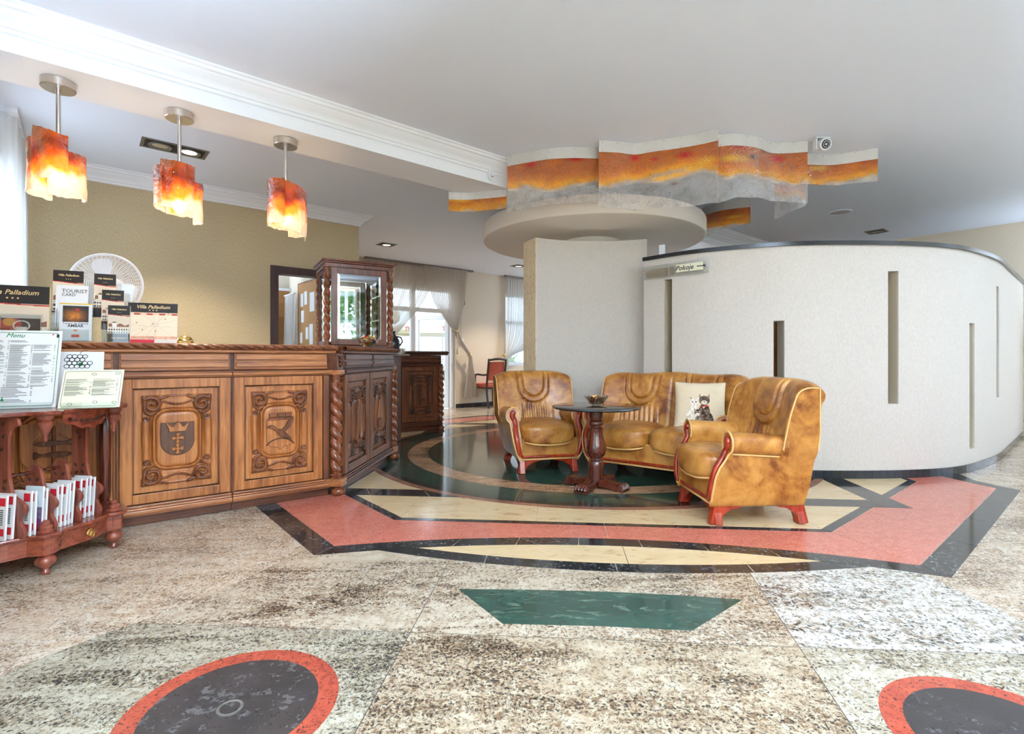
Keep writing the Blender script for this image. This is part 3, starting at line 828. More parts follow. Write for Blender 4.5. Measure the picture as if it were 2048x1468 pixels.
def poly_relief(polys, depth, y, bev=0.003):
    """flat carved shapes in the xz plane standing proud of y; edges chamfered"""
    mb = MB()
    for pl in polys:
        P = np.array(pl, float); a = 0.5 * np.sum(P[:, 0] * np.roll(P[:, 1], -1) - np.roll(P[:, 0], -1) * P[:, 1])
        if a < 0: P = P[::-1]
        n = len(P)
        Q = []
        for i in range(n):
            e0 = P[i] - P[i - 1]; e1 = P[(i + 1) % n] - P[i]
            n0 = np.array([-e0[1], e0[0]]) / (np.hypot(*e0) + 1e-9); n1 = np.array([-e1[1], e1[0]]) / (np.hypot(*e1) + 1e-9)
            Q.append(P[i] + (n0 + n1) / max(0.5, 1 + np.dot(n0, n1)) * bev)
        vs = [(p[0], y, p[1]) for p in P] + [(p[0], y - depth * 0.6, p[1]) for p in P] + [(q[0], y - depth, q[1]) for q in Q]
        fs = [tuple(range(2 * n, 3 * n))]
        for b in (0, n):
            fs += [(b + i, b + (i + 1) % n, b + n + (i + 1) % n, b + n + i) for i in range(n)]
        mb.add(vs, fs)
    return mb
def twist_mesh(h, r, turns=4.5, lobes=2, name='twisted_column', mat=None):
    """barley twist shaft with turned ends"""
    nz, ns = 130, 22
    rows = []
    for i in range(nz + 1):
        t = i / nz; z = t * h
        end = min(t, 1 - t) * h
        if end < 0.055:
            e = end / 0.055
            rr = r * (1.12 if e < 0.18 else 0.78 if e < 0.36 else 1.1 if e < 0.62 else 0.74)
            rows.append([(rr * math.cos(2 * PI * k / ns), rr * math.sin(2 * PI * k / ns), z) for k in range(ns)])
        else:
            a = turns * 2 * PI * t
            row = []
            for k in range(ns):
                q = 2 * PI * k / ns
                c_ = abs(math.cos(lobes * 0.5 * (q + a)))
                rr = r * (0.50 + 0.58 * c_ ** 0.7)
                row.append((rr * math.cos(q), rr * math.sin(q), z))
            rows.append(row)
    mb = MB().grid(rows, cv=True)
    mb.f.append(tuple(range(ns - 1, -1, -1))); mb.f.append(tuple(nz * ns + k for k in range(ns)))
    return mb.mesh(name, mat or M['twist'], 50)
BUN = [(0.001, 0), (0.034, 0.0), (0.048, 0.012), (0.052, 0.028), (0.046, 0.044), (0.030, 0.05), (0.026, 0.056), (0.034, 0.062), (0.036, 0.07), (0.001, 0.07)]
bun_me = MB().lathe(BUN, 24, cap=False).mesh('bun_foot', M['twist'], 40)
TW = twist_mesh(0.775, 0.042, 4.6)
def moulding(mb, x0, x1, y0, levels):
    """stack of strips: (z0, z1, projection) in front of y0"""
    for z0, z1, pr in levels: mb.bx(x0, x1, y0 - pr, y0 + 0.02, z0, z1)
    return mb
def rail_frame(x0, x1, z0, z1, st, y0, y1):
    """mitred frame of stiles and rails with a small inner bead"""
    m = MB()
    m.bx(x0, x0 + st, y0, y1, z0, z1).bx(x1 - st, x1, y0, y1, z0, z1)
    m.bx(x0 + st, x1 - st, y0, y1, z1 - st * 0.95, z1).bx(x0 + st, x1 - st, y0, y1, z0, z0 + st * 0.95)
    return m
def bead(x0, x1, z0, z1, y, r=0.006):
    return MB().tube([(x0, y, z0), (x1, y, z0), (x1, y, z1), (x0, y, z1)], r, 6, closed=True)
PANELS = {}
def door_panel(parent, x0, x1, z0, z1, crest=None, st=0.062, mats=('oak', 'oak_carve')):
    """panelled door: frame, carved panel, bead and heraldic carving"""
    d = rail_frame(x0, x1, z0, z1, st, -0.034, -0.004).build('door', M[mats[0]], parent, bevel=0.004)
    wd, ht = round(x1 - x0 - 2 * st, 3), round(z1 - z0 - 1.9 * st, 3)
    key = (wd, ht, mats)
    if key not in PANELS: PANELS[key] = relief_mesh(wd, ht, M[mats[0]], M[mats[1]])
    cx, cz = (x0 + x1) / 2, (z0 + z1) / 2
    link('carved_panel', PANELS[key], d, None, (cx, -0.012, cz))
    bead(x0 + st + 0.003, x1 - st - 0.003, z0 + 0.95 * st + 0.003, z1 - 0.95 * st - 0.003, -0.024, 0.008).build('bead', M['oak_carve'], d, 50)
    if crest: crest(d, cx, cz)
    return d
def shift(pl, dx, dz, s=1.0): return [(p[0] * s + dx, p[1] * s + dz) for p in pl]
SHIELD = [(-0.09, 0.1), (0.09, 0.1)] + [(0.09, -0.02)] + arc(0, -0.02, 0.09, 0, -PI, 14)[1:-1] + [(-0.09, -0.02)]
SHIELD2 = [(-0.09, 0.09), (0.09, 0.09), (0.092, -0.05)] + spline([(0.09, -0.06), (0.07, -0.095), (0.02, -0.108), (0, -0.128), (-0.02, -0.108), (-0.07, -0.095), (-0.09, -0.06)], 4) + [(-0.092, -0.05)]
def pattee(s):
    out = []
    for k in range(4):
        a = k * PI / 2; c_, s_ = math.cos(a), math.sin(a)
        for x, y in ((0.18, -0.18), (0.4, -0.25), (1, -0.42), (1, 0.42), (0.4, 0.25), (0.18, 0.18)):
            out.append(((x * c_ - y * s_) * s, (x * s_ + y * c_) * s))
    return out
CROWN = [(-0.042, -0.02), (0.042, -0.02), (0.046, -0.005), (0.058, 0.03), (0.066, 0.036), (0.052, 0.036), (0.034, 0.014), (0.024, 0.012), (0.014, 0.03), (0.006, 0.036), (0, 0.046),
         (-0.006, 0.036), (-0.014, 0.03), (-0.024, 0.012), (-0.034, 0.014), (-0.052, 0.036), (-0.066, 0.036), (-0.058, 0.03), (-0.046, -0.005)]
def crest_crosses(d, cx, cz):
    y = -0.0255
    poly_relief([shift(SHIELD, cx, cz + 0.005)], 0.005, y).build('shield', M['oak_field'], d, fix=True)
    poly_relief([shift(CROWN, cx, cz + 0.066, 1.05)], 0.014, y - 0.003).build('crown', M['oak'], d, fix=True)
    for dz in (0.005, -0.062): poly_relief([shift(pattee(0.032), cx, cz + dz)], 0.012, y - 0.003).build('cross', M['oak'], d, fix=True)
def crest_eagle(d, cx, cz):
    y = -0.0255
    poly_relief([shift(SHIELD2, cx, cz - 0.01)], 0.005, y).build('shield', M['oak'], d, fix=True)
    walls = [[(-0.075 + i * 0.053, 0.095), (-0.03 + i * 0.053, 0.095), (-0.03 + i * 0.053, 0.125), (-0.075 + i * 0.053, 0.125)] for i in range(3)] + [[(-0.08, 0.075), (0.08, 0.075), (0.08, 0.092), (-0.08, 0.092)]]
    poly_relief([shift(w_, cx, cz) for w_ in walls], 0.012, y - 0.002).build('mural_crown', M['oak_carve'], d, fix=True)
    body = spline([(-0.022, 0.012), (-0.004, 0.022), (0.02, 0.008), (0.05, -0.026), (0.072, -0.052), (0.04, -0.046), (0.01, -0.034), (-0.016, -0.014)], 3, True)
    wl = spline([(-0.01, 0.006), (-0.03, 0.036), (-0.055, 0.05), (-0.088, 0.038), (-0.062, 0.03), (-0.035, 0.012), (-0.016, -0.008)], 3, True)
    wr = spline([(0.002, 0.012), (0.026, 0.036), (0.05, 0.078), (0.082, 0.098), (0.078, 0.062), (0.05, 0.02), (0.022, 0.0)], 3, True)
    hill = arc(0, -0.17, 0.12, PI * 0.22, PI * 0.78, 10)
    for nm, pl in (('eagle_body', body), ('eagle_wing', wl), ('eagle_wing', wr)):
        poly_relief([shift(pl, cx, cz - 0.01, 1.05)], 0.020, y - 0.003).build(nm, M['oak_carve'], d, fix=True)
    MB().tube([(cx + p[0], y - 0.006, cz + p[1] - 0.005) for p in hill], 0.004, 6).build('hill_line', M['oak_deep'], d, 50)
def crest_fish(d, cx, cz):
    y = -0.0255
    poly_relief([shift(SHIELD, cx, cz + 0.01, 1.35)], 0.005, y).build('shield', M['oak'], d, fix=True)
    MB().tube([(cx + 0.02, y - 0.008, cz + 0.14), (cx + 0.02, y - 0.008, cz - 0.12)], 0.010, 8).build('sword', M['oak_carve'], d, 50)
    MB().lathe([(0.001, -0.02), (0.014, -0.014), (0.02, 0), (0.014, 0.014), (0.001, 0.02)], 12, (cx + 0.02, y - 0.008, cz + 0.14), cap=False).build('pommel', M['oak'], d, 60)
    MB().tube([(cx + 0.02 + p[0], y - 0.008, cz + p[1]) for p in arc(0, 0.0, 0.085, PI * 0.1, PI * 0.9, 12)], 0.007, 6).build('guard', M['oak'], d, 50)
    for dz, sg in ((0.03, 1), (-0.035, -1)):
        fish = spline([(-0.08, 0), (-0.05, 0.016), (0.0, 0.018), (0.05, 0.008), (0.08, 0.024), (0.085, 0.0), (0.08, -0.016), (0.05, -0.004), (0.0, -0.014), (-0.05, -0.014)], 3, True)
        poly_relief([shift([(p[0] * sg, p[1]) for p in fish], cx + 0.02, cz + dz)], 0.02, y - 0.003).build('fish', M['oak_carve'], d, fix=True)
def crest_tower(d, cx, cz):
    y = -0.0255
    pl = [[(-0.012, -0.2), (0.012, -0.2), (0.012, 0.1), (-0.012, 0.1)], [(-0.03, 0.05), (0.03, 0.05), (0.03, 0.062), (-0.03, 0.062)], [(-0.03, 0.078), (0.03, 0.078), (0.03, 0.09), (-0.03, 0.09)],
          [(-0.05, -0.14), (-0.015, -0.1), (-0.015, -0.12), (-0.05, -0.16)], [(0.05, -0.14), (0.015, -0.1), (0.015, -0.12), (0.05, -0.16)], [(-0.07, -0.21), (0.07, -0.21), (0.07, -0.195), (-0.07, -0.195)], [(-0.006, 0.1), (0.006, 0.1), (0.0, 0.2)]]
    for q in pl: poly_relief([shift(q, cx, cz)], 0.010, y).build('tower_carving', M['oak_carve'], d, fix=True)
def crest_ship(d, cx, cz):
    y = -0.0255
    hull = spline([(-0.06, -0.06), (0.06, -0.06), (0.055, -0.11), (0.02, -0.14), (-0.02, -0.14), (-0.055, -0.11)], 4, True)
    poly_relief([shift(hull, cx, cz)], 0.012, y).build('hull_carving', M['oak_carve'], d, fix=True)
    for q in ([(-0.05, -0.05), (-0.006, -0.05), (-0.006, 0.12), (-0.03, 0.06)], [(0.006, -0.05), (0.05, -0.05), (0.04, 0.03), (0.006, 0.15)]):
        poly_relief([shift(q, cx, cz)], 0.009, y).build('sail_carving', M['oak'], d, fix=True)
    MB().tube([(cx, y - 0.006, cz - 0.06), (cx, y - 0.006, cz + 0.17)], 0.005, 6).build('mast_carving', M['oak_deep'], d, 50)
def crest_fountain(d, cx, cz):
    y = -0.0255
    bowl = spline([(-0.08, -0.06), (0.08, -0.06), (0.05, -0.085), (0.015, -0.1), (0.02, -0.15), (-0.02, -0.15), (-0.015, -0.1), (-0.05, -0.085)], 3, True)
    fig = spline([(-0.012, -0.05), (0.012, -0.05), (0.018, 0.02), (0.024, 0.07), (0.01, 0.1), (0.012, 0.125), (0, 0.135), (-0.012, 0.125), (-0.01, 0.1), (-0.024, 0.07), (-0.018, 0.02)], 3, True)
    poly_relief([shift(bowl, cx, cz)], 0.012, y).build('bowl_carving', M['oak_deep'], d, fix=True)
    poly_relief([shift(fig, cx, cz)], 0.016, y).build('figure_carving', M['oak_deep'], d, fix=True)
    arch = arc(0, 0.03, 0.105, 0, PI, 16)
    MB().tube([(cx + p[0], y - 0.004, cz + p[1]) for p in [(0.105, -0.12)] + arch + [(-0.105, -0.12)]], 0.006, 6).build('arch_carving', M['oak_deep'], d, 50)

def cabinet(root, x0, x1, doors, depth=0.5, drawers=1, posts=(True, True), hmat=None, cut=0.0, mats=('oak', 'oak_carve')):
    """one counter unit: carcass, plinth, base and waist mouldings, frieze drawers, panelled doors"""
    h = hmat or M['oak_h']
    MB().prism([(x0, 0), (x1, 0), (x1, depth), (x0 + cut, depth)], 0.062, 1.06).build('carcass', M['oak_dark'], root)
    MB().prism([(x0, 0), (x1, 0), (x1, depth - 0.03), (x0 + cut, depth - 0.03)], 0.002, 0.062).build('plinth', M['oak_dark'], root, bevel=0.002)
    moulding(MB(), x0, x1, 0.0, [(0.062, 0.075, 0.045), (0.075, 0.1, 0.06), (0.1, 0.112, 0.05), (0.112, 0.128, 0.042)]).build('base_moulding', h, root, bevel=0.006)
    moulding(MB(), x0, x1, 0.0, [(0.903, 0.912, 0.042), (0.912, 0.930, 0.056), (0.930, 0.938, 0.045)]).build('waist_moulding', h, root, bevel=0.006)
    n = drawers; wd = (x1 - x0) / n
    for i in range(n):
        a, b = x0 + wd * i + 0.012, x0 + wd * (i + 1) - 0.012
        m = MB().bx(a, b, -0.03, 0.0, 0.945, 1.06)
        m.bx(a + 0.008, b - 0.008, -0.044, -0.02, 1.012, 1.052).bx(a + 0.008, b - 0.008, -0.048, -0.02, 0.966, 1.0)
        m.bx(a, b, -0.038, -0.02, 0.948, 0.957)
        m.build('drawer', h, root, bevel=0.007)
    for (a, b, cr_) in doors:
        door_panel(root, a, b, 0.134, 0.898, cr_, mats=mats)
    if posts[0]: MB().bx(x0, x0 + 0.014, -0.026, 0.0, 0.128, 0.9).build('stile', M['oak_carve'], root, bevel=0.003)
    if posts[1]: MB().bx(x1 - 0.014, x1, -0.026, 0.0, 0.128, 0.9).build('stile', M['oak_carve'], root, bevel=0.003)
# ------------------------------------------------------------------ reception counter
TH1 = math.atan2(0.606, 0.795); PC1 = (-1.380, 3.862, 0.0)
def unit(name, label, x_org=0.0):
    return empty(name, label, 'cabinet', PC1, TH1)
u0 = unit('counter_cabinet', 'carved oak counter cabinet with two fish on its shield, behind the brochure stand')
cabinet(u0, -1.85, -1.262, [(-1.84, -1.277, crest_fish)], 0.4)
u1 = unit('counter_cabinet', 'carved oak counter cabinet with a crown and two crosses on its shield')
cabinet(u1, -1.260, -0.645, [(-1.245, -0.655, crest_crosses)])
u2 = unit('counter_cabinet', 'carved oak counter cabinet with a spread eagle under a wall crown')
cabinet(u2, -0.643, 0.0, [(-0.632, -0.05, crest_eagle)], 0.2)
MB().bx(-0.045, -0.002, -0.036, 0.0, 0.128, 0.9).build('corner_stile', M['oak_carve'], u2, bevel=0.005)
TH2 = math.atan2(1.44, 0.08); PC2 = (-1.32, 3.86, 0.0)
u3 = empty('corner_cabinet', 'angled carved oak counter cabinet with two narrow doors below the display case', 'cabinet', PC2, TH2)
cabinet(u3, 0.075, 1.38, [(0.10, 0.665, crest_tower), (0.685, 1.25, crest_ship)], 0.75, 2, (False, False), M['oak_dark'], 0.62, ('oak_mid', 'oak_deep'))
MB().bx(1.26, 1.36, -0.034, 0.0, 0.13, 0.9).build('stile', M['oak_dark'], u3, bevel=0.005)
link('twisted_column', TW, u3, None, (-0.005, -0.005, 0.128))
link('twisted_column', TW, u3, None, (1.395, -0.03, 0.128))
link('bun_foot', bun_me, u3, None, (-0.005, -0.02, 0.002))
link('bun_foot', bun_me, u3, None, (1.395, -0.045, 0.002))
for xx in (-0.005, 1.395):
    MB().bx(xx - 0.05, xx + 0.05, -0.07, 0.06, 0.072, 0.128).build('column_base', M['oak_h'], u3, bevel=0.008)
    MB().bx(xx - 0.045, xx + 0.045, -0.055, 0.05, 0.903, 0.938).build('column_cap', M['oak_h'], u3, bevel=0.006)
MB().bx(-0.04, 0.075, -0.028, 0.05, 0.938, 1.062).build('corner_block', M['oak_dark'], u3, bevel=0.004)
lf = MB()
for i in range(3):
    for sgn in (-1, 1):
        lf.tube(spline([(0.018, -0.032, 0.96 + i * 0.03), (0.018 + sgn * 0.012, -0.038, 0.972 + i * 0.03), (0.018 + sgn * 0.02, -0.034, 0.985 + i * 0.03)], 4), 0.006, 6)
lf.build('acanthus_carving', M['oak_carve'], u3, 60)
# the gate leaf at the far end of the counter
TH3 = math.atan2(0.338, 0.5); PC3 = (-1.548, 7.05, 0.0)
u4 = empty('counter_gate_cabinet', 'dark carved oak cabinet with a fountain figure, far end of the counter', 'cabinet', PC3, TH3)
cabinet(u4, 0.0, 0.64, [(0.035, 0.575, crest_fountain)], 0.5, 1, (True, False), M['oak_dark'], 0.0, ('oak_carve', 'oak_deep'))
link('twisted_column', TW, u4, None, (0.615, -0.035, 0.128))
link('bun_foot', bun_me, u4, None, (0.615, -0.04, 0.002))
for zz in (0.2, 0.84):
    MB().bx(-0.012, 0.006, -0.045, -0.03, zz, zz + 0.075).build('hinge', M['brass'], u4, bevel=0.002)
MB().bx(-0.10, -0.004, 0.05, 0.5, 0.05, 0.95).build('side_panel', M['oak_h'], u4, bevel=0.003)
# worktops with a carved edge
def carved_edge(x0, x1, y, z, hgt=0.036, pitch=0.062):
    n = int((x1 - x0) / 0.005) + 2
    X = np.linspace(x0, x1, n); t = np.linspace(-1, 1, 11)
    XX, TTt = np.meshgrid(X, t, indexing='ij')
    base = 0.014 * np.sqrt(np.clip(1 - TTt ** 2, 0, 1))
    ph = (XX / pitch + 0.28 * np.sin(TTt * 1.6)) * 2 * PI
    lobe = np.abs(np.sin(ph / 2)) ** 0.7
    eye = np.exp(-(((XX / pitch) % 1 - 0.5) / 0.16) ** 2 - (TTt / 0.35) ** 2)
    D = base + 0.014 * lobe * np.sqrt(np.clip(1 - TTt ** 2, 0, 1)) - 0.010 * np.exp(-((np.sin(ph / 2)) / 0.22) ** 2) * (1 - TTt ** 2) + 0.007 * eye
    return np.stack([XX, y - D, z + TTt * hgt / 2], -1)
WTOP = 1.12
wt1 = empty('worktop', 'long carved-edged oak worktop over the front of the counter', 'worktop', PC1, TH1)
MB().prism([(-1.87, -0.055), (0.035, -0.055), (-0.205, 0.47), (-1.87, 0.47)], 1.062, WTOP).build('board', M['oak_h'], wt1, bevel=0.004)
MB().grid(carved_edge(-1.87, 0.05, -0.055, 1.098)).build('carved_edge', M['oak_mid'], wt1, 60, fix=True)
MB().tube([(-1.87, -0.05, 1.07), (0.04, -0.05, 1.07)], 0.011, 8).build('edge_bead', M['oak_h'], wt1, 50)
wt2 = empty('worktop', 'angled oak worktop carrying the glazed display case', 'worktop', PC2, TH2)
MB().prism([(-0.015, -0.05), (1.5, -0.05), (1.5, 0.85), (0.42, 0.85)], 1.062, WTOP).build('board', M['oak_dark'], wt2, bevel=0.005)
MB().grid(carved_edge(0.02, 1.5, -0.05, 1.098)).build('carved_edge', M['oak_carve'], wt2, 60, fix=True)
MB().tube([(0.02, -0.045, 1.07), (1.5, -0.045, 1.07)], 0.011, 8).build('edge_bead', M['oak_dark'], wt2, 50)
wt3 = empty('worktop', 'short dark worktop over the far end of the counter', 'worktop', PC3, TH3)
MB().bx(-0.12, 0.72, -0.055, 0.5, 1.062, WTOP).build('board', M['oak_deep'], wt3, bevel=0.005)
MB().grid(carved_edge(-0.12, 0.72, -0.055, 1.098)).build('carved_edge', M['oak_deep'], wt3, 60, fix=True)

# ------------------------------------------------------------------ glazed display case on the counter corner
THV = math.radians(29.4)
vit = empty('display_case', 'glazed oak display case with twisted corner columns on the counter corner', 'display case', (-1.715, 5.60, WTOP + 0.001), THV)
VW, VD, VH = 0.335, 0.25, 0.91
MB().bx(-VW - 0.02, VW + 0.02, -VD - 0.02, VD + 0.02, 0, 0.035).build('base', M['oak_dark'], vit, bevel=0.006)
m = MB().bx(-VW - 0.015, VW + 0.015, -VD - 0.015, VD + 0.015, VH - 0.075, VH - 0.035)
m.bx(-VW - 0.03, VW + 0.03, -VD - 0.03, VD + 0.03, VH - 0.035, VH - 0.018).bx(-VW - 0.045, VW + 0.045, -VD - 0.045, VD + 0.045, VH - 0.018, VH)
m.build('cornice', M['case'], vit, bevel=0.005)
VT = twist_mesh(VH - 0.11, 0.032, 4.6)
for x, y in ((-VW + 0.01, -VD + 0.012), (VW - 0.01, -VD + 0.012), (-VW + 0.01, VD - 0.012), (VW - 0.01, VD - 0.012)):
    link('twisted_column', VT, vit, None, (x, y, 0.035))
dr = rail_frame(-VW + 0.05, VW - 0.05, 0.04, VH - 0.08, 0.062, -VD - 0.004, -VD + 0.022).build('door_frame', M['case'], vit, bevel=0.004)
MB().bx(-VW + 0.115, VW - 0.115, -VD + 0.006, -VD + 0.010, 0.1, VH - 0.14).build('glass_pane', M['glass'], dr)
bev = MB()
gx0, gx1, gz0, gz1 = -VW + 0.113, VW - 0.113, 0.099, VH - 0.139
ii = 0.022
for a, b, c_, d_ in (((gx0, gz0), (gx1, gz0), (gx1 - ii, gz0 + ii), (gx0 + ii, gz0 + ii)), ((gx1, gz0), (gx1, gz1), (gx1 - ii, gz1 - ii), (gx1 - ii, gz0 + ii)),
                     ((gx1, gz1), (gx0, gz1), (gx0 + ii, gz1 - ii), (gx1 - ii, gz1 - ii)), ((gx0, gz1), (gx0, gz0), (gx0 + ii, gz0 + ii), (gx0 + ii, gz1 - ii))):
    bev.add([(a[0], -VD + 0.004, a[1]), (b[0], -VD + 0.004, b[1]), (c_[0], -VD + 0.0, c_[1]), (d_[0], -VD + 0.0, d_[1])], [(0, 1, 2, 3)])
bev.build('bevelled_edge', clear('bevel_glass', (0.9, 0.93, 0.93, 1), 0.22, 0.05), dr)
for sx in (-1, 1):
    sp = MB()
    x = sx * (VW - 0.012)
    for y0, y1, z0, z1 in ((-VD + 0.045, -VD + 0.075, 0.04, VH - 0.08), (VD - 0.075, VD - 0.045, 0.04, VH - 0.08), (-VD + 0.075, VD - 0.075, 0.04, 0.08), (-VD + 0.075, VD - 0.075, VH - 0.12, VH - 0.08)):
        sp.bx(x - 0.011, x + 0.011, y0, y1, z0, z1)
    f_ = sp.build('side_frame', M['oak_dark'], vit, bevel=0.003)
    MB().bx(x - 0.002, x + 0.002, -VD + 0.075, VD - 0.075, 0.08, VH - 0.12).build('glass_pane', M['glass'], f_)
MB().bx(-VW + 0.03, VW - 0.03, VD - 0.02, VD - 0.012, 0.035, VH - 0.075).build('mirror_back', M['mirror'], vit)
for zz in (0.33, 0.6):
    MB().bx(-VW + 0.04, VW - 0.04, -VD + 0.04, VD - 0.025, zz, zz + 0.006).build('glass_shelf', M['acrylic'], vit)
# ------------------------------------------------------------------ leather suite
def vnoise(X, Y, seed=0, oct_=3):
    """value noise on arrays"""
    out = np.zeros(np.shape(X)); amp = 1.0; tot = 0
    for o in range(oct_):
        r = np.random.RandomState(seed + o * 17).rand(64, 64)
        x = np.asarray(X) * 2 ** o; y = np.asarray(Y) * 2 ** o
        i = np.floor(x).astype(int); j = np.floor(y).astype(int); fx = x - i; fy = y - j
        fx = fx * fx * (3 - 2 * fx); fy = fy * fy * (3 - 2 * fy)
        g = lambda a, b: r[a % 64, b % 64]
        out += amp * ((g(i, j) * (1 - fx) + g(i + 1, j) * fx) * (1 - fy) + (g(i, j + 1) * (1 - fx) + g(i + 1, j + 1) * fx) * fy)
        tot += amp; amp *= 0.5
    return out / tot
def sstep(a, b, x):
    t = np.clip((x - a) / (b - a), 0, 1); return t * t * (3 - 2 * t)

def seat_unit(name, label, cat, n, loc, rz):
    """club chair (n = 1) or sofa (n = 2): front towards -y"""
    root = empty(name, label, cat, loc, rz)
    hw = 0.255 if n == 1 else 0.53
    L = M['leather']
    # ---- base box, narrower at the bottom
    rows = []
    for z, e in ((0.115, 0.0), (0.125, 0.008), (0.20, 0.03), (0.31, 0.045)):
        w_ = hw + e
        rows.append([(-w_, -0.345, z), (w_, -0.345, z), (w_, 0.30, z), (-w_, 0.30, z)])
    mb = MB().grid(rows, cv=True, flip=True); mb.f += [(0, 1, 2, 3), (15, 14, 13, 12)]
    mb.build('base', L, root, fix=True, bevel=0.01)
    # ---- seat cushions
    sw = hw * 2 / n
    for i in range(n):
        cx = -hw + sw * (i + 0.5)
        P = superbox((cx, -0.115, 0.352), (sw / 2 + 0.004, 0.285, 0.082), 0.42, 28, 48)
        X, Y, Z = P[..., 0], P[..., 1], P[..., 2]
        u = (X - cx) / (sw / 2)
        front = sstep(-0.1, -0.40, Y)
        P[..., 2] = Z + 0.018 * (1 - u ** 2) * np.clip((Z - 0.33) / 0.1, 0, 1) - 0.03 * front * (1 - u * u) * np.clip((0.40 - Z) / 0.08, 0, 1)
        P[..., 1] = Y - 0.03 * (1 - u ** 2) * front
        P[..., 2] += 0.004 * (vnoise(X * 9 + 3, Y * 9, 5 + i) - 0.5)
        MB().grid(P, cv=True).build('seat_cushion', L, root, 180, fix=True)
        r_ = P[8]; r_ = r_[np.argsort(np.arctan2(r_[:, 1] + 0.1, r_[:, 0] - cx))]
        pip = [tuple(q + np.array([0, -0.002, -0.001])) for q in r_ if q[1] < -0.16]
        MB().tube(pip, 0.009, 8).build('piping', M['piping'], root, 180)
    # ---- arms: flared panel with a rolled top, S-shaped front
    yf = lambda z: float(np.interp(z, [0.11, 0.2, 0.3, 0.36, 0.42, 0.47, 0.60], [-0.365, -0.37, -0.36, -0.335, -0.29, -0.265, -0.265]))
    sec = [(hw - 0.004, 0.12), (hw - 0.002, 0.22), (hw + 0.0, 0.33), (hw + 0.004, 0.42), (hw - 0.006, 0.47), (hw - 0.012, 0.505), (hw + 0.0, 0.548), (hw + 0.035, 0.575), (hw + 0.078, 0.572),
           (hw + 0.108, 0.545), (hw + 0.116, 0.505), (hw + 0.106, 0.468), (hw + 0.086, 0.452), (hw + 0.084, 0.44), (hw + 0.078, 0.36), (hw + 0.062, 0.25), (hw + 0.036, 0.16), (hw + 0.02, 0.118)]
    sec = spline(sec, 3, True)
    ts = [0, 0.012, 0.04, 0.1, 0.25, 0.45, 0.65, 0.85, 1.0]
    cxs, czs = hw + 0.045, 0.36
    for sgn in (-1, 1):
        rows = []
        for t in ts:
            row = []
            ins = 0.012 if t == 0 else 0.0
            for x, z in sec:
                y0 = yf(z); ye = 0.12 if z > 0.445 else 0.285 + 0.03 * (z - 0.12) / 0.3; y = y0 + (ye - y0) * t
                xx = x + (cxs - x) * ins * 1.0; zz = z + (czs - z) * ins * 0.5
                row.append((sgn * xx, y, zz - 0.02 * t * (1 if z > 0.4 else 0)))
            rows.append(row)
        mb = MB().grid(rows, cv=True)
        k = len(sec)
        mb.f.append(tuple(range(k))); mb.f.append(tuple((len(ts) - 1) * k + q for q in range(k - 1, -1, -1)))
        mb.build('arm', L, root, 50, fix=True)
        # seam under the roll and along the front edge
        MB().tube([(sgn * (hw + 0.088), -0.255 + 0.36 * t, 0.447 - 0.02 * t) for t in np.linspace(0, 1, 10)], 0.0055, 7).build('piping', M['piping'], root, 180)
        edge = spline([(hw + 0.012, 0.13), (hw + 0.04, 0.17), (hw + 0.066, 0.26), (hw + 0.081, 0.36), (hw + 0.087, 0.44), (hw + 0.108, 0.465), (hw + 0.118, 0.505), (hw + 0.108, 0.547), (hw + 0.07, 0.577), (hw + 0.03, 0.574), (hw + 0.0, 0.55), (hw - 0.012, 0.505), (hw - 0.004, 0.46)], 4)
        MB().tube([(sgn * x, yf(z) - 0.001, z) for x, z in edge], 0.007, 7).build('front_piping', M['piping'], root, 180)
        # wooden facing
        pth = spline([(hw + 0.034, 0.535), (hw + 0.058, 0.528), (hw + 0.062, 0.50), (hw + 0.044, 0.462), (hw + 0.04, 0.42), (hw + 0.044, 0.35), (hw + 0.036, 0.27), (hw + 0.018, 0.19), (hw - 0.006, 0.15)], 5)
        rad = np.interp(np.linspace(0, 1, len(pth)), [0, 0.1, 0.25, 0.5, 0.85, 1], [0.014, 0.027, 0.025, 0.022, 0.021, 0.012])
        MB().tube([(sgn * x, yf(z) - 0.006, z) for x, z in pth], list(rad), 12, flat=(0.8, 1.0), up=(0, 1, 0)).build('wood_facing', M['redwood'], root, 180)
    # ---- wooden strip along the bottom front
    for i in range(3 if n == 2 else 1):
        m_ = 3 if n == 2 else 1
        a = -hw + 0.012 + (2 * hw - 0.024) * i / m_ + 0.004; b = -hw + 0.012 + (2 * hw - 0.024) * (i + 1) / m_ - 0.004
        MB().tube([(a, -0.35, 0.148), (b, -0.35, 0.148)], 0.014, 10, flat=(0.9, 0.7)).build('wood_strip', M['redwood'], root, 60)
    MB().tube([(-hw - 0.004, -0.35, 0.124), (hw + 0.004, -0.35, 0.124)], 0.007, 8).build('piping', M['piping'], root, 180)
    # ---- back: swept profile, wrapped forward at the sides, horseshoe seams
    prof = spline([(0.10, 0.34), (0.135, 0.42), (0.165, 0.55), (0.195, 0.68), (0.225, 0.79), (0.25, 0.855), (0.295, 0.893), (0.345, 0.888), (0.378, 0.855), (0.374, 0.815), (0.352, 0.77), (0.345, 0.60), (0.325, 0.40), (0.30, 0.14), (0.24, 0.125), (0.16, 0.2)], 12, True)
    prof = np.array(prof)
    na = 150 if n == 1 else 260
    av = np.sin(np.linspace(-PI / 2, PI / 2, na))
    A, PY = np.meshgrid(av, prof[:, 0], indexing='ij'); _, PZ = np.meshgrid(av, prof[:, 1], indexing='ij')
    aw = hw + np.interp(PZ, [0.12, 0.16, 0.25, 0.36, 0.45, 0.6, 0.75, 0.9], [0.0, 0.012, 0.04, 0.06, 0.114, 0.12, 0.122, 0.122])
    k = np.abs(A)
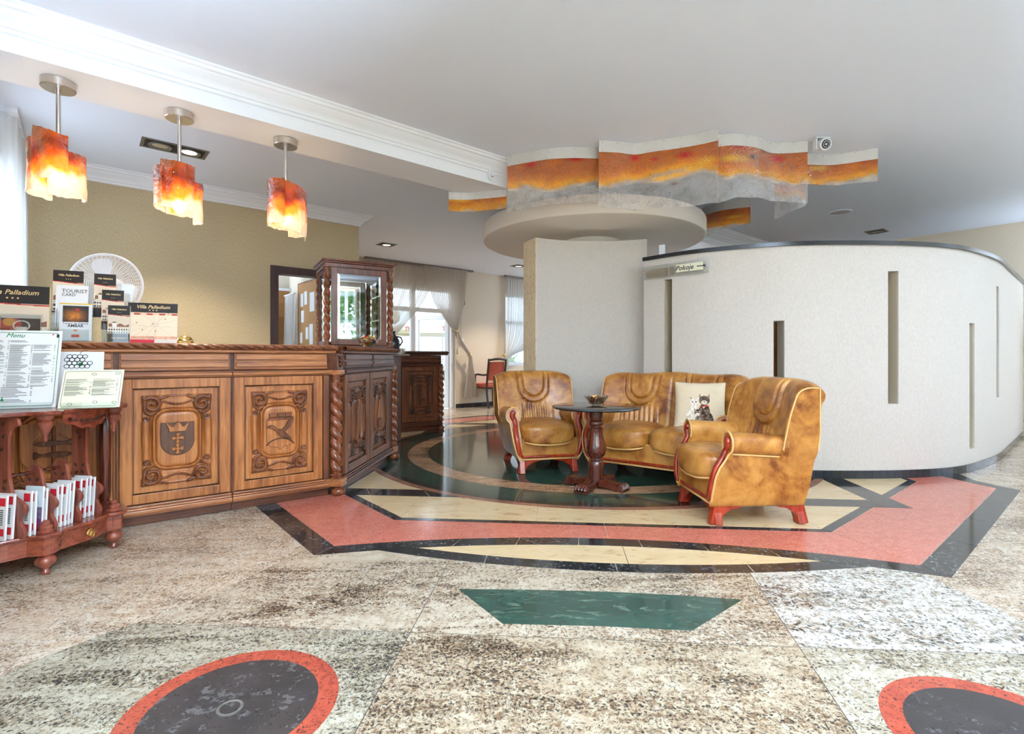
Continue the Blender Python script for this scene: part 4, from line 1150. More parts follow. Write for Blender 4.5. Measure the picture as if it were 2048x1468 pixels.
    edge = k if n == 1 else np.clip((k * (hw + 0.1) - (hw + 0.1 - 0.36)) / 0.36, 0, 1)
    X = A * aw
    Z = PZ - 0.05 * edge ** 5 * sstep(0.6, 0.88, PZ)
    if n == 2: Z = Z + (0.018 * np.cos(A * PI * 1.0 * 2) - 0.018) * 0.5 * sstep(0.6, 0.88, PZ)
    yc = np.interp(PZ, [0.12, 0.4, 0.88], [0.24, 0.26, 0.31])
    pinch = 1 - 0.10 * sstep(0.97, 1.0, k)
    Yv = yc + (PY - yc) * pinch - 0.085 * edge ** 2.2 * sstep(0.2, 0.5, PZ) * (0.12 + 0.88 * sstep(0.05, -0.06, PY - yc))
    # decoration on the front face
    frontmask = sstep(0.02, -0.03, PY - yc) * sstep(0.36, 0.42, PZ)
    top = sstep(0.93, 0.86, PZ)
    cs = [0.0] if n == 1 else [-hw / 2 - 0.02, hw / 2 + 0.02]
    disp = np.zeros(X.shape)
    for c_ in cs:
        xr = np.abs(X - c_)
        # signed distance-like value to horseshoe curves
        def U(hwid, bot, rad):
            cz = bot + rad
            dd = np.where(Z > cz, xr - hwid - (Z - cz) * 0.08, np.hypot(xr * rad / hwid, np.minimum(Z - cz, 0)) - rad)
            return dd
        outer = U(0.155, 0.585, 0.145); inner = U(0.105, 0.645, 0.115)
        disp += 0.020 * sstep(0.004, -0.014, outer) - 0.014 * np.exp(-((outer) / 0.006) ** 2)
        disp += 0.012 * sstep(0.002, -0.02, inner) - 0.016 * np.exp(-((inner) / 0.006) ** 2)
        below = sstep(0.0, 0.02, outer) * sstep(0.60, 0.54, Z) * sstep(0.17, 0.12, xr)
        disp += 0.008 * np.sin((X - c_) * 130 + 6 * (Z - 0.5)) * below
        disp -= 0.008 * np.exp(-((xr - 0.185 - (0.5 - Z) * 0.1) / 0.006) ** 2) * sstep(0.60, 0.52, Z)
    if n == 2: disp -= 0.012 * np.exp(-(X / 0.012) ** 2)
    Yv = Yv - disp * frontmask
    Yv += 0.004 * (vnoise(X * 7 + 20, Z * 7, 3) - 0.5) * frontmask
    P = np.stack([X, Yv, Z], -1)
    mb = MB().grid(P, cv=True)
    kk = len(prof)
    mb.f.append(tuple(range(kk - 1, -1, -1))); mb.f.append(tuple((na - 1) * kk + q for q in range(kk)))
    mb.build('backrest', L, root, 55, fix=True)
    # piping down the side of the back
    sel = [i for i in range(kk) if prof[i, 1] > 0.47 and prof[i, 0] < 0.345]
    for e, sg in ((na - 3, 1), (2, -1)):
        path = [tuple(P[e, i] + np.array([0.003 * sg, 0, 0])) for i in sel]
        MB().tube(path, 0.005, 6).build('back_piping', M['piping'], root, 180)
    # ---- bracket feet
    fx = [(-0.19, 0.118), (-0.185, 0.104), (-0.12, 0.095), (-0.062, 0.062), (-0.038, 0.025), (-0.034, 0.002), (0.032, 0.002), (0.022, 0.04), (0.0, 0.118)]
    for sx in (-1, 1):
        for sy in (-1, 1):
            ox, oy = sx * (hw + 0.0), (-0.335 if sy < 0 else 0.295)
            m = MB()
            pl = [(ox + sx * a, b) for a, b in fx]
            if sx > 0: pl = pl[::-1]
            m.prism(pl, min(oy, oy - sy * 0.05), max(oy, oy - sy * 0.05), 'xz')
            pl = [(oy + sy * a, b) for a, b in fx]
            if sy > 0: pl = pl[::-1]
            m.prism(pl, min(ox + sx * 0.012, ox - sx * 0.035), max(ox + sx * 0.012, ox - sx * 0.035), 'yz')
            m.build('foot', M['redwood'], root, fix=True, bevel=0.004)
    return root
ZF = 0.0024
seat_unit('armchair', 'tan leather club armchair facing the camera, left of the round table', 'armchair', 1, (0.255, 4.935, ZF), math.radians(12.5))
seat_unit('sofa', 'tan leather two-seat sofa with a cat cushion against the curved white wall', 'sofa', 2, (1.325, 4.52, ZF), math.radians(-37.0))
seat_unit('armchair', 'tan leather armchair turned sideways on the right, nearest the camera', 'armchair', 1, (1.53, 3.44, ZF), math.radians(-87.0)).scale[1] = 0.9

# ------------------------------------------------------------------ cushion with three cats
def paint_cats(n):
    """flat print: linen ground with a white cat, a tabby with a red collar and a kitten"""
    x = np.linspace(0, 1, n); Xc, Yc = np.meshgrid(x, x, indexing='ij')
    C = np.zeros((n, n, 3)); C[:] = srgb(216, 198, 168)[:3]
    nz = vnoise(Xc * 28, Yc * 28, 9)
    nf = vnoise(Xc * 60, Yc * 60, 19)
    def fill(mask, a, b, f):
        f = np.clip((f - 0.35) / 0.3, 0, 1)[..., None]
        col = np.array(srgb(*a)[:3]) * (1 - f) + np.array(srgb(*b)[:3]) * f
        C[mask] = col[mask]
    ell = lambda cx, cy, rx, ry, a=0.0: (((Xc - cx) * math.cos(a) + (Yc - cy) * math.sin(a)) / rx) ** 2 + ((-(Xc - cx) * math.sin(a) + (Yc - cy) * math.cos(a)) / ry) ** 2 < 1
    tri = lambda p: inside(Xc, Yc, p)
    def cat(cx, by, hx, hy, s, ca, cb, body, ear):
        fill(body, ca, cb, nz)
        for sg in (-1, 1):
            fill(tri([(hx + sg * 0.35 * s, hy + 0.25 * s), (hx + sg * 0.98 * s, hy + 0.5 * s), (hx + sg * 0.92 * s, hy + 1.45 * s)]), ear, cb, nf)
        fill(ell(hx, hy, 1.0 * s, 0.92 * s), ca, cb, nf)
    # white cat
    body = ell(0.36, 0.16, 0.15, 0.16) | ell(0.40, 0.30, 0.105, 0.16) | ell(0.23, 0.10, 0.13, 0.025, -0.35)
    cat(0.4, 0.1, 0.40, 0.52, 0.088, (206, 190, 168), (240, 232, 220), body, (120, 96, 84))
    for dx in (-0.032, 0.036): fill(ell(0.40 + dx, 0.53, 0.016, 0.013), (20, 18, 20), (20, 18, 20), nz)
    fill(ell(0.405, 0.485, 0.012, 0.008), (196, 130, 120), (196, 130, 120), nz)
    # tabby
    body = ell(0.62, 0.15, 0.155, 0.20) | ell(0.595, 0.30, 0.115, 0.20) | ell(0.72, 0.06, 0.08, 0.06)
    cat(0.6, 0.1, 0.595, 0.57, 0.105, (54, 42, 36), (128, 106, 88), body, (150, 124, 104))
    fill(ell(0.595, 0.525, 0.062, 0.045), (196, 176, 152), (224, 208, 188), nf)
    for dx in (-0.04, 0.042): fill(ell(0.595 + dx, 0.575, 0.02, 0.009, 0.35 * np.sign(-dx)), (24, 18, 16), (24, 18, 16), nz)
    fill(tri([(0.582, 0.545), (0.61, 0.545), (0.596, 0.528)]), (60, 34, 30), (60, 34, 30), nz)
    fill(ell(0.6, 0.445, 0.095, 0.016, 0.12), (176, 66, 56), (206, 90, 74), nz)
    fill(ell(0.588, 0.415, 0.014, 0.014), (236, 232, 226), (236, 232, 226), nz)
    # kitten
    body = ell(0.475, 0.13, 0.065, 0.12)
    cat(0.47, 0.1, 0.468, 0.305, 0.07, (92, 76, 62), (176, 158, 138), body, (92, 70, 60))
    fill(ell(0.468, 0.272, 0.04, 0.03), (216, 204, 188), (232, 224, 212), nf)
    fill(ell(0.468, 0.355, 0.035, 0.022), (52, 40, 34), (84, 66, 54), nf)
    for dx in (-0.028, 0.028): fill(ell(0.468 + dx, 0.312, 0.014, 0.009), (28, 24, 22), (28, 24, 22), nz)
    return C
def color_attr(me, cols, name='print'):
    a = me.color_attributes.new(name, 'FLOAT_COLOR', 'POINT')
    c4 = np.concatenate([np.asarray(cols, float).reshape(-1, 3), np.ones((len(me.vertices), 1))], 1)
    a.data.foreach_set('color', c4.astype(np.float32).ravel())
NC = 150
xs = np.linspace(-1, 1, NC); XX, YY = np.meshgrid(xs, xs, indexing='ij')
puff = ((1 - np.abs(XX) ** 2.6) * (1 - np.abs(YY) ** 2.6)) ** 0.55
pin = 1 - 0.05 * (np.abs(XX) ** 2) * (1 - np.abs(YY)) * 0 - 0.045 * ((1 - YY ** 2) * np.abs(XX) ** 6 + 0)
HX = HY = 0.2
PXc = XX * HX * (1 - 0.05 * (1 - YY ** 2) * np.abs(XX) ** 4); PYc = YY * HY * (1 - 0.05 * (1 - XX ** 2) * np.abs(YY) ** 4)
wr = 0.005 * (vnoise(XX * 3 + 5, YY * 3, 2) - 0.5)
cush = empty('cushion', 'square beige cushion printed with three cats on the leather sofa', 'cushion', (1.58, 4.335, 0.437), math.radians(-22))
mb = MB().grid(np.stack([PXc, -0.062 * puff + wr, PYc], -1))
me = mb.mesh('cushion_front', M['print_cloth'], 180)
color_attr(me, paint_cats(NC).reshape(-1, 3))
tilt = math.radians(-20)
link('cushion_front', me, cush, None, (0, 0, 0.19), (tilt, 0, 0))
s2 = slice(None, None, 3)
MB().grid(np.stack([PXc, 0.05 * puff, PYc], -1)[s2, s2] if (NC - 1) % 3 == 0 else np.stack([PXc, 0.05 * puff + wr, PYc], -1), flip=True).build('cushion_back', M['linen'], cush, 180, loc=(0, 0, 0.19), rot=(tilt, 0, 0))
rim = [(PXc[i, 0], wr[i, 0], PYc[i, 0]) for i in range(0, NC, 6)] + [(PXc[-1, j], wr[-1, j], PYc[-1, j]) for j in range(0, NC, 6)] + [(PXc[i, -1], wr[i, -1], PYc[i, -1]) for i in range(NC - 1, -1, -6)] + [(PXc[0, j], wr[0, j], PYc[0, j]) for j in range(NC - 1, -1, -6)]
MB().tube(rim, 0.004, 6, closed=True).build('seam', M['linen'], cush, 180, loc=(0, 0, 0.19), rot=(tilt, 0, 0))

# ------------------------------------------------------------------ round pedestal table
tb = empty('pedestal_table', 'round dark pedestal table with smoked glass top between the leather chairs', 'table', (0.668, 4.09, ZF), math.radians(8))
prof = [(0.052, 0.055), (0.056, 0.07), (0.054, 0.09), (0.058, 0.13), (0.060, 0.17), (0.056, 0.205), (0.050, 0.212), (0.056, 0.219), (0.056, 0.226), (0.048, 0.233), (0.05, 0.24), (0.068, 0.258), (0.08, 0.285), (0.081, 0.31),
        (0.074, 0.345), (0.062, 0.39), (0.056, 0.425), (0.054, 0.452), (0.058, 0.463), (0.058, 0.47), (0.046, 0.476), (0.046, 0.484), (0.056, 0.495), (0.059, 0.51), (0.054, 0.526), (0.044, 0.536), (0.046, 0.545), (0.055, 0.548), (0.057, 0.60), (0.057, 0.625)]
MB().lathe([(0.001, 0.055)] + prof + [(0.001, 0.625)], 36, cap=False).build('pedestal', M['walnut'], tb, 35)
for k in range(4):
    a = math.radians(45 + 90 * k)
    ft = MB()
    secs = []
    for t, wd, h0, h1 in ((0.0, 0.05, 0.02, 0.075), (0.10, 0.05, 0.018, 0.068), (0.17, 0.046, 0.014, 0.052), (0.215, 0.052, 0.014, 0.060), (0.245, 0.052, 0.014, 0.056), (0.255, 0.046, 0.018, 0.04)):
        secs.append([(t, -wd, h0), (t, wd, h0), (t, wd, h1 - 0.008), (t, wd * 0.7, h1), (t, wd * 0.3, h1 - 0.006), (t, 0, h1), (t, -wd * 0.3, h1 - 0.006), (t, -wd * 0.7, h1), (t, -wd, h1 - 0.008)])
    ft.grid(secs, cv=True); ft.f.append(tuple(range(9))); ft.f.append(tuple(45 + i for i in range(8, -1, -1)))
    f_ = ft.build('foot', M['walnut'], tb, 40, rot=(0, 0, a), fix=True)
    MB().bx(0.17, 0.262, -0.058, 0.058, 0.0, 0.014).build('foot_pad', M['walnut'], f_, bevel=0.004)
    for q in range(4):
        MB().tube([(0.225, -0.039 + q * 0.026, 0.05), (0.25, -0.039 + q * 0.026, 0.044), (0.258, -0.039 + q * 0.026, 0.022)], 0.011, 8).build('toe', M['walnut'], f_, 60)
MB().lathe([(0.001, 0.625), (0.338, 0.625), (0.346, 0.629), (0.349, 0.635), (0.346, 0.642), (0.338, 0.646), (0.001, 0.646)], 72, cap=False).build('table_top', M['tabletop'], tb, 40)
bw = empty('potpourri_bowl', 'small clear glass bowl of dried orange potpourri on the round table', 'bowl', (0.672, 4.10, ZF + 0.647))
nb = 48
def bowl_rows(R0, H0, th, wav):
    rows = []
    out = [(0.028, 0.0), (0.034, 0.004), (0.055, 0.022), (0.074, 0.045), (0.088, 0.072)]
    inn = [(0.086, 0.073), (0.071, 0.047), (0.052, 0.025), (0.030, 0.009), (0.001, 0.008)]
    for r, z in out + inn:
        row = []
        for k in range(nb):
            q = 2 * PI * k / nb; lip = sstep(0.03, 0.07, z)
            row.append((r * R0 * (1 + 0.04 * lip * math.cos(wav * q)) * math.cos(q), r * R0 * (1 + 0.04 * lip * math.cos(wav * q)) * math.sin(q), z * H0 + 0.006 * lip * math.cos(wav * q)))
        rows.append(row)
    return rows
m = MB().grid(bowl_rows(1.1, 1.05, 0, 8), cv=True, flip=True); m.f.append(tuple(range(nb - 1, -1, -1)))
m.build('glass_bowl', M['bowl_glass'], bw, 60)
pot = MB()
for k in range(150):
    r = 0.075 * math.sqrt(random.random()); a = random.random() * 2 * PI; z = 0.02 + random.random() * 0.06 * (1 - 0.3 * r / 0.075)
    r = min(r, 0.032 + z * 0.62)
    c_ = Matrix.Translation((r * math.cos(a), r * math.sin(a), z)) @ Matrix.Rotation(random.random() * 6, 4, 'Z') @ Matrix.Rotation(random.uniform(-1.1, 1.1), 4, 'X')
    s0 = len(pot.v); w_ = random.uniform(0.012, 0.024)
    G = [[(i * w_ * 0.5, j * w_ * 0.45, 0.006 * math.sin(i * 1.3 + j)) for j in (-1, 0, 1)] for i in (-1, 0, 1)]
    pot.grid(G); pot.xf(c_, s0)
t = NT('potpourri')
rn = t.noise(t.coord(), 60, 2).outputs[0]
t.bsdf(t.ramp(rn, [(0.3, srgb(84, 34, 18)), (0.45, srgb(150, 74, 30)), (0.55, srgb(226, 160, 84)), (0.7, srgb(240, 196, 130))]), 0.6)
po = pot.build('potpourri', t.m, bw, 180); po['kind'] = 'stuff'
# ------------------------------------------------------------------ amber art glass
def color_attr4(me, cols, name='print'):
    a = me.color_attributes.new(name, 'FLOAT_COLOR', 'POINT')
    a.data.foreach_set('color', np.asarray(cols, np.float32).reshape(-1, 4).ravel())
def art_glass(name, glow=False):
    t = NT(name)
    a = t.n('Attribute', attribute_name='print')
    v = t.coord()
    r1 = t.math('ABSOLUTE', t.math('SUBTRACT', t.noise(v, 9 if glow else 7.5, 2.5, 0.6, 1.6).outputs[0], 0.5))
    r2 = t.math('ABSOLUTE', t.math('SUBTRACT', t.noise(v, 34, 3, 0.6, 0.8).outputs[0], 0.5))
    h = t.math('ADD', t.math('MULTIPLY', t.math('MINIMUM', r1, 0.05), 9.0), t.math('MULTIPLY', t.math('MINIMUM', r2, 0.08), 2.5))
    nrm = t.bump(h, 0.4 if glow else 0.8, 0.012)
    crease_shade = t.ramp(r1, [(0.0, (0.5, 0.46, 0.42)), (0.012, (1, 1, 1))])       # fold lines of the glass, their shade darkened into the colour
    col = t.mix(0.35 if glow else 0.55, a.outputs['Color'], t.mix(1.0, a.outputs['Color'], crease_shade, 'MULTIPLY'))
    tr = t.n('BsdfTransparent', {0: col})
    tl = t.n('BsdfTranslucent', {0: col}); df = t.n('BsdfDiffuse', {0: col})
    body = t.n('MixShader', {0: 0.35 if glow else 0.6, 1: tl.outputs[0], 2: df.outputs[0]})
    mx = t.n('MixShader', {0: a.outputs['Alpha'], 1: tr.outputs[0], 2: body.outputs[0]})
    gl = t.n('BsdfGlossy', {0: (1, 1, 1, 1), 'Roughness': 0.12, 'Normal': nrm})
    fr = t.n('Fresnel', {'IOR': 1.45, 'Normal': nrm})
    return t.surf(t.n('MixShader', {0: t.math('MULTIPLY', fr.outputs[0], 0.45 if glow else 0.35), 1: mx.outputs[0], 2: gl.outputs[0]}).outputs[0])
M['art_glass'] = art_glass('amber_art_glass')
M['lamp_glass'] = art_glass('amber_lamp_glass', True)
def lerp_cols(stops, t):
    ts = [s_[0] for s_ in stops]
    return np.stack([np.interp(t, ts, [s_[1][c_] for s_ in stops]) for c_ in range(4)], -1)
AM_TOP, AM_DK, AM_OR, AM_YE, AM_CL = (0.62, 0.22, 0.03, 0.85), (0.40, 0.07, 0.008, 0.93), (0.72, 0.17, 0.008, 0.88), (0.97, 0.5, 0.04, 0.8), (0.95, 0.86, 0.74, 0.62)

def emit(name, col, strength):
    t = NT(name); return t.surf(t.n('Emission', {0: col, 1: strength}).outputs[0])
M['bulb'] = emit('lit_bulb', (1.0, 0.78, 0.5, 1), 14.0)
M['spot_lit'] = emit('lit_spot', (1.0, 0.82, 0.58, 1), 5.0)

def pendant(u, plates, label, zt, seed, rs=0.78, zr=(2.3, 1.9)):
    x, y = R(u, 3.9)
    root = empty('pendant_lamp', label, 'pendant lamp', (x, y, 2.6), 0, 'pendant lamps over the counter')
    MB().lathe([(0.001, -0.002), (0.078, -0.002), (0.08, -0.004), (0.08, -0.044), (0.077, -0.048), (0.001, -0.048)], 40, cap=False).build('canopy', M['steel'], root, 35)
    MB().tube([(0, 0, -0.04), (0, 0, zt - 2.6 - 0.02)], 0.011, 12).build('rod', M['steel'], root, 60)
    MB().tube([(0, 0, zt - 2.62), (0, 0, zt - 2.80)], 0.022, 14).build('lamp_holder', M['steel'], root, 60)
    hi_, lo_ = max(p_[4] for p_ in plates), min(p_[3] for p_ in plates)
    mp = lambda z: zr[1] + (z - lo_) * (zr[0] - zr[1]) / (hi_ - lo_)
    for k, (ac, ah, r, z0, z1, tl, tb) in enumerate(plates):
        r *= rs; z0, z1 = mp(z0), mp(z1)
        na, nz = 36, 40
        A = np.linspace(-1, 1, na); T_ = np.linspace(0, 1, nz)
        AA, TZ = np.meshgrid(A, T_, indexing='ij')
        a = math.radians(ac) + AA * math.radians(ah)
        zz = z1 + tl * AA - (z1 + tl * AA - z0 - tb * AA) * TZ
        rr = r + 0.016 * (vnoise(AA * 1.5 + seed, TZ * 2.2 + k * 3, seed + k) - 0.5) + 0.012 * np.sin(AA * 2.2 + k)
        N = np.stack([np.cos(a), np.sin(a), 0 * a], -1)
        edge = 0.012 * (vnoise(AA * 5, TZ * 5, seed + 7 + k) - 0.5) * (np.abs(TZ - 0.5) > 0.45)
        P = np.stack([rr * np.cos(a), rr * np.sin(a), zz - 2.6 + edge], -1)
        n1 = vnoise(AA * 2.4 + 9 * k, TZ * 4 + seed, seed + 3 * k, 4)
        tt = (zr[0] + 0.015 - zz) / (zr[0] - zr[1]) + 0.30 * (n1 - 0.5) + 0.05 * np.sin(AA * 3 + k)
        C = lerp_cols([(0.0, AM_TOP), (0.2, AM_OR), (0.36, AM_DK), (0.46, AM_OR), (0.56, AM_YE), (0.66, AM_YE), (0.76, AM_CL), (1.2, AM_CL)], tt)
        C[..., :3] *= (0.8 + 0.4 * vnoise(AA * 7, TZ * 9, seed + k + 40))[..., None]
        C = np.clip(C, 0, 1)
        me = MB().sheet(P, N, 0.006).mesh('glass_plate', M['lamp_glass'], 50)
        color_attr4(me, np.concatenate([C.reshape(-1, 4), C.reshape(-1, 4)]))
        pl = link('glass_plate', me, root)
        a0 = math.radians(ac); zc = (z0 + z1) / 2 + 0.07 - 2.6
        st = MB().tube([(0.015 * math.cos(a0), 0.015 * math.sin(a0), zc), ((r + 0.02) * math.cos(a0), (r + 0.02) * math.sin(a0), zc)], 0.004, 8)
        st.build('stand_off', M['chrome'], pl, 60)
    MB().lathe([(0.001, -0.055), (0.02, -0.052), (0.034, -0.035), (0.038, -0.015), (0.03, 0.012), (0.018, 0.03), (0.016, 0.05), (0.001, 0.05)], 20, (0, 0, zt - 2.6 - 0.245), cap=False).build('bulb', M['bulb'], root, 60)
    d = bpy.data.lights.new('pendant_light', 'POINT'); d.energy = 5.2; d.color = (1.0, 0.74, 0.45); d.shadow_soft_size = 0.045
    lo = bpy.data.objects.new('pendant_light', d); COL.objects.link(lo); lo.parent = root; lo.location = (0, 0, zt - 2.6 - 0.255)
    return root
pendant(-0.094, [(-82, 52, 0.15, 2.00, 2.325, -0.03, -0.01), (-165, 50, 0.155, 1.925, 2.25, 0.02, 0.01), (15, 45, 0.15, 1.915, 2.2, 0.0, 0.0), (112, 48, 0.145, 1.95, 2.18, 0.0, 0.0)],
        'amber glass pendant lamp nearest the window curtain, first of three over the counter', 2.30, 3, 0.77, (2.285, 1.94))
pendant(0.489, [(-70, 50, 0.15, 1.955, 2.33, -0.02, -0.02), (-160, 55, 0.155, 1.985, 2.285, 0.01, 0.015), (30, 45, 0.145, 1.89, 2.2, 0.0, 0.0), (120, 46, 0.145, 1.96, 2.2, 0.0, 0.0)],
        'amber glass pendant lamp in the middle of the three over the counter', 2.26, 11, 0.77, (2.25, 1.905))
pendant(1.139, [(-120, 52, 0.148, 1.95, 2.32, 0.0, 0.0), (-30, 50, 0.15, 1.88, 2.285, -0.03, -0.03), (60, 46, 0.15, 1.90, 2.2, 0.0, 0.0), (150, 42, 0.145, 1.96, 2.2, 0.0, 0.0)],
        'amber glass pendant lamp nearest the display case, last of three over the counter', 2.29, 23, 0.86, (2.28, 1.91))

# ------------------------------------------------------------------ ceiling sculpture of wavy glass sheets
def glass_sheet(pts, ztop, zb, style, seed, label, hs=0.095):
    """pts: plan curve of one sheet; zb: bottom heights along it"""
    root = empty('glass_sheet', label, 'glass sculpture', (0, 0, 0), 0, 'sheets of the ceiling glass sculpture')
    c_ = np.array(spline(pts, 16)); n = len(c_)
    tg = np.gradient(c_, axis=0); tg /= np.hypot(tg[:, 0], tg[:, 1])[:, None]; nm = np.stack([tg[:, 1], -tg[:, 0]], -1)      # towards the camera
    # metal strip
    Z = np.linspace(ztop - hs, ztop - 0.002, 3)
    P = np.array([[(c_[i, 0] + nm[i, 0] * 0.008, c_[i, 1] + nm[i, 1] * 0.008, z) for z in Z] for i in range(n)])
    N = np.repeat(np.concatenate([nm, np.zeros((n, 1))], 1)[:, None, :], 3, 1)
    st = MB().sheet(P, N, 0.003).build('metal_strip', M['strip'], root, 40, fix=True)
    sc_ = MB()
    for i in range(3, n - 2, max(6, n // 7)):
        for z in (ztop - 0.015, ztop - hs + 0.012):
            p = (c_[i, 0] + nm[i, 0] * 0.011, c_[i, 1] + nm[i, 1] * 0.011, z)
            s0 = len(sc_.v)
            sc_.lathe([(0.001, 0.004), (0.005, 0.003), (0.006, 0)], 8, cap=False)
            sc_.xf(Matrix.Translation(p) @ Matrix.Rotation(math.atan2(nm[i, 1], nm[i, 0]), 4, 'Z') @ Matrix.Rotation(PI / 2, 4, 'Y'), s0)
    so = sc_.build('screws', M['chrome'], st, 60); so['kind'] = 'stuff'
    # glass
    nz = 46
    S = np.linspace(0, 1, n); Tn = np.linspace(0, 1, nz)
    SS, TT_ = np.meshgrid(S, Tn, indexing='ij')
    zbot = np.interp(SS, np.linspace(0, 1, len(zb)), zb) + 0.012 * (vnoise(SS * 14, 0 * SS + seed, seed) - 0.5)
    z0 = ztop - hs + 0.02
    ZZ = z0 + (zbot - z0) * TT_
    wob = 0.008 * (vnoise(SS * 6 + seed, TT_ * 3, seed + 2) - 0.5)
    P = np.stack([c_[:, 0][:, None] + nm[:, 0][:, None] * wob, c_[:, 1][:, None] + nm[:, 1][:, None] * wob, ZZ], -1)
    N = np.repeat(np.concatenate([nm, np.zeros((n, 1))], 1)[:, None, :], nz, 1)
    lvl = (z0 - ZZ) / 0.40
    nA = vnoise(SS * style[1] + seed, lvl * 3.0, seed + 5, 4); nB = vnoise(SS * style[1] * 3, lvl * 9, seed + 9, 3)
    bound = style[0](S)[:, None]
    q = lvl - bound - 0.14 + 0.22 * (nA - 0.5)
    C = lerp_cols([(-0.6, (0.60, 0.17, 0.03, 0.9)), (-0.25, (0.62, 0.18, 0.025, 0.88)), (-0.12, (0.76, 0.27, 0.03, 0.85)), (-0.04, (0.92, 0.44, 0.03, 0.8)), (0.02, (0.95, 0.56, 0.08, 0.62)), (0.07, (0.96, 0.88, 0.76, 0.36)), (0.14, (0.992, 0.985, 0.97, 0.15)), (2, (0.992, 0.985, 0.97, 0.15))], q)
    C[..., :3] *= (0.82 + 0.36 * nB)[..., None]
    for (sx, ly, rx, ry, col) in style[2]:
        m_ = np.exp(-(((SS - sx) / rx) ** 2 + ((lvl - ly) / ry) ** 2) ** 1.4)[..., None]
        C = C * (1 - m_) + np.array(col) * m_
    C = np.clip(C, 0, 1)
    me = MB().sheet(P, N, 0.006).mesh('glass', M['art_glass'], 50)
    color_attr4(me, np.concatenate([C.reshape(-1, 4), C.reshape(-1, 4)]))
    link('glass', me, root)
    return root
RED = (0.62, 0.02, 0.015, 0.9); GOLD = (0.95, 0.55, 0.05, 0.8); BLK = (0.16, 0.10, 0.06, 0.85)
glass_sheet([(-0.04, 4.575), (0.13, 4.49), (0.325, 4.41), (0.53, 4.385), (0.76, 4.40)], CEIL, [2.315, 2.335, 2.345, 2.345],
            (lambda s: 0.30 + 0.16 * np.sin(s * 3.0), 4, [(0.3, 0.11, 0.07, 0.05, RED), (0.76, 0.06, 0.08, 0.06, RED)]), 4, 'wide wavy glass sheet left of centre with an orange band across its middle')
glass_sheet([(0.715, 4.255), (0.87, 4.27), (1.03, 4.31), (1.18, 4.245), (1.33, 4.19), (1.48, 4.12), (1.615, 4.03)], CEIL, [2.272, 2.265, 2.262, 2.25, 2.245],
            (lambda s: 0.42 + 0.10 * np.cos(s * 5.0), 4, [(0.33, 0.12, 0.05, 0.07, RED), (0.5, 0.2, 0.03, 0.04, RED), (0.74, 0.2, 0.06, 0.07, RED), (0.55, 0.62, 0.10, 0.06, GOLD), (0.68, 0.58, 0.10, 0.06, GOLD), (0.8, 0.5, 0.09, 0.07, GOLD), (0.9, 0.4, 0.08, 0.08, GOLD), (0.66, 0.76, 0.05, 0.04, BLK)]), 8, 'largest wavy glass sheet in the middle with a gold streak curling to the lower right')
glass_sheet([(1.655, 4.15), (1.78, 4.125), (1.97, 4.17), (2.14, 4.275), (2.29, 4.285), (2.44, 4.255)], CEIL, [2.27, 2.315, 2.335, 2.33, 2.30],
            (lambda s: 0.46 - 0.06 * s + 0.05 * np.sin(s * 9), 4, [(0.25, 0.04, 0.08, 0.06, RED), (0.68, 0.16, 0.09, 0.07, RED), (0.18, 0.30, 0.16, 0.07, GOLD), (0.38, 0.24, 0.05, 0.04, BLK)]), 13, 'crinkled glass sheet right of centre with a clear silvery lower half')
glass_sheet([(2.56, 4.53), (2.70, 4.545), (2.83, 4.54), (2.98, 4.48), (3.125, 4.40)], CEIL, [2.56, 2.55, 2.545, 2.54],
            (lambda s: 0.24 + 0.06 * np.sin(s * 6), 3, [(0.85, 0.03, 0.06, 0.04, RED), (0.25, 0.12, 0.15, 0.05, GOLD)]), 17, 'short narrow glass sheet at the right end of the sculpture')
glass_sheet([(-0.60, 4.885), (-0.42, 4.90), (-0.24, 4.86), (-0.05, 4.80)], 2.598, [2.42, 2.415, 2.42],
            (lambda s: 0.14 + 0 * s, 3, [(0.2, 0.07, 0.2, 0.04, GOLD)]), 21, 'low narrow glass sheet at the left end beside the white beam', 0.07)
glass_sheet([(2.28, 6.16), (2.38, 5.97), (2.52, 5.86), (2.68, 5.79)], CEIL, [2.44, 2.50, 2.52, 2.54],
            (lambda s: 0.22 + 0.1 * s, 3, [(0.7, 0.28, 0.2, 0.05, GOLD)]), 27, 'curled amber glass sheet hanging behind, beside the round ceiling disc', 0.10)
glass_sheet([(2.55, 5.0), (2.68, 4.93), (2.82, 4.95)], CEIL, [2.37, 2.43, 2.49],
            (lambda s: 0.2 + 0.1 * s, 3, []), 31, 'small grey glass sheet showing below the crinkled sheet', 0.10)

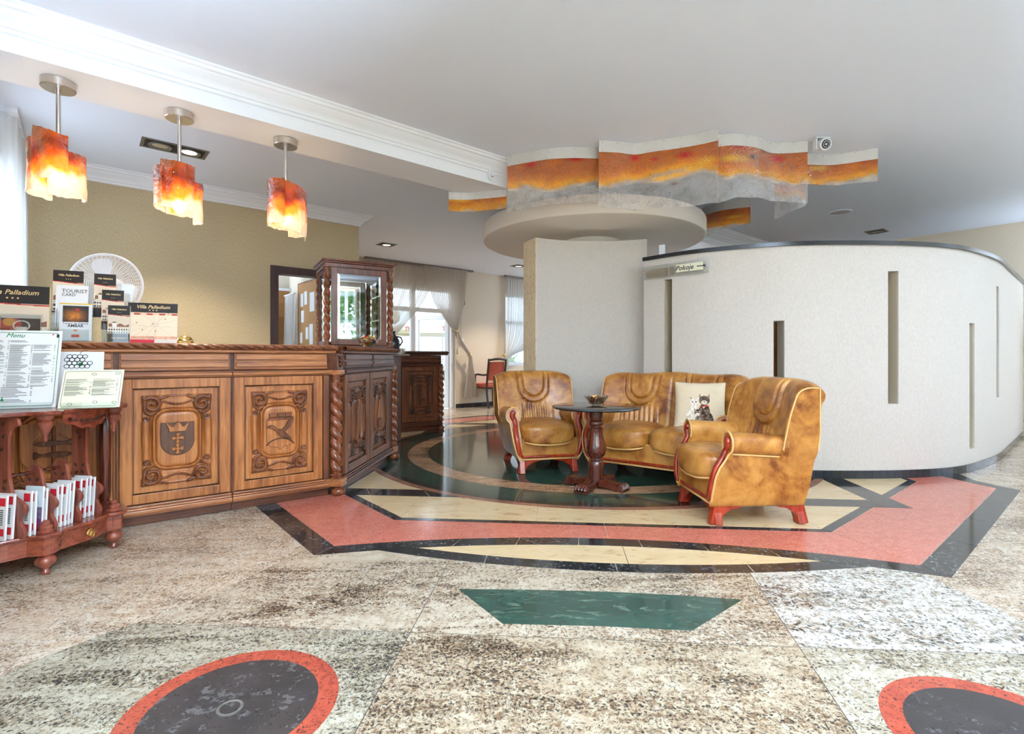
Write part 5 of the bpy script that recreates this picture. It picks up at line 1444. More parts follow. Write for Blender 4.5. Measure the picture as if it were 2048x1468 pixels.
# ------------------------------------------------------------------ ceiling fittings
def downlight(x, y, rz, n, label, lit, power=0):
    root = empty('downlight', label, 'downlight', (x, y, CEIL), rz, 'recessed downlights')
    L_ = 0.11 * n + 0.02
    fr = MB().bx(-L_, L_, -0.12, -0.095, -0.006, -0.0005).bx(-L_, L_, 0.095, 0.12, -0.006, -0.0005).bx(-L_, -L_ + 0.025, -0.095, 0.095, -0.006, -0.0005).bx(L_ - 0.025, L_, -0.095, 0.095, -0.006, -0.0005)
    fr.build('frame', M['grey_metal'], root, bevel=0.002)
    MB().bx(-L_ + 0.025, L_ - 0.025, -0.095, 0.095, -0.003, -0.0008).build('housing', M['black_metal'], root)
    for i in range(n):
        cx = (i - (n - 1) / 2) * 0.21
        MB().lathe([(0.055, -0.003), (0.085, -0.003), (0.088, -0.012), (0.08, -0.018), (0.06, -0.012), (0.055, -0.004)], 28, (cx, 0, 0), cap=False).build('ring', M['grey_metal'], root, 40)
        MB().lathe([(0.001, -0.010), (0.06, -0.008), (0.075, -0.006), (0.075, -0.004), (0.001, -0.004)], 24, (cx, 0, 0), cap=False).build('lamp', M['spot_lit'] if lit[i] else M['chrome'], root, 40)
        if lit[i] and power:
            d = bpy.data.lights.new('spot_light', 'SPOT'); d.energy = power; d.color = (1, 0.85, 0.66); d.spot_size = math.radians(100); d.spot_blend = 0.6; d.shadow_soft_size = 0.05
            o = bpy.data.objects.new('spot_light', d); COL.objects.link(o); o.parent = root; o.location = (cx, 0, -0.03)
    return root
downlight(-2.886, 4.41, RA, 2, 'double recessed downlight above the counter, one lamp lit', [False, True], 120)
downlight(-1.988, 8.16, RA, 1, 'single lit recessed downlight near the far curtained door', [True], 110)
downlight(0.127, 10.07, RA, 1, 'single lit recessed downlight nearest the far window curtain', [True], 110)
downlight(5.178, 7.316, RA, 1, 'unlit recessed downlight above the curved wall on the right', [False])
spk = empty('ceiling_speaker', 'round flush ceiling speaker right of the glass sculpture', 'speaker', (4.035, 6.336, CEIL), 0)
MB().lathe([(0.001, -0.006), (0.11, -0.006), (0.112, -0.001)], 40, cap=False).build('grille', plain('grille_grey', srgb(196, 198, 200), 0.7), spk, 40)
MB().lathe([(0.111, -0.001), (0.112, -0.01), (0.125, -0.008), (0.128, -0.0005)], 40, cap=False).build('rim', M['ceiling_paint'], spk, 40)
cm = empty('security_camera', 'small white dome security camera on the ceiling by the glass sculpture', 'security camera', (2.52, 4.18, CEIL), 0)
MB().bx(-0.06, 0.06, -0.01, 0.11, -0.012, -0.001).build('base', M['plastic_white'], cm, bevel=0.004)
def tocam(m): return m.xf(Matrix.Translation((0, 0.0, -0.062)) @ Matrix.Rotation(math.radians(108), 4, 'X'))
tocam(MB().lathe([(0.001, -0.05), (0.03, -0.048), (0.044, -0.03), (0.046, 0.0), (0.046, 0.05), (0.040, 0.053), (0.036, 0.05)], 28, cap=False)).build('housing', M['plastic_white'], cm, 40)
tocam(MB().lathe([(0.001, 0.052), (0.034, 0.052), (0.036, 0.046)], 24, cap=False)).build('lens_ring', M['black'], cm, 40)
led = MB()
for k in range(10):
    a = 2 * PI * k / 10; s0 = len(led.v)
    led.lathe([(0.001, 0.0545), (0.004, 0.054), (0.0045, 0.052)], 8, (0.024 * math.cos(a), 0.024 * math.sin(a), 0), cap=False)
led.lathe([(0.001, 0.058), (0.008, 0.056), (0.01, 0.052)], 12, cap=False)
tocam(led).build('infrared_lights', M['chrome'], cm, 60)
MB().bx(-0.05, -0.04, 0.0, 0.05, -0.1, -0.01).bx(0.04, 0.05, 0.0, 0.05, -0.1, -0.01).build('bracket', M['plastic_white'], cm, bevel=0.003)
x, y = R(2.83, 3.678)
md = empty('motion_sensor', 'small white motion sensor on the face of the beam', 'sensor', (x, y, 2.675), RA)
MB().prism([(0.0 + 0.035 * math.cos(a) * (1 if math.sin(a) > -0.2 else 0.92), 0.052 * math.sin(a)) for a in np.linspace(0, 2 * PI, 28, endpoint=False)], -0.028, 0.012, 'xz').build('housing', M['plastic_white'], md, fix=True, bevel=0.008)
MB().tube([(0.018 * math.cos(a), -0.03, -0.008 + 0.02 * math.sin(a)) for a in np.linspace(PI * 1.1, PI * 1.9, 8)], 0.003, 6).build('lens', M['grey_metal'], md, 60)

# ------------------------------------------------------------------ sign and small box on the curved wall
p, tgt, o_ = cw_at(0.33)
p0, t0, o0 = cw_at(0.02); p1, t1, o1 = cw_at(0.68)
ang = math.atan2(p1[1] - p0[1], p1[0] - p0[0]); mid = (p0 + p1) / 2
nrm_ = np.array([math.sin(ang), -math.cos(ang)])
W_ = float(np.hypot(*(p1 - p0)))
sg = empty('direction_sign', 'clear acrylic wall sign reading Pokoje with an arrow', 'sign', (mid[0] + nrm_[0] * 0.05, mid[1] + nrm_[1] * 0.05, 1.855), ang)
MB().bx(-W_ / 2, W_ / 2, -0.006, 0.0, -0.065, 0.065).build('acrylic_plate', M['acrylic'], sg, bevel=0.002)
MB().bx(0.02, W_ / 2 - 0.05, -0.0085, -0.0065, -0.03, 0.042).build('paper_label', M['paper_cream'], sg)
MB().bx(-W_ / 2 + 0.04, 0.0, -0.0085, -0.0065, -0.05, 0.03).build('blank_label', clear('faded_label', (0.98, 0.95, 0.92, 1), 0.06), sg)
def text_mesh(txt, size, mat, shear=0.0, align='CENTER', bold=0.0):
    cu = bpy.data.curves.new('lettering', 'FONT'); cu.body = txt; cu.size = size; cu.shear = shear; cu.align_x = align; cu.align_y = 'CENTER'; cu.extrude = 0.0004; cu.offset = bold; cu.resolution_u = 2
    o = bpy.data.objects.new('lettering', cu); COL.objects.link(o)
    me = bpy.data.meshes.new_from_object(o.evaluated_get(bpy.context.evaluated_depsgraph_get()))
    bpy.data.objects.remove(o); bpy.data.curves.remove(cu)
    me.materials.clear(); me.materials.append(mat); me.name = 'lettering'
    return me
def put_text(txt, size, mat, parent, loc, rot=(PI / 2, 0, 0), shear=0.0, align='CENTER', bold=0.0, name='lettering'):
    return link(name, text_mesh(txt, size, mat, shear, align, bold), parent, None, loc, rot)
lx = (0.02 + W_ / 2 - 0.05) / 2
put_text('Pokoje', 0.062, M['ink_black'], sg, (lx - 0.05, -0.0092, 0.006), shear=0.3, bold=0.0008)
ax = lx + 0.07
MB().prism([(ax, 0.002), (ax + 0.06, 0.002), (ax + 0.06, -0.006), (ax + 0.085, 0.006), (ax + 0.06, 0.018), (ax + 0.06, 0.01), (ax, 0.01)], -0.0098, -0.0088, 'xz').build('arrow', M['ink_black'], sg, fix=True)
for sx in (-1, 1):
    MB().lathe([(0.001, 0.012), (0.008, 0.010), (0.009, 0.0), (0.009, -0.03)], 12, cap=False).xf(Matrix.Translation((sx * (W_ / 2 - 0.018), -0.006, 0.0)) @ Matrix.Rotation(PI / 2, 4, 'X')).build('stand_off', M['chrome'], sg, 50)
p, t_, o_ = cw_at(0.13)
rt = empty('router_box', 'small white box standing on the dark cap of the curved wall', 'router', (p[0] + o_[0] * 0.12, p[1] + o_[1] * 0.12, WH + 0.035), math.atan2(t_[1], t_[0]) + 0.35)
MB().bx(-0.03, 0.03, -0.012, 0.012, 0.0, 0.125).build('body', M['plastic_white'], rt, bevel=0.004)
MB().bx(-0.026, 0.0, -0.0135, -0.012, 0.008, 0.02).build('marking', M['ink_black'], rt)

# ------------------------------------------------------------------ curtains
def curtain_grid(top, rows, folds, amp, phase=0.0, nu=150):
    """rows: list of (t-values) centre u, half width, z, depth offset; top row first; returns grid in room coordinates"""
    out = []
    S = np.linspace(-1, 1, nu)
    for (uc, hw_, z, dv, am) in rows:
        out.append(np.stack([uc + S * hw_, dv + am * np.sin(S * folds * PI + phase) + am * 0.4 * np.sin(S * folds * PI * 2.3 + 1.3), np.full(nu, z)], -1))
    return np.array(out)
def smooth_rows(keys, n):
    """keys: (t, uc, hw, z, v, amp) interpolated smoothly"""
    k = np.array(keys); t = np.linspace(0, 1, n)
    cols = []
    for c_ in range(1, k.shape[1]):
        y = k[:, c_]
        s_ = np.interp(t, k[:, 0], y)
        ker = np.array([1, 2, 3, 2, 1]) / 9.0
        for _ in range(2):
            e = np.pad(s_, 2, mode='edge'); s2_ = np.convolve(e, ker, 'valid'); s2_[0] = s_[0]; s2_[-1] = s_[-1]; s_ = s2_
        cols.append(s_)
    return list(zip(*cols))
def curtain(name, label, keys, folds, mat, n=60, nu=150, phase=0.0, parent=None, cat='curtain'):
    g = curtain_grid(None, smooth_rows(keys, n), folds, 0, phase, nu)
    if parent is None:
        root = empty(name, label, cat, (0, 0, 0), RA)
    else: root = parent
    MB().grid(g).build('fabric', mat, root, 180)
    return root
V0 = FW - 0.10
cl = curtain('curtain', 'sheer taupe curtain swept to the left over the far glazed door', [(0, 4.62, 0.74, 2.79, V0, 0.018), (0.06, 4.62, 0.735, 2.7, V0, 0.02), (0.35, 4.48, 0.58, 2.1, V0 - 0.01, 0.022), (0.7, 4.2, 0.25, 1.45, V0 - 0.03, 0.02), (0.85, 4.06, 0.08, 1.12, V0 - 0.04, 0.012), (0.9, 4.04, 0.08, 1.05, V0 - 0.04, 0.012), (1, 4.02, 0.16, 0.15, V0 - 0.02, 0.02)], 34, M['sheer'])
MB().bx(3.86, 5.4, V0 - 0.03, V0 + 0.03, 2.785, CEIL - 0.002).build('track', plain('track_grey', srgb(120, 112, 104), 0.6), cl)
cr2 = curtain('curtain', 'sheer taupe curtain knotted to the right over the far glazed door', [(0, 5.52, 0.50, 2.79, V0 - 0.05, 0.016), (0.06, 5.52, 0.50, 2.7, V0 - 0.05, 0.018), (0.3, 5.58, 0.36, 2.1, V0 - 0.06, 0.02), (0.5, 5.68, 0.14, 1.72, V0 - 0.07, 0.018), (0.56, 5.70, 0.055, 1.58, V0 - 0.08, 0.012), (0.66, 5.86, 0.05, 1.32, V0 - 0.08, 0.01), (0.76, 6.10, 0.04, 1.06, V0 - 0.06, 0.008), (0.82, 6.12, 0.05, 0.92, V0 - 0.04, 0.01), (1, 6.14, 0.16, 0.22, V0 - 0.02, 0.03)], 26, M['sheer'], n=80)
MB().bx(5.4, 6.2, V0 - 0.03, V0 + 0.03, 2.785, CEIL - 0.002).build('track', plain('track_grey', srgb(120, 112, 104), 0.6), cr2)
MB().tube([(5.70 + 0.065 * math.cos(a), V0 - 0.09 + 0.05 * math.sin(a), 1.57 + 0.02 * math.cos(2 * a)) for a in np.linspace(0, 2 * PI, 16, endpoint=False)], 0.016, 8, closed=True).build('tie_band', M['linen'], cr2, 180)
MB().tube([(5.72, V0 - 0.14, 1.55), (5.73, V0 - 0.15, 1.4), (5.73, V0 - 0.15, 1.25)], 0.008, 6).build('tassel_cord', M['linen'], cr2, 60)
MB().lathe([(0.001, 0.06), (0.016, 0.05), (0.02, 0.03), (0.014, 0.015), (0.034, -0.02), (0.04, -0.12), (0.001, -0.12)], 14, (5.73, V0 - 0.15, 1.21), cap=False).build('tassel', M['linen'], cr2, 50)
def hook(u, z, label):
    h = empty('curtain_holdback', label, 'curtain hook', (*R(u, FW), z), RA)
    MB().tube([(0, 0, 0), (0, -0.13, 0)], 0.008, 8).build('stem', M['brass'], h, 60)
    MB().lathe([(0.001, 0.02), (0.03, 0.016), (0.045, 0.004), (0.045, -0.004), (0.001, -0.01)], 18, cap=False).xf(Matrix.Translation((0, -0.13, 0)) @ Matrix.Rotation(PI / 2, 4, 'X')).build('rosette', M['brass'], h, 50)
hook(6.12, 1.07, 'brass curtain holdback to the right of the far glazed door')
hook(7.03, 1.07, 'brass curtain holdback beside the red chair')
cr3 = curtain('curtain', 'white sheer curtain of the far window behind the left armchair', [(0, 7.95, 0.85, 2.79, V0, 0.016), (0.3, 7.93, 0.83, 2.1, V0, 0.02), (0.5, 7.82, 0.74, 1.7, V0 - 0.02, 0.025), (0.64, 7.55, 0.5, 1.32, V0 - 0.03, 0.025), (0.74, 7.2, 0.14, 1.12, V0 - 0.05, 0.012), (0.78, 7.06, 0.04, 1.05, V0 - 0.06, 0.006), (1, 7.04, 0.1, 0.3, V0 - 0.03, 0.02)], 24, M['sheer_white'])
MB().bx(7.05, 8.85, V0 - 0.03, V0 + 0.03, 2.785, CEIL - 0.002).build('track', plain('track_grey', srgb(120, 112, 104), 0.6), cr3)
# left wall: long white voile with a return to the wall
root = empty('curtain', 'long white voile curtain at the left window beside the counter', 'curtain', (0, 0, 0), RA)
for path, nf in (([(-0.37, 5.22), (-0.37, 6.16)], 17),):
    nu = 170; S = np.linspace(0, 1, nu)
    rows = []
    for z in np.linspace(2.80, 0.02, 24):
        am = 0.018 + 0.012 * (2.8 - z) / 2.8
        rows.append(np.stack([-0.37 + am * np.sin(S * nf * 2 * PI) + 0.4 * am * np.sin(S * nf * 4.6 + 1), 5.2 + 0.96 * S + 0.006 * np.sin(S * 40 + z), np.full(nu, z)], -1))
    MB().grid(rows).build('fabric', M['sheer_white'], root, 180)
rows = []
for z in np.linspace(2.80, 0.02, 24):
    S = np.linspace(0, 1, 24)
    rows.append(np.stack([-0.37 - 0.12 * S, 5.2 + 0.012 * np.sin(S * 9), np.full(24, z)], -1))
MB().grid(rows).build('fabric_return', M['sheer_white'], root, 180)
MB().bx(-0.40, -0.34, 5.1, 6.22, 2.785, CEIL - 0.002).build('track', M['trim_white'], root)
# ------------------------------------------------------------------ tiered brochure stand (etagere) in front of the counter
ET = empty('brochure_stand', 'mahogany two-tier brochure stand with pierced panels in front of the counter', 'display stand', (-2.539, 2.499, 0.0008), TH1)
MH, MV = M['mahogany'], M['mahogany_v']
def half_outline(grow=0.0):
    r_ = [(0.50 + grow, 0.20), (0.53 + grow, 0.04), (0.525 + grow, -0.02 - grow), (0.48 + grow, -0.045 - grow)]
    r_ += spline([(0.455 + grow * 0.7, -0.045 - grow * 0.7), (0.39 + grow * 0.7, -0.14 - grow * 0.7), (0.285 + grow * 0.7, -0.225 - grow * 0.7)], 5)
    r_ += [(0.272 + grow, -0.265 - grow), (0.225, -0.292 - grow), (0.178, -0.27 - grow)]
    r_ += spline([(0.16, -0.262 - grow), (0.08, -0.285 - grow), (0.0, -0.292 - grow)], 4)
    return r_
def outline(grow=0.0):
    h = half_outline(grow)
    return h + [(-x, y) for x, y in h[::-1][1:]]
MB().prism(outline(0.012)[::-1], 0.182, 0.2).build('lower_shelf', MH, ET, fix=True, bevel=0.006)
MB().prism(outline(-0.006)[::-1], 0.1, 0.182).build('drawer_apron', MH, ET, fix=True, bevel=0.003)
MB().prism(outline(0.012)[::-1], 0.757, 0.777).build('top_shelf', MH, ET, fix=True, bevel=0.006)
foot_prof = [(0.001, 0.0), (0.014, 0.0), (0.02, 0.01), (0.014, 0.02), (0.012, 0.028), (0.022, 0.036), (0.038, 0.052), (0.042, 0.066), (0.036, 0.08), (0.026, 0.088), (0.034, 0.096), (0.036, 0.102), (0.001, 0.102)]
knob_prof = [(0.001, 0.0), (0.03, 0.0), (0.032, 0.006), (0.024, 0.012), (0.028, 0.022), (0.026, 0.03), (0.016, 0.036), (0.018, 0.046), (0.012, 0.054), (0.001, 0.057)]
drop_prof = [(0.001, -0.13), (0.008, -0.128), (0.01, -0.115), (0.007, -0.105), (0.012, -0.09), (0.022, -0.07), (0.03, -0.05), (0.032, -0.038), (0.022, -0.03), (0.03, -0.022), (0.034, -0.012), (0.034, 0.0), (0.001, 0.0)]
for sx in (-1, 1):
    for x, y in ((0.225, -0.235), (0.48, 0.0)):
        MB().lathe(foot_prof, 22, (sx * x, y, 0), cap=False).build('foot', MV, ET, 40)
        MB().bx(sx * x - 0.036, sx * x + 0.036, y - 0.036, y + 0.036, 0.1, 0.186).build('corner_block', MH, ET, bevel=0.01)
        MB().lathe(knob_prof, 20, (sx * x, y, 0.2), cap=False).build('finial', MV, ET, 40)
        MB().lathe(drop_prof, 20, (sx * x, y, 0.757), cap=False).build('drop_finial', MV, ET, 40)
    MB().lathe([(0.026, 0.2), (0.03, 0.215), (0.02, 0.225), (0.024, 0.24), (0.028, 0.3), (0.03, 0.6), (0.024, 0.68), (0.02, 0.7), (0.03, 0.712), (0.03, 0.757)], 20, (sx * 0.44, 0.16, 0)).build('column', M['walnut'], ET, 40)
# apron under the top between the posts, its piercings laid on as dark patches
ap = []
A0, B0 = np.array([0.285, -0.22]), np.array([0.455, -0.04])
for sx in (-1, 1):
    path = [np.array(p) for p in spline([(0.285, -0.222), (0.39, -0.137), (0.455, -0.043)], 10)]
    rows = []
    n = len(path)
    for i, p in enumerate(path):
        t = i / (n - 1)
        d_ = 0.035 + 0.05 * math.sin(PI * t) ** 0.8 + 0.006 * math.sin(t * 8 * PI)
        rows.append([(sx * p[0], p[1], 0.757 - d_), (sx * p[0], p[1] + 0.012, 0.757 - d_), (sx * p[0], p[1] + 0.012, 0.757), (sx * p[0], p[1], 0.757)])
    a_ = MB().grid(rows, cv=True); a_.f += [(0, 1, 2, 3), tuple((n - 1) * 4 + k for k in (3, 2, 1, 0))]
    a_ = a_.build('fret_apron', MH, ET, fix=True)
    for k in range(9):
        t = 0.12 + 0.76 * k / 8; i = t * (n - 1); p = path[int(i)] + (path[min(int(i) + 1, n - 1)] - path[int(i)]) * (i % 1)
        d_ = (0.035 + 0.05 * math.sin(PI * t) ** 0.8) * 0.55
        s_ = 0.012
        sh = spline([(-s_, 0), (0, s_ * 0.9), (s_, 0.2 * s_), (0.2 * s_, -s_ * 0.7)], 3, True)
        e_ = np.array([math.cos(0.82), math.sin(0.82)])
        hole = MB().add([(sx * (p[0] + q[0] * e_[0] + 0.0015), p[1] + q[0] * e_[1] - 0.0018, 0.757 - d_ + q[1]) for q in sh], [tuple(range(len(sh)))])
        hole.build('fret_dark_patch', M['oak_deep'], a_)  # flat dark patch on the apron stands in for a shaded opening
# drawer knob with ring pull
kp = MB().lathe([(0.001, 0.016), (0.008, 0.014), (0.01, 0.008), (0.02, 0.006), (0.022, 0.0)], 18, cap=False)
kp.xf(Matrix.Translation((0.385, -0.142, 0.142)) @ Matrix.Rotation(math.radians(-50), 4, 'Z') @ Matrix.Rotation(PI / 2, 4, 'Y'))
kp.build('drawer_knob', M['brass'], ET, 50)
MB().tube([(0.395 + 0.012 * math.cos(a) * 0.6, -0.152 + 0.012 * math.cos(a) * 0.8, 0.132 + 0.014 * math.sin(a)) for a in np.linspace(0, 2 * PI, 14, endpoint=False)], 0.002, 6, closed=True).build('ring_pull', M['brass'], ET, 60)
# standing panels of the rack: f = depth from the front edge, z; front faces +x of the rack frame
RKA = math.radians(-8.9)
RK0 = np.array([-2.232, 2.362]); RKF = np.array([math.cos(RKA), math.sin(RKA)]); RKW = np.array([-math.sin(RKA), math.cos(RKA)])
def rack(w_, f_=0.0):
    p = RK0 + RKW * w_ - RKF * f_ + RKF * (0.02 * math.sin(PI * min(1, max(0, w_ / 0.37))))
    return (p[0], p[1])
TALL = spline([(0.0, 0.2), (-0.002, 0.235), (0.022, 0.28), (-0.008, 0.32), (-0.006, 0.35), (0.025, 0.372), (0.062, 0.40), (0.08, 0.47), (0.084, 0.56), (0.08, 0.66), (0.06, 0.705), (0.03, 0.715), (0.035, 0.745), (0.06, 0.757)], 4) + [(0.172, 0.757), (0.172, 0.2)]
LOW = spline([(0.0, 0.2), (-0.002, 0.235), (0.022, 0.28), (-0.008, 0.315), (-0.004, 0.345), (0.03, 0.37), (0.058, 0.40), (0.072, 0.45), (0.085, 0.495), (0.12, 0.512), (0.155, 0.495), (0.172, 0.44)], 4) + [(0.172, 0.2)]
leafp = spline([(-0.013, 0.0), (0.0, 0.008), (0.013, 0.0), (0.0, -0.008)], 3, True)
def stand_panel(w_, pts, tall):
    x_, y_ = rack(w_)
    c_, s_ = math.cos(-TH1), math.sin(-TH1)
    dx, dy = x_ - ET.location.x, y_ - ET.location.y
    o = MB().prism([(-f_, z) for f_, z in pts], -0.008, 0.008, 'xz').build('pierced_panel', MV, ET, fix=True, bevel=0.003, loc=(dx * c_ - dy * s_, dx * s_ + dy * c_, 0), rot=(0, 0, RKA - TH1))
    spots = [(0.095, 0.44, 0.6), (0.14, 0.44, -0.6), (0.10, 0.405, -0.5), (0.138, 0.40, 0.7), (0.118, 0.375, 1.5)]
    if tall: spots = [(0.10, 0.46, 0.7), (0.145, 0.46, -0.7), (0.105, 0.425, -0.5), (0.14, 0.42, 0.5), (0.12, 0.39, 1.4), (0.06, 0.36, 0.3), (0.11, 0.725, 0.8), (0.135, 0.695, -0.8), (0.11, 0.665, 0.8), (0.135, 0.635, -0.8), (0.12, 0.605, 0.8)]
    for f_, z, a in spots:
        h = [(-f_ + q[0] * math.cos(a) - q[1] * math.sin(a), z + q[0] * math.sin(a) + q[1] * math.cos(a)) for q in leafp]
        MB().add([(p[0], -0.0086, p[1]) for p in h], [tuple(range(len(h)))]).build('leaf_dark_patch', M['oak_deep'], o)  # flat dark leaf shape, colour in place of a shaded piercing
    return o
for w_, pts, tl in ((0.0, TALL, 1), (0.122, LOW, 0), (0.244, LOW, 0), (0.366, TALL, 1)): stand_panel(w_, pts, tl)
def etl(w_, f_, z):
    x_, y_ = rack(w_, f_); c_, s_ = math.cos(-TH1), math.sin(-TH1); dx, dy = x_ - ET.location.x, y_ - ET.location.y
    return (dx * c_ - dy * s_, dx * s_ + dy * c_, z)
for k, (a_, b_) in enumerate(((0.01, 0.118), (0.126, 0.24))):
    MB().tube([etl(a_ + (b_ - a_) * t, 0.12, 0.475) for t in np.linspace(0, 1, 9)], [0.008, 0.006, 0.01, 0.006, 0.011, 0.006, 0.01, 0.006, 0.008], 10).build('rod', M['walnut'], ET, 60)

# ------------------------------------------------------------------ printed matter
def grid_print(w_, h_, paint, name, mat=None, res=0.002, bend=0.0):
    nx, nz = max(4, int(w_ / res)), max(4, int(h_ / res))
    U, V = np.meshgrid(np.linspace(0, 1, nx), np.linspace(0, 1, nz), indexing='ij')
    P = np.stack([(U - 0.5) * w_, -0.0006 - bend * np.sin(V * PI) , V * h_], -1)
    me = MB().grid(P).mesh(name, mat or M['print'], 180)
    color_attr(me, paint(U, V).reshape(-1, 3))
    return me
S3 = lambda *c: np.array(srgb(*c)[:3])
def paint_house(U, V, seed=1):
    C = np.zeros(U.shape + (3,)); C[:] = S3(222, 206, 184)
    n = vnoise(U * 10, V * 10, seed); n2 = vnoise(U * 30, V * 30, seed + 4)
    roof = (V > 0.34) & (V < 0.52 + 0.05 * np.sin(U * 14)) & (np.abs(U - 0.5) < 0.46)
    C[roof] = S3(140, 92, 66) * (0.7 + 0.5 * n2[roof])[:, None]
    wall = (V < 0.40) & (V > 0.06)
    C[wall] = S3(236, 226, 208) * (0.85 + 0.2 * n[wall])[:, None]
    tow = (np.abs(U - 0.3) < 0.1) & (V < 0.6) & (V > 0.1); C[tow] = S3(240, 234, 222)
    cap = (np.abs(U - 0.3) < 0.14 * np.clip((0.68 - V) / 0.08, 0, 1)) & (V > 0.6); C[cap] = S3(120, 74, 52)
    win = (((U * 9) % 1) > 0.45) & (((V * 7) % 1) > 0.45) & (V < 0.36) & (V > 0.08) & (np.abs(U - 0.5) < 0.45); C[win] = S3(66, 48, 42)
    C[V < 0.06] = S3(110, 84, 66)
    return C
def paint_villa(U, V, head=0.30, foot=0.0):
    C = paint_house(U, np.clip((V - foot) / (1 - head - foot), 0, 1))
    C[V < foot] = S3(28, 20, 18)
    top = V > 1 - head; C[top] = S3(30, 22, 20)
    sw = np.abs(V - (1 - head) - 0.02 * np.sin(U * 3 + 2)) < 0.012; C[sw] = S3(176, 36, 34)
    sw = np.abs(V - (1 - head) + 0.016 - 0.02 * np.sin(U * 3 + 2)) < 0.008; C[sw] = S3(232, 214, 180)
    b = (U < 0.012) | (U > 0.988); C[b] = S3(196, 170, 110)
    return C
def star_poly(r): return [((r if k % 2 == 0 else r * 0.42) * math.cos(PI / 2 + k * PI / 5), (r if k % 2 == 0 else r * 0.42) * math.sin(PI / 2 + k * PI / 5)) for k in range(10)]
def stars(parent, x, y, z, r, gap):
    m = MB()
    for i in (-1, 0, 1):
        m.add([(x + i * gap + p[0], y, z + p[1]) for p in star_poly(r)] , [tuple(range(10))])
    return m.build('stars', M['ink_gold'], parent)
def leaflet(name, label, cat, loc, rz, w_, h_, paint, tilt=0.0, th=0.004, title=None, group=None, parent=None, stars_on=True, head=0.30, mat='paper', res=0.002, extra=None, bend=0.0, pr='printed_face'):
    root = empty(name, label, cat, loc, rz, group, parent)
    b = MB().bx(-w_ / 2, w_ / 2, 0.0, th, 0.0, h_).build('sheet', M[mat], root, rot=(tilt, 0, 0))
    if paint is not None: link(pr, grid_print(w_, h_, paint, pr, res=res, bend=bend), b)
    if title:
        put_text(title, w_ * 0.118, M['ink_gold'], b, (0, -0.0014, h_ * (1 - head * 0.42)), shear=0.3, bold=0.0003)
        if stars_on: stars(b, 0, -0.0014, h_ * (1 - head * 0.76), w_ * 0.022, w_ * 0.07)
    if extra: extra(b, w_, h_)
    return root
def holder(name, label, loc, rz, w_, tiers, group=None):
    """clear acrylic stepped holder: back plate, sides, pockets"""
    root = empty(name, label, 'brochure holder', loc, rz, group)
    D = 0.05 * len(tiers) + 0.03
    MB().bx(-w_ / 2, w_ / 2, D - 0.004, D, 0, tiers[-1] + 0.02).build('back_plate', M['acrylic'], root)
    MB().bx(-w_ / 2, w_ / 2, 0.0, D, 0.0, 0.003).build('base_plate', M['acrylic'], root)
    for sx in (-1, 1):
        MB().prism([(0, 0.003), (D, 0.003), (D, tiers[-1]), (0.0, tiers[0] * 0.35)], sx * w_ / 2 - 0.0015, sx * w_ / 2 + 0.0015, 'yz').build('side_plate', M['acrylic'], root, fix=True)
    for i, t in enumerate(tiers):
        MB().bx(-w_ / 2, w_ / 2, 0.004 + i * 0.05, 0.007 + i * 0.05, 0.003, t * 0.45).build('pocket', M['acrylic'], root)
    return root
def on_counter(px, back, base=0.0):
    """place on the worktop: direction tangent px (X/Y), distance back from the front edge"""
    n = (math.sin(TH1), -math.cos(TH1)); q = (PC1[0] - n[0] * back, PC1[1] - n[1] * back)
    dx, dy = math.cos(TH1), math.sin(TH1)
    t = (q[0] * dy - q[1] * dx) / (px * dy - dx)
    return (px * t, t)
TX = lambda px: (px - 1024) / 1030.0
ZT = WTOP + 0.001
# big stand-up poster at the far left
x, y = on_counter(TX(22), 0.14)
def smaki(b, w_, h_):
    r2 = MB().bx(-0.10, 0.14, -0.03, -0.027, 0.005, 0.155).build('leaflet_holder', M['acrylic'], b)
    def pt(U, V):
        C = np.zeros(U.shape + (3,)); C[:] = S3(64, 44, 42); n = vnoise(U * 5, V * 5, 8)
        C += (n[..., None] - 0.5) * 0.06
        m = np.hypot(U - 0.25, V - 0.6) < 0.28; C[m] = S3(170, 60, 44)
        m = np.hypot(U - 0.22, V - 0.7) < 0.16; C[m] = S3(200, 140, 60)
        m = np.abs(np.hypot((U - 0.52) * 1.0, V - 0.56) - 0.2) < 0.02; C[m] = S3(230, 224, 214)
        m = (np.hypot(U - 0.52, V - 0.5) < 0.14) & (V < 0.52); C[m] = S3(226, 220, 210)
        m = V > 0.86; C[m] = S3(205, 196, 186)
        return np.clip(C, 0, 1)
    lf_ = MB().bx(-0.04, 0.13, -0.026, -0.022, 0.008, 0.15).build('small_leaflet', M['paper'], b)
    me = grid_print(0.17, 0.142, pt, 'printed_face'); link('printed_face', me, lf_, None, (0.045, -0.0264, 0.008))
    put_text('SMAKI', 0.022, M['ink_white'], lf_, (0.06, -0.0278, 0.036), bold=0.0002)
    put_text('GDANSKA', 0.013, M['ink_white'], lf_, (0.06, -0.0278, 0.018), bold=0.0002)
leaflet('poster_stand', 'large stand-up card headed Villa Palladium at the left end of the counter', 'leaflet', (x, y, ZT), math.radians(30), 0.33, 0.325, lambda U, V: paint_villa(U, V, 0.33), math.radians(-6), 0.005, 'Villa Palladium', head=0.30, extra=smaki, res=0.0028)
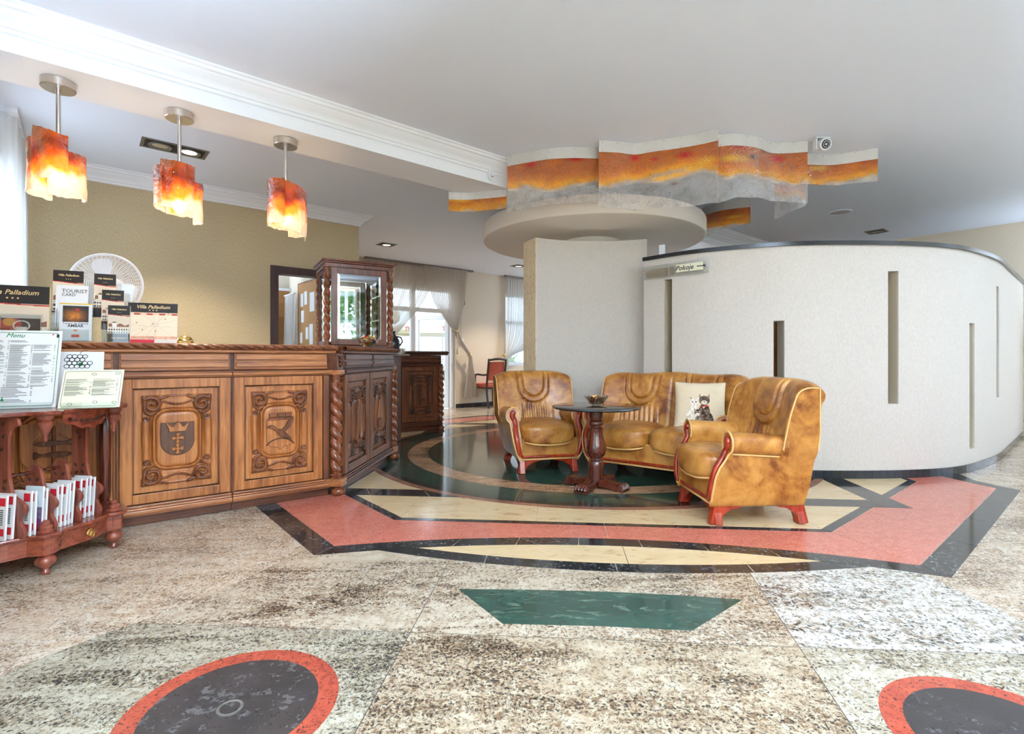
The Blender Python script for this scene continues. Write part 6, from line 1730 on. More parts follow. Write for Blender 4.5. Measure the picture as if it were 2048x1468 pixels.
# first acrylic holder with three leaflets
x, y = on_counter(TX(136), 0.09)
holder('leaflet_holder', 'clear acrylic leaflet holder left of the fan on the counter', (x, y, ZT), math.radians(27), 0.19, [0.17, 0.26, 0.36])
c27, s27 = math.cos(math.radians(27)), math.sin(math.radians(27))
def at_h(x, y, dx, dy, dz): return (x + dx * c27 - dy * s27, y + dx * s27 + dy * c27, ZT + dz)
leaflet('leaflet', 'tall Villa Palladium leaflet at the back of the left acrylic holder', 'leaflet', at_h(x, y, -0.03, 0.115, 0.18), math.radians(27), 0.148, 0.26, lambda U, V: paint_villa(U, V, 0.28), math.radians(-5), 0.006, 'Villa Palladium', head=0.27)
def p_tour(U, V):
    C = np.zeros(U.shape + (3,)); C[:] = S3(238, 240, 242)
    m = V < 0.36 + 0.05 * vnoise(U * 12, V * 0, 2); C[m] = S3(214, 220, 222)
    m = (np.abs(((U * 11) % 1) - 0.5) < 0.12) & (V < 0.40 + 0.05 * np.sin(U * 20)); C[m] = S3(120, 130, 136)
    m = np.hypot((U - 0.82) * 0.7, V - 0.45) < 0.06; C[m] = S3(206, 40, 60)
    m = np.hypot((U - 0.7) * 0.7, V - 0.33) < 0.05; C[m] = S3(40, 110, 70)
    return C
def tour_txt(b, w_, h_):
    put_text('TOURIST', w_ * 0.2, M['ink'], b, (-w_ * 0.32, -0.0014, h_ * 0.86), align='LEFT'); put_text('CARD', w_ * 0.16, M['ink'], b, (-w_ * 0.32, -0.0014, h_ * 0.77), align='LEFT')
leaflet('leaflet', 'white Tourist Card leaflet in the middle of the left acrylic holder', 'leaflet', at_h(x, y, 0.0, 0.062, 0.09), math.radians(27), 0.152, 0.255, p_tour, math.radians(-5), 0.008, extra=tour_txt)
def p_ambar(U, V):
    C = np.zeros(U.shape + (3,)); C[:] = S3(226, 232, 236)
    C[V > 0.965] = S3(236, 190, 60)
    ph = (V > 0.50) & (V < 0.93) & (np.abs(U - 0.5) < 0.40)
    n = vnoise(U * 12, V * 14, 31, 2)
    base = S3(44, 40, 42) * np.ones(U.shape + (1,))
    glow = np.exp(-(((U - 0.45) / 0.27) ** 2 + ((V - 0.66) / 0.13) ** 2))
    am = S3(206, 128, 40) * (0.4 + 1.0 * n)[..., None]
    C = np.where(ph[..., None], base * (1 - glow[..., None]) + am * glow[..., None], C)
    m = (np.hypot((U - 0.55) * 0.7, V - 0.82) < 0.05); C[m] = S3(170, 60, 50)
    m = (np.abs(V - 0.28) < 0.025) & (np.abs(U - 0.5) < 0.06); C[m] = S3(220, 130, 50)
    m = (np.abs(V - 0.13) < 0.035) & (np.abs(U - 0.5) < 0.12); C[m] = S3(196, 70, 40)
    return C
def ambar_txt(b, w_, h_):
    put_text('Tesoro de Gdansk', w_ * 0.105, M['ink'], b, (0, -0.0014, h_ * 0.46)); put_text('ÁMBAR', w_ * 0.15, M['ink_black'], b, (0, -0.0014, h_ * 0.395), bold=0.0004)
leaflet('leaflet', 'leaflet with an amber photo and the word Ambar, front of the left holder', 'leaflet', at_h(x, y, 0.03, 0.012, 0.008), math.radians(27), 0.152, 0.225, p_ambar, math.radians(-5), 0.008, extra=ambar_txt)
# second holder with three narrow leaflets
x, y = on_counter(TX(230), 0.07)
holder('leaflet_holder', 'clear acrylic leaflet holder in front of the fan on the counter', (x, y, ZT), math.radians(27), 0.13, [0.16, 0.26, 0.36])
for k, (dx, dy, dz, hh, lab) in enumerate([(-0.075, 0.115, 0.16, 0.275, 'narrow Villa Palladium leaflet at the back of the holder before the fan'), (-0.025, 0.062, 0.08, 0.25, 'narrow Villa Palladium leaflet in the middle of the holder before the fan'), (0.015, 0.012, 0.006, 0.225, 'narrow Villa Palladium leaflet at the front of the holder before the fan')]):
    def ex(b, w_, h_):
        put_text('Villa Palladium', w_ * 0.118, M['ink_gold'], b, (0, -0.0014, h_ * 0.10), shear=0.3, bold=0.0002)
        stars(b, 0, -0.0014, h_ * 0.04, w_ * 0.02, w_ * 0.07)
    leaflet('leaflet', lab, 'leaflet', at_h(x, y, dx, dy, dz), math.radians(27), 0.112, hh, lambda U, V: paint_villa(U, V, 0.27, 0.2 if True else 0), math.radians(-5), 0.012, 'Villa Palladium', head=0.26, extra=ex if k == 2 else None)
# map card
x, y = on_counter(TX(304), 0.05)
def p_map(U, V):
    C = np.zeros(U.shape + (3,)); C[:] = S3(236, 218, 190)
    C[V > 0.76] = S3(36, 26, 26)
    m = (V > 0.70) & (V <= 0.76); n = vnoise(U * 22, V * 22, 3); C[m] = (S3(226, 190, 160) * (0.5 + n[..., None]))[m]
    m = (V > 0.70) & (V < 0.735) & (((U * 4) % 1) > 0.5); C[m] = S3(176, 54, 44)
    m = (V > 0.1) & (V < 0.17); C[m] = (S3(214, 160, 130) * (0.5 + n[..., None]))[m]
    C[V < 0.10] = S3(224, 214, 204); m = (V < 0.085) & (U < 0.55) & (U > 0.06); C[m] = S3(196, 34, 44)
    for k in range(7):
        a = k * 0.7 + 0.3; d_ = np.abs((U - 0.55) * math.sin(a) - (V - 0.45) * math.cos(a) - 0.06 * math.sin(k * 3))
        C[(d_ < 0.004) & (V > 0.18) & (V < 0.69)] = S3(206, 190, 168)
    for cx, cy in ((0.3, 0.33), (0.56, 0.3), (0.5, 0.48), (0.18, 0.5), (0.75, 0.6)):
        C[np.hypot(U - cx, V - cy) < 0.018] = S3(170, 130, 84)
    return np.clip(C, 0, 1)
leaflet('map_card', 'stand-up card with a town map headed Villa Palladium beside the desk bell', 'leaflet', (x, y, ZT), math.radians(24), 0.265, 0.258, p_map, math.radians(-9), 0.004, 'Villa Palladium', head=0.24, res=0.0026)
# desk bell
x, y = on_counter(TX(369), 0.05)
bl = empty('desk_bell', 'brass desk bell on the counter beside the map card', 'bell', (x, y, ZT))
MB().lathe([(0.001, 0.0), (0.054, 0.0), (0.055, 0.006), (0.05, 0.014), (0.001, 0.016)], 28, cap=False).build('base', M['brass'], bl, 40)
MB().lathe([(0.046, 0.018), (0.045, 0.026), (0.038, 0.038), (0.024, 0.046), (0.008, 0.049), (0.001, 0.049)], 28, cap=False).build('dome', M['brass'], bl, 50)
MB().lathe([(0.004, 0.047), (0.004, 0.056), (0.008, 0.058), (0.007, 0.063), (0.001, 0.064)], 14, cap=False).build('button', M['brass'], bl, 40)
# pedestal fan behind the counter
fx_, fy_ = TX(225) * 3.72, 3.72
fan = empty('fan', 'white pedestal fan behind the counter leaflets', 'fan', (fx_, fy_, 0.001), math.radians(22))
MB().lathe([(0.001, 0.0), (0.2, 0.0), (0.2, 0.02), (0.17, 0.035), (0.04, 0.05), (0.025, 0.07)], 32, cap=False).build('base', M['plastic_white'], fan, 40)
MB().tube([(0, 0, 0.05), (0, 0, 1.32)], [0.022, 0.018], 14).build('pole', M['plastic_white'], fan, 60)
MB().tube([(0, 0, 1.16), (0, 0, 1.28)], 0.026, 14).build('collar', M['plastic_white'], fan, 60)
FC = Vector((0, -0.13, 1.535)); FR = 0.215
MB().lathe([(0.001, 0.17), (0.05, 0.165), (0.07, 0.12), (0.07, 0.03), (0.05, 0.0), (0.001, 0.0)], 24, cap=False).xf(Matrix.Translation((0, -0.08, 1.535)) @ Matrix.Rotation(-PI / 2, 4, 'X')).build('motor', M['plastic_white'], fan, 40, fix=True)
MB().tube([(0, 0.0, 1.30), (0, 0.0, 1.5)], 0.03, 12).build('neck', M['plastic_white'], fan, 60)
def fan_grille(sgn, nm):
    g_ = MB()
    prof_ = [(0.055, 0.045), (0.1, 0.042), (0.15, 0.032), (0.19, 0.016), (FR, 0.0)]
    for k in range(48):
        a = 2 * PI * k / 48
        g_.tube([(r * math.cos(a), FC.y - sgn * d_, FC.z + r * math.sin(a)) for r, d_ in prof_], 0.0013, 4, caps=False)
    for r in np.linspace(0.065, 0.205, 13):
        d_ = np.interp(r, [p_[0] for p_ in prof_], [p_[1] for p_ in prof_])
        g_.tube([(r * math.cos(a), FC.y - sgn * d_, FC.z + r * math.sin(a)) for a in np.linspace(0, 2 * PI, 48, endpoint=False)], 0.0012, 4, closed=True)
    return g_.build(nm, M['plastic_white'], fan)
fan_grille(1, 'front_grille'); fan_grille(-1, 'rear_grille')
MB().tube([(FR * math.cos(a), FC.y, FC.z + FR * math.sin(a)) for a in np.linspace(0, 2 * PI, 64, endpoint=False)], 0.008, 8, closed=True).build('guard_ring', M['plastic_white'], fan, 180)
MB().lathe([(0.001, 0.05), (0.045, 0.046), (0.055, 0.038), (0.055, 0.032), (0.001, 0.03)], 28, cap=False).xf(Matrix.Translation(FC) @ Matrix.Rotation(PI / 2, 4, 'X')).build('hub_cap', M['plastic_white'], fan, 40)
for k in range(3):
    a0 = math.radians(100 + 120 * k)
    G_ = []
    for r in np.linspace(0.03, 0.185, 10):
        row = []
        wd = 0.75 * math.sin(PI * min(1, (r - 0.0) / 0.21)) ** 0.6
        for s_ in np.linspace(-0.5, 0.5, 8):
            a = a0 + s_ * wd * 1.35
            row.append((r * math.cos(a), FC.y + 0.03 * s_, FC.z + r * math.sin(a)))
        G_.append(row)
    MB().sheet(G_, np.zeros((10, 8, 3)) + np.array([0, 1, 0]), 0.003).build('blade', clear('blade_white', (0.9, 0.92, 0.95, 1), 0.0) if False else M['plastic_white'], fan, 60, fix=True)

# menus on top of the brochure stand
ZE = 0.779
def text_lines(b, w_, h_, cols, rows, y=-0.0014, mat=None, skip=0.18, x0=0.06, top=0.86, bot=0.1, th=0.35, seed=1):
    r_ = random.Random(seed); m = MB()
    dz = (top - bot) * h_ / rows; cwid = (1 - 2 * x0) * w_ / cols
    for c_ in range(cols):
        for k in range(rows):
            if r_.random() < skip: continue
            z = top * h_ - k * dz; xx = -w_ / 2 + x0 * w_ + c_ * cwid
            L_ = cwid * r_.uniform(0.45, 0.86)
            m.add([(xx, y, z), (xx + L_, y, z), (xx + L_, y, z + dz * th), (xx, y, z + dz * th)], [(0, 1, 2, 3)])
            if r_.random() < 0.6: m.add([(xx + cwid * 0.9, y, z), (xx + cwid * 0.96, y, z), (xx + cwid * 0.96, y, z + dz * th), (xx + cwid * 0.9, y, z + dz * th)], [(0, 1, 2, 3)])
    return m.build('menu_lines', mat or M['ink'], b)
def border(b, w_, h_, ins, mat, r=0.0008):
    pl = rrect(w_ / 2 - ins, h_ / 2 - ins, 0.014)
    return MB().tube([(p[0], -0.001, h_ / 2 + p[1]) for p in pl], r, 4, closed=True).build('border_line', mat, b)
def menu_big(b, w_, h_):
    border(b, w_, h_, 0.012, M['ink_green'], 0.0013)
    put_text('Menu', 0.032, M['ink_green'], b, (-0.03, -0.0014, h_ * 0.93), shear=0.35)
    text_lines(b, w_, h_, 3, 44, top=0.86, bot=0.26, seed=3)
    text_lines(b, w_ * 0.5, h_, 1, 12, x0=0.1, top=0.26, bot=0.06, seed=8, skip=0.1)
    g_ = MB()
    for cx, cz, r in ((-w_ * 0.30, 0.075, 0.012), (-w_ * 0.22, 0.055, 0.010), (-w_ * 0.17, 0.045, 0.007)):
        g_.add([(cx - r, -0.0014, cz - r), (cx + r, -0.0014, cz - r), (cx, -0.0014, cz + 2.2 * r)], [(0, 1, 2)])
    g_.build('tree_print', M['ink_green'], b)
    MB().add([(w_ * 0.36, -0.0014, h_ * 0.94), (w_ * 0.40, -0.0014, h_ * 0.945), (w_ * 0.385, -0.0014, h_ * 0.96)], [(0, 1, 2)]).build('red_print', M['ink_red'], b)
    MB().add([(w_ * 0.43, -0.0014, h_ * 0.91), (w_ * 0.46, -0.0014, h_ * 0.91), (w_ * 0.46, -0.0014, h_ * 0.955), (w_ * 0.43, -0.0014, h_ * 0.955)], [(0, 1, 2, 3)]).build('bottle_print', M['ink_black'], b)
leaflet('menu_card', 'large white menu card with green border on the brochure stand', 'menu', (-2.436, 2.525, ZE), math.radians(25), 0.31, 0.40, None, math.radians(-14), 0.003, extra=menu_big)
def grapes(b, w_, h_):
    g_ = MB(); k_ = MB(); gr = MB()
    for i, (cx, cz) in enumerate([(0.03 + 0.022 * a_ + (0.011 if r_ % 2 else 0), h_ * 0.72 + 0.018 * r_) for r_ in range(4) for a_ in range(-2, 3 - r_ // 2)]):
        pts = [(cx + 0.011 * math.cos(a), -0.0014, cz + 0.010 * math.sin(a)) for a in np.linspace(0, 2 * PI, 12, endpoint=False)]
        g_.tube(pts, 0.0014, 4, closed=True)
    g_.tube([(0.04, -0.0014, h_ * 0.72 + 0.07), (0.05, -0.0014, h_ * 0.72 + 0.085), (0.075, -0.0014, h_ * 0.72 + 0.088)], 0.0014, 4)
    g_.build('grape_print', M['ink_black'], b)
    MB().add([(0.045 + 0.01 * math.cos(a), -0.0016, h_ * 0.76 + 0.01 * math.sin(a)) for a in np.linspace(0, 2 * PI, 12, endpoint=False)], [tuple(range(12))]).build('green_print', M['ink_green'], b)
leaflet('wine_card', 'white card printed with a bunch of grapes behind the cream menu', 'menu', (-2.345, 2.72, ZE), math.radians(25), 0.29, 0.285, None, math.radians(-8), 0.003, extra=grapes)
def menu_small(b, w_, h_):
    border(b, w_, h_, 0.008, M['ink'], 0.0008)
    text_lines(b, w_, h_, 2, 24, top=0.74, bot=0.3, seed=5)
    for cx, cz in ((0, 0.88), (0.1, 0.9), (0.02, 0.14), (-0.08, 0.1), (0.1, 0.12)):
        m = MB()
        for q in range(5):
            a = q * 1.3; m.tube([(cx + 0.008 * math.cos(a), -0.0012, cz * h_ + 0.006 * math.sin(a)), (cx + 0.012 * math.cos(a + 1), -0.0012, cz * h_ + 0.008 * math.sin(a + 1))], 0.001, 4)
        m.build('ornament_print', M['ink'], b)
leaflet('menu_card', 'small cream menu card leaning on the right of the brochure stand', 'menu', (-2.115, 2.575, ZE), math.radians(23), 0.25, 0.205, None, math.radians(-24), 0.003, extra=menu_small, mat='paper_cream')
for nm, lx_, ly_, w_, lab in (('menu_holder', -2.12, 2.60, 0.22, 'clear acrylic stand under the small cream menu'), ('menu_holder', -2.44, 2.555, 0.28, 'clear acrylic stand under the large white menu')):
    h_ = empty(nm, lab, 'menu holder', (lx_, ly_, ZE - 0.001), math.radians(24))
    MB().bx(-w_ / 2, w_ / 2, -0.05, 0.06, 0.0, 0.003).build('foot_plate', M['acrylic'], h_)
    MB().bx(-w_ / 2, w_ / 2, -0.052, -0.049, 0.0, 0.03).build('front_lip', M['acrylic'], h_)

# brochures standing in the rack, covers towards the camera
def brochure(w_, f_, lean, hgt, style, label):
    x_, y_ = rack(w_, f_)
    root = empty('brochure', label, 'brochure', (x_, y_, 0.2018), RKA, 'brochures in the rack of the stand')
    W__ = 0.098
    b = MB().bx(-W__, 0.0, -0.004, 0.004, 0.0, hgt).build('pages', M['paper'], root, rot=(lean, 0, 0))
    def rect(y0, y1, z0, z1):
        return MB().add([(-y0 * W__, -0.0046, z0 * hgt), (-y1 * W__, -0.0046, z0 * hgt), (-y1 * W__, -0.0046, z1 * hgt), (-y0 * W__, -0.0046, z1 * hgt)], [(3, 2, 1, 0)])
    if style == 'red':
        rect(0.06, 0.42, 0.76, 0.94).build('red_print', M['ink_red'], b)
        rect(0.06, 0.38, 0.10, 0.26).build('red_print', M['ink_red'], b)
        rect(0.3, 0.42, 0.02, 0.07).build('blue_print', INK_BLUE, b)
        k = MB()
        for i in range(8): k.add([(-0.15 * W__, -0.0046, (0.34 + 0.045 * i) * hgt), (-0.32 * W__, -0.0046, (0.34 + 0.045 * i) * hgt), (-0.32 * W__, -0.0046, (0.365 + 0.045 * i) * hgt), (-0.15 * W__, -0.0046, (0.365 + 0.045 * i) * hgt)], [(3, 2, 1, 0)])
        o = k.build('text_print', M['ink'], b); o['kind'] = 'stuff'
    else:
        def pt(U, V):
            C = np.zeros(U.shape + (3,)); C[:] = S3(222, 236, 242)
            n = vnoise(U * 16, V * 24, 5); q = (V < 0.55) & (V > 0.3); C[q] = (S3(120, 100, 132) * (0.4 + 1.1 * n[..., None]))[q]
            q = (V <= 0.3); C[q] = S3(120, 60, 110); q = (V < 0.24) & (U > 0.12) & (U < 0.8); C[q] = S3(206, 40, 52)
            C[(np.abs(V - 0.12) < 0.02) & (U < 0.6) & (U > 0.2)] = S3(250, 240, 240)
            return np.clip(C, 0, 1)
        link('cover_print', grid_print(W__, hgt, pt, 'cover_print'), b, None, (-W__ / 2, -0.0042, 0))
    return root
INK_BLUE = plain('ink_blue', srgb(40, 52, 100), 0.6)
spots = [(-0.045, 0.05, -0.06), (-0.022, 0.04, -0.06), (0.098, 0.026, -0.05), (0.075, 0.018, -0.06), (0.045, 0.012, -0.04), (0.024, 0.008, -0.05), (0.215, 0.02, -0.07), (0.198, 0.02, -0.05), (0.180, 0.02, -0.08), (0.160, 0.02, -0.05), (0.142, 0.02, -0.04), (0.345, 0.026, -0.06), (0.322, 0.028, -0.05), (0.296, 0.03, -0.08), (0.268, 0.03, -0.05)]
places = ['second left of the first pierced panel', 'directly left of the first pierced panel', 'at the back of the left compartment of the rack', 'with a city photo cover in the left compartment', 'second from the front in the left compartment', 'at the front of the left compartment of the rack', 'first from the back in the middle compartment', 'second from the back in the middle compartment', 'third from the back in the middle compartment', 'fourth from the back in the middle compartment', 'at the front of the middle compartment of the rack', 'first from the back in the right compartment', 'second from the back in the right compartment', 'third from the back in the right compartment', 'at the front of the right compartment of the rack']
for (w_, f_, ln), plc in zip(spots, places):
    brochure(w_, f_, ln, 0.215 if 'city' in plc else 0.198 + 0.012 * random.random(), 'city' if 'city' in plc else 'red', ('white and red brochure ' if 'city' not in plc else 'brochure ') + plc)

# candy bowl, vase and cups on the corner worktop
def on_w2(x, y): return (PC2[0] + x * math.cos(TH2) - y * math.sin(TH2), PC2[1] + x * math.sin(TH2) + y * math.cos(TH2))
x, y = TX(736) * 4.62, 4.62
cb = empty('candy_bowl', 'clear glass bowl heaped with wrapped sweets before the display case', 'bowl', (x, y, WTOP + 0.002))
m = MB().grid(bowl_rows(1.1, 0.95, 0, 6), cv=True, flip=True); m.f.append(tuple(range(nb - 1, -1, -1)))
m.build('glass_bowl', M['bowl_glass'], cb, 60)
cmats = [plain('sweet_' + n_, srgb(*c_), 0.3) for n_, c_ in (('red', (190, 40, 40)), ('green', (70, 140, 50)), ('yellow', (226, 190, 70)), ('brown', (110, 60, 36)), ('white', (236, 230, 220)), ('orange', (220, 120, 40)))]
for ci, cmn in enumerate(cmats):
    hp = MB()
    for k in range(26):
        zz = 0.015 + random.random() * 0.085; r = (0.03 + 0.055 * min(1, zz / 0.06)) * math.sqrt(random.random()) * (1.0 if zz < 0.07 else 0.75); a = random.random() * 2 * PI
        s0 = len(hp.v)
        hp.tube([(-0.014, 0, 0), (-0.009, 0, 0), (-0.007, 0, 0), (0.007, 0, 0), (0.009, 0, 0), (0.014, 0, 0)], [0.007, 0.002, 0.006, 0.006, 0.002, 0.007], 6)
        hp.xf(Matrix.Translation((r * math.cos(a), r * math.sin(a), zz)) @ Matrix.Rotation(random.random() * 6, 4, 'Z') @ Matrix.Rotation(random.uniform(-0.8, 0.8), 4, 'Y'), s0)
    o = hp.build('sweets', cmn, cb, 60); o['kind'] = 'stuff'
x, y = TX(787) * 6.05, 6.05
vs = empty('jug', 'dark round ceramic jug behind the display case', 'jug', (-1.40, 6.02, 1.075))
MB().lathe([(0.001, 0.0), (0.05, 0.0), (0.075, 0.03), (0.09, 0.09), (0.085, 0.15), (0.055, 0.2), (0.035, 0.225), (0.036, 0.25), (0.04, 0.262), (0.001, 0.262)], 28, cap=False).build('body', plain('dark_glaze', srgb(40, 42, 46), 0.25), vs, 50)
MB().tube([(0.05, 0, 0.2), (0.1, 0, 0.19), (0.12, 0, 0.14), (0.085, 0, 0.09)], 0.009, 8).build('handle', plain('dark_glaze2', srgb(44, 46, 50), 0.25), vs, 180)
tr_ = empty('side_shelf', 'plain oak shelf behind the display case carrying the jug', 'shelf', (-1.42, 6.05, 0), TH2)
MB().bx(-0.35, 0.45, -0.11, 0.35, 1.05, 1.072).build('board', M['oak_dark'], tr_, bevel=0.003)
MB().bx(-0.33, 0.43, 0.0, 0.33, 0.0, 1.05).build('cupboard', M['oak_dark'], tr_)
for k, (sx, c_, lab) in enumerate([(0.16, (226, 222, 214), 'white cup on the shelf beside the dark jug'), (0.27, (202, 186, 150), 'beige cup on the shelf furthest from the dark jug')]):
    q = (-1.42 + sx * math.cos(TH2) + 0.05 * math.sin(TH2), 6.05 + sx * math.sin(TH2))
    cpp = empty('cup', lab, 'cup', (q[0], q[1], 1.073))
    mt = plain('cup_glaze_%d' % k, srgb(*c_), 0.3)
    MB().lathe([(0.001, 0.0), (0.028, 0.0), (0.036, 0.03), (0.04, 0.07), (0.037, 0.07), (0.033, 0.03), (0.001, 0.006)], 20, cap=False).build('body', mt, cpp, 50)
    MB().tube([(0.036, 0, 0.06), (0.058, 0, 0.05), (0.05, 0, 0.025), (0.034, 0, 0.022)], 0.005, 6).build('handle', mt, cpp, 180)
# ------------------------------------------------------------------ far chair, office, switches
rc = empty('dining_chair', 'dark wooden armchair with red upholstery against the far wall', 'chair', (-0.46, 10.75, 0.001), math.radians(215))
RU = plain('red_fabric', srgb(196, 92, 66), 0.8, grain=(160, 0.3)); DW = wood('dark_chair_wood', srgb(70, 50, 44), srgb(48, 34, 30), srgb(30, 20, 18), 0.3, 'z')
MB().grid(superbox((0, -0.02, 0.45), (0.24, 0.24, 0.045), 0.3, 14, 24), cv=True).build('seat', RU, rc, 180, fix=True)
bk = []
for z in np.linspace(0.56, 0.94, 10):
    bk.append([(x, 0.2 + 0.12 * (z - 0.5) - 0.03 * (1 - (x / 0.2) ** 2) * -1, z) for x in np.linspace(-0.19, 0.19, 10)])
MB().sheet(bk, np.zeros((10, 10, 3)) + np.array([0, -1, 0]), 0.045).build('backrest', RU, rc, 50, fix=True)
for sx in (-1, 1):
    MB().tube(spline([(sx * 0.22, 0.30, 0.0), (sx * 0.22, 0.23, 0.3), (sx * 0.21, 0.22, 0.55), (sx * 0.21, 0.29, 1.0)], 5), 0.022, 8).build('rear_leg', DW, rc, 180)
    MB().tube(spline([(sx * 0.24, -0.23, 0.0), (sx * 0.23, -0.22, 0.25), (sx * 0.235, -0.21, 0.45), (sx * 0.25, -0.18, 0.66)], 5), 0.02, 8).build('front_leg', DW, rc, 180)
    MB().tube(spline([(sx * 0.25, -0.2, 0.665), (sx * 0.265, -0.05, 0.68), (sx * 0.24, 0.1, 0.67), (sx * 0.215, 0.24, 0.68)], 5), 0.02, 8).build('armrest', DW, rc, 180)
MB().tube(spline([(-0.22, 0.28, 0.98), (0, 0.32, 1.0), (0.22, 0.28, 0.98)], 6), 0.026, 8).build('top_rail', DW, rc, 180)
MB().bx(-0.22, 0.22, -0.22, 0.22, 0.39, 0.425).build('seat_rail', DW, rc, bevel=0.004)
x, y = R(5.98, FW - 0.012)
sw_ = empty('wall_socket', 'small white switch box on a cable beside the far curtain', 'switch', (x, y, 1.36), RA)
MB().bx(-0.04, 0.04, -0.03, 0.0, -0.06, 0.06).build('housing', M['plastic_white'], sw_, bevel=0.006)
MB().bx(-0.015, 0.015, -0.034, -0.03, -0.02, 0.03).build('rocker', M['paper'], sw_, bevel=0.002)
MB().tube([(0.0, -0.008, 0.06), (0.0, -0.008, 1.4)], 0.006, 6).build('cable', M['linen'], sw_, 60)
x, y = R(6.02, FW - 0.03)
tsl = empty('hanging_tassel', 'brown braided tassel hanging beside the knotted curtain', 'tassel', (x, y, 2.72), RA)
MB().tube([(0, 0, 0.0), (0.008, 0, -0.2), (-0.006, 0, -0.4), (0, 0, -0.5)], [0.02, 0.03, 0.022, 0.03], 8).build('braid', plain('braid_brown', srgb(150, 110, 66), 0.8), tsl, 180)
MB().lathe([(0.02, 0.0), (0.035, -0.05), (0.03, -0.12)], 10, (0, 0, -0.5)).build('fringe', plain('fringe_brown', srgb(130, 92, 54), 0.8), tsl, 50)
# office seen through the doorway
cb_ = empty('cork_board', 'cork notice board with pinned papers on the office wall', 'notice board', (*R(2.608, 7.8), 1.2), RA)
MB().bx(-0.02, 0.0, -0.45, 0.42, 0.0, 0.95).build('cork', M['cork'], cb_)
MB().bx(-0.024, 0.0, -0.47, -0.45, -0.02, 0.97).bx(-0.024, 0.0, 0.42, 0.44, -0.02, 0.97).bx(-0.024, 0.0, -0.45, 0.42, 0.95, 0.97).bx(-0.024, 0.0, -0.45, 0.42, -0.02, 0.0).build('board_frame', M['twist'], cb_)
for k, (a, z, w_, h_) in enumerate([(0.25, 0.6, 0.13, 0.2), (0.08, 0.62, 0.12, 0.2), (0.22, 0.36, 0.13, 0.18), (0.28, 0.05, 0.1, 0.16), (0.02, 0.1, 0.12, 0.18), (-0.16, 0.02, 0.15, 0.3), (-0.2, 0.5, 0.2, 0.28)]):
    MB().bx(-0.024, -0.0205, a - w_ / 2, a + w_ / 2, z, z + h_).build('pinned_paper', M['paper'], cb_)
bld = empty('roman_blind', 'tan pleated roman blind at the back of the office', 'blind', (*R(2.33, FW - 0.06), 0.8), RA)
rows = []
for z in np.linspace(0, 1.3, 66):
    rows.append([(x_, 0.02 * abs(math.sin(z * PI / 0.22)) - 0.02, z) for x_ in np.linspace(-0.3, 0.26, 6)])
MB().grid(rows).build('fabric', sheer('blind_tan', srgb(206, 158, 104), 0.95), bld, 60)
MB().bx(-0.31, 0.27, -0.03, 0.03, 1.3, 1.34).build('head_rail', M['pvc_white'], bld)
wc = empty('office_drape', 'narrow white drape hanging beside the office blind', 'curtain', (0, 0, 0), RA)
rows = []
for z in np.linspace(0.05, 2.0, 20):
    rows.append([(2.50 + 0.02 * math.sin(s_ * 30), 8.15 + 0.42 * s_ + 0.05 * math.sin(z * 2), z) for s_ in np.linspace(0, 1, 40)])
MB().grid(rows).build('fabric', M['sheer_white'], wc, 180)
MB().tube([(2.50, 8.1, 2.01), (2.50, 8.62, 2.01)], 0.012, 8).build('rail', M['pvc_white'], wc, 60)

# ------------------------------------------------------------------ wardrobe seen through a slot
wd_ = empty('wardrobe', 'orange-brown wardrobe behind the slots of the curved wall', 'wardrobe', (*R(9.15, 4.45), 0.001), RA)
MB().bx(-0.3, 0.34, -0.48, 0.6, 0.06, 2.0).build('carcass', wood('wardrobe_beech', srgb(206, 140, 76), srgb(186, 118, 58), srgb(150, 90, 42), 0.4, 'z'), wd_, bevel=0.004)
MB().bx(-0.32, 0.34, -0.47, 0.6, 0.0, 0.06).build('plinth', M['oak_dark'], wd_)
MB().bx(-0.32, -0.302, -0.475, 0.055, 0.08, 1.98).build('door', wood('wardrobe_door', srgb(206, 140, 76), srgb(186, 118, 58), srgb(150, 90, 42), 0.4, 'z'), wd_, bevel=0.003)
MB().bx(-0.32, -0.302, 0.065, 0.595, 0.08, 1.98).build('door', wood('wardrobe_door', srgb(206, 140, 76), srgb(186, 118, 58), srgb(150, 90, 42), 0.4, 'z'), wd_, bevel=0.003)

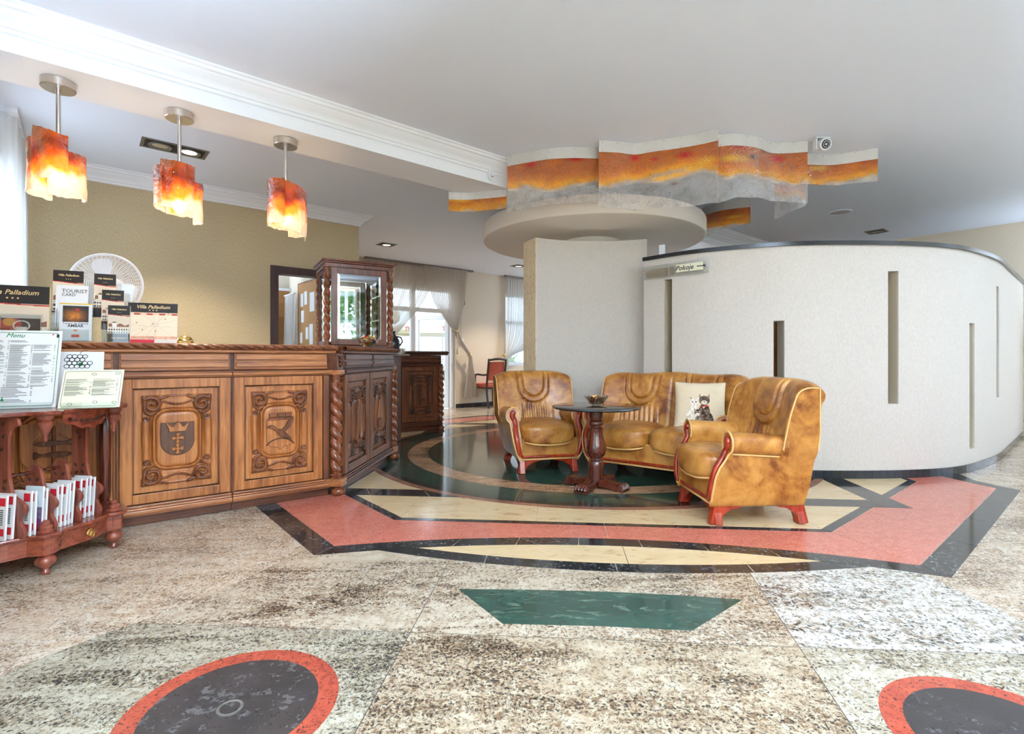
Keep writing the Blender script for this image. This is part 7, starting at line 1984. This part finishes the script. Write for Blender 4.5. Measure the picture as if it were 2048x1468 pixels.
# ------------------------------------------------------------------ outside: planting, parasols, neighbouring house
def leaf_mat(name, a, b, c):
    t = NT(name)
    n_ = t.noise(t.coord(), 5, 3).outputs[0]
    col = t.ramp(n_, [(0.3, srgb(*a)), (0.5, srgb(*b)), (0.7, srgb(*c))])
    d = t.n('BsdfDiffuse', {0: col}); tl = t.n('BsdfTranslucent', {0: col})
    return t.surf(t.n('MixShader', {0: 0.4, 1: d.outputs[0], 2: tl.outputs[0]}).outputs[0])
LM = [leaf_mat('foliage_mid', (40, 74, 30), (84, 124, 56), (140, 172, 96)), leaf_mat('foliage_light', (64, 104, 40), (120, 160, 76), (180, 204, 130))]
BARK = plain('bark', srgb(96, 78, 62), 0.9, grain=(20, 0.5))
def foliage(n, rad, zc, size, seed, squash=1.0):
    r_ = np.random.RandomState(seed)
    cl = r_.normal(size=(24, 3)); cl /= np.linalg.norm(cl, axis=1)[:, None]; cl *= (r_.rand(24, 1) ** 0.5) * np.array(rad) * 0.85
    k = r_.randint(0, 24, n)
    P = cl[k] + r_.normal(size=(n, 3)) * np.array(rad) * 0.22
    P[:, 2] = P[:, 2] * squash + zc; P[:, 2] = np.maximum(P[:, 2], 0.05)
    A = r_.normal(size=(n, 3)); A /= np.linalg.norm(A, axis=1)[:, None]
    B = np.cross(A, r_.normal(size=(n, 3))); B /= np.linalg.norm(B, axis=1)[:, None]
    s = size * (0.6 + 0.8 * r_.rand(n, 1))
    q = np.stack([P - A * s, P + B * s * 0.45, P + A * s, P - B * s * 0.45], 1).reshape(-1, 3)
    mb_ = MB(); mb_.v = [tuple(p) for p in q]; mb_.f = [(4 * i, 4 * i + 1, 4 * i + 2, 4 * i + 3) for i in range(n)]
    return mb_
def tree(u, v, h, r, label, seed, light=0, n=5200):
    root = empty('garden_tree', label, 'tree', (*R(u, v), -0.1), seed)
    MB().tube(spline([(0, 0, 0), (0.05, 0.03, h * 0.3), (-0.04, 0.02, h * 0.55), (0.02, 0, h * 0.8)], 5), list(np.linspace(0.11, 0.04, 16)), 10).build('trunk', BARK, root, 180)
    for k in range(5):
        a = k * 1.26 + seed; MB().tube([(0, 0, h * (0.4 + 0.06 * k)), (r * 0.3 * math.cos(a), r * 0.3 * math.sin(a), h * (0.52 + 0.06 * k)), (r * 0.7 * math.cos(a), r * 0.7 * math.sin(a), h * (0.6 + 0.07 * k))], [0.04, 0.03, 0.012], 7).build('branch', BARK, root, 180)
    o = foliage(n, (r, r, h * 0.36), h * 0.62, 0.10, seed).build('foliage', LM[light], root); o['kind'] = 'stuff'
    return root
tree(-1.4, -6.6, 5.2, 1.6, 'broad garden tree mirrored at the left of the display case glass', 2, 0, 7000)
tree(3.4, -5.4, 5.6, 1.7, 'leafy garden tree mirrored in the middle of the display case glass', 5, 0, 8000)
tree(8.2, -6.6, 5.0, 1.5, 'pale garden tree mirrored at the right of the display case glass', 9, 1, 6000)
def shrub(u, v, h, r, label, seed, light=0):
    root = empty('shrub', label, 'shrub', (*R(u, v), -0.1), seed)
    for k in range(4):
        a = k * 1.6; MB().tube([(0, 0, 0), (0.1 * math.cos(a), 0.1 * math.sin(a), h * 0.4), (r * 0.5 * math.cos(a), r * 0.5 * math.sin(a), h * 0.7)], [0.02, 0.014, 0.006], 6).build('stem', BARK, root, 180)
    o = foliage(1800, (r, r, h * 0.45), h * 0.5, 0.055, seed).build('foliage', LM[light], root); o['kind'] = 'stuff'
for i, (u, v, h, r, lb) in enumerate([(4.9, 11.0, 1.2, 0.6, 'green shrub outside, seen low through the fixed door pane'), (6.3, 11.0, 1.1, 0.6, 'light green shrub outside behind the open door leaf'), (7.8, 11.2, 1.35, 0.65, 'green shrub outside beyond the far white curtain'), (9.3, 11.2, 1.3, 0.65, 'green shrub outside furthest to the right beyond the window')]):
    shrub(u, v, h, r, lb, 20 + i, i % 2)
for i, (u, v, h, r, lb) in enumerate([(2.0, -3.5, 1.2, 0.7, 'garden shrub mirrored low in the display case'), (4.4, -3.7, 1.2, 0.7, 'garden shrub mirrored low at the right of the display case')]):
    shrub(u, v, h, r, lb, 40 + i, 1)
def parasol(u, v, lab, z=2.5, r=1.5):
    root = empty('parasol', lab, 'parasol', (*R(u, v), -0.1), RA)
    MB().tube([(0, 0, 0), (0, 0, z + 0.5)], 0.025, 10).build('pole', M['pvc_white'], root, 60)
    MB().lathe([(0.001, 0), (0.25, 0), (0.25, 0.06), (0.03, 0.08)], 20, cap=False).build('base', M['grey_metal'], root, 40)
    cv = plain('parasol_canvas', srgb(238, 226, 196), 0.8)
    cn = MB(); k8 = [(r * math.cos(2 * PI * k / 8), r * math.sin(2 * PI * k / 8), z) for k in range(8)]
    cn.add([(0, 0, z + 0.48)] + k8, [(0, k + 1, (k + 1) % 8 + 1) for k in range(8)])
    can = cn.build('canopy', cv, root)
    vl = MB()
    for k in range(8):
        a, b = k8[k], k8[(k + 1) % 8]; s0 = len(vl.v)
        vl.add([a, b, (b[0], b[1], z - 0.22), (a[0], a[1], z - 0.22)], [(0, 1, 2, 3)])
        ang_ = math.atan2(b[1] - a[1], b[0] - a[0]); m_ = ((a[0] + b[0]) / 2, (a[1] + b[1]) / 2)
        lo = put_text('TYSKIE', 0.17, M['ink_red'], can, (m_[0] * 1.006, m_[1] * 1.006, z - 0.11), (PI / 2, 0, ang_), bold=0.003)
    vl.build('valance', cv, can)
    return root
parasol(5.0, 12.6, 'cream parasol with red lettering outside, nearer the left of the glazed door', 2.25)
parasol(8.1, 12.8, 'cream parasol with red lettering outside behind the open door leaf', 2.0)
hs = empty('garden_house', 'white boarded house wall outside left of the parasols', 'house', (*R(2.6, 15.2), -0.1), RA)
for k in range(20):
    MB().bx(-2.2, 1.7, 0.0, 0.04, 0.02 + k * 0.16, 0.165 + k * 0.16).build('board', M['white_paint'], hs, bevel=0.006)
MB().bx(-2.2, 1.7, 0.04, 3.0, 0, 3.2).build('wall', M['white_paint'], hs)
MB().prism([(-0.4, 3.2), (3.3, 3.2), (1.5, 4.4)], -2.4, 1.9, 'yz').build('roof', plain('roof_red', srgb(140, 70, 52), 0.8), hs, fix=True)
for wx in (-1.2, 0.4):
    f_ = MB().bx(wx - 0.4, wx + 0.4, -0.03, 0.0, 1.1, 2.2).build('window', M['pvc_white'], hs, bevel=0.005)
    MB().bx(wx - 0.33, wx + 0.33, -0.035, -0.03, 1.17, 2.13).build('pane', plain('dark_pane', srgb(90, 104, 116), 0.1), f_)
# brown drape at the window behind the camera
bd = empty('brown_drape', 'brown drape mirrored at the left side of the display case glass', 'curtain', (0, 0, 0), RA)
rows = []
for z in np.linspace(2.7, 0.05, 24):
    S = np.linspace(0, 1, 60); k = (2.7 - z) / 2.7
    rows.append(np.stack([2.62 + 0.05 * k + (0.46 - 0.26 * k) * S, -1.5 + 0.03 * np.sin(S * 9 * 2 * PI), np.full(60, z)], -1))
MB().grid(rows).build('fabric', M['drape_brown'], bd, 180)
MB().tube([(1.9, -1.5, 2.72), (3.8, -1.5, 2.72)], 0.015, 8).build('rail', M['brass'], bd, 60)
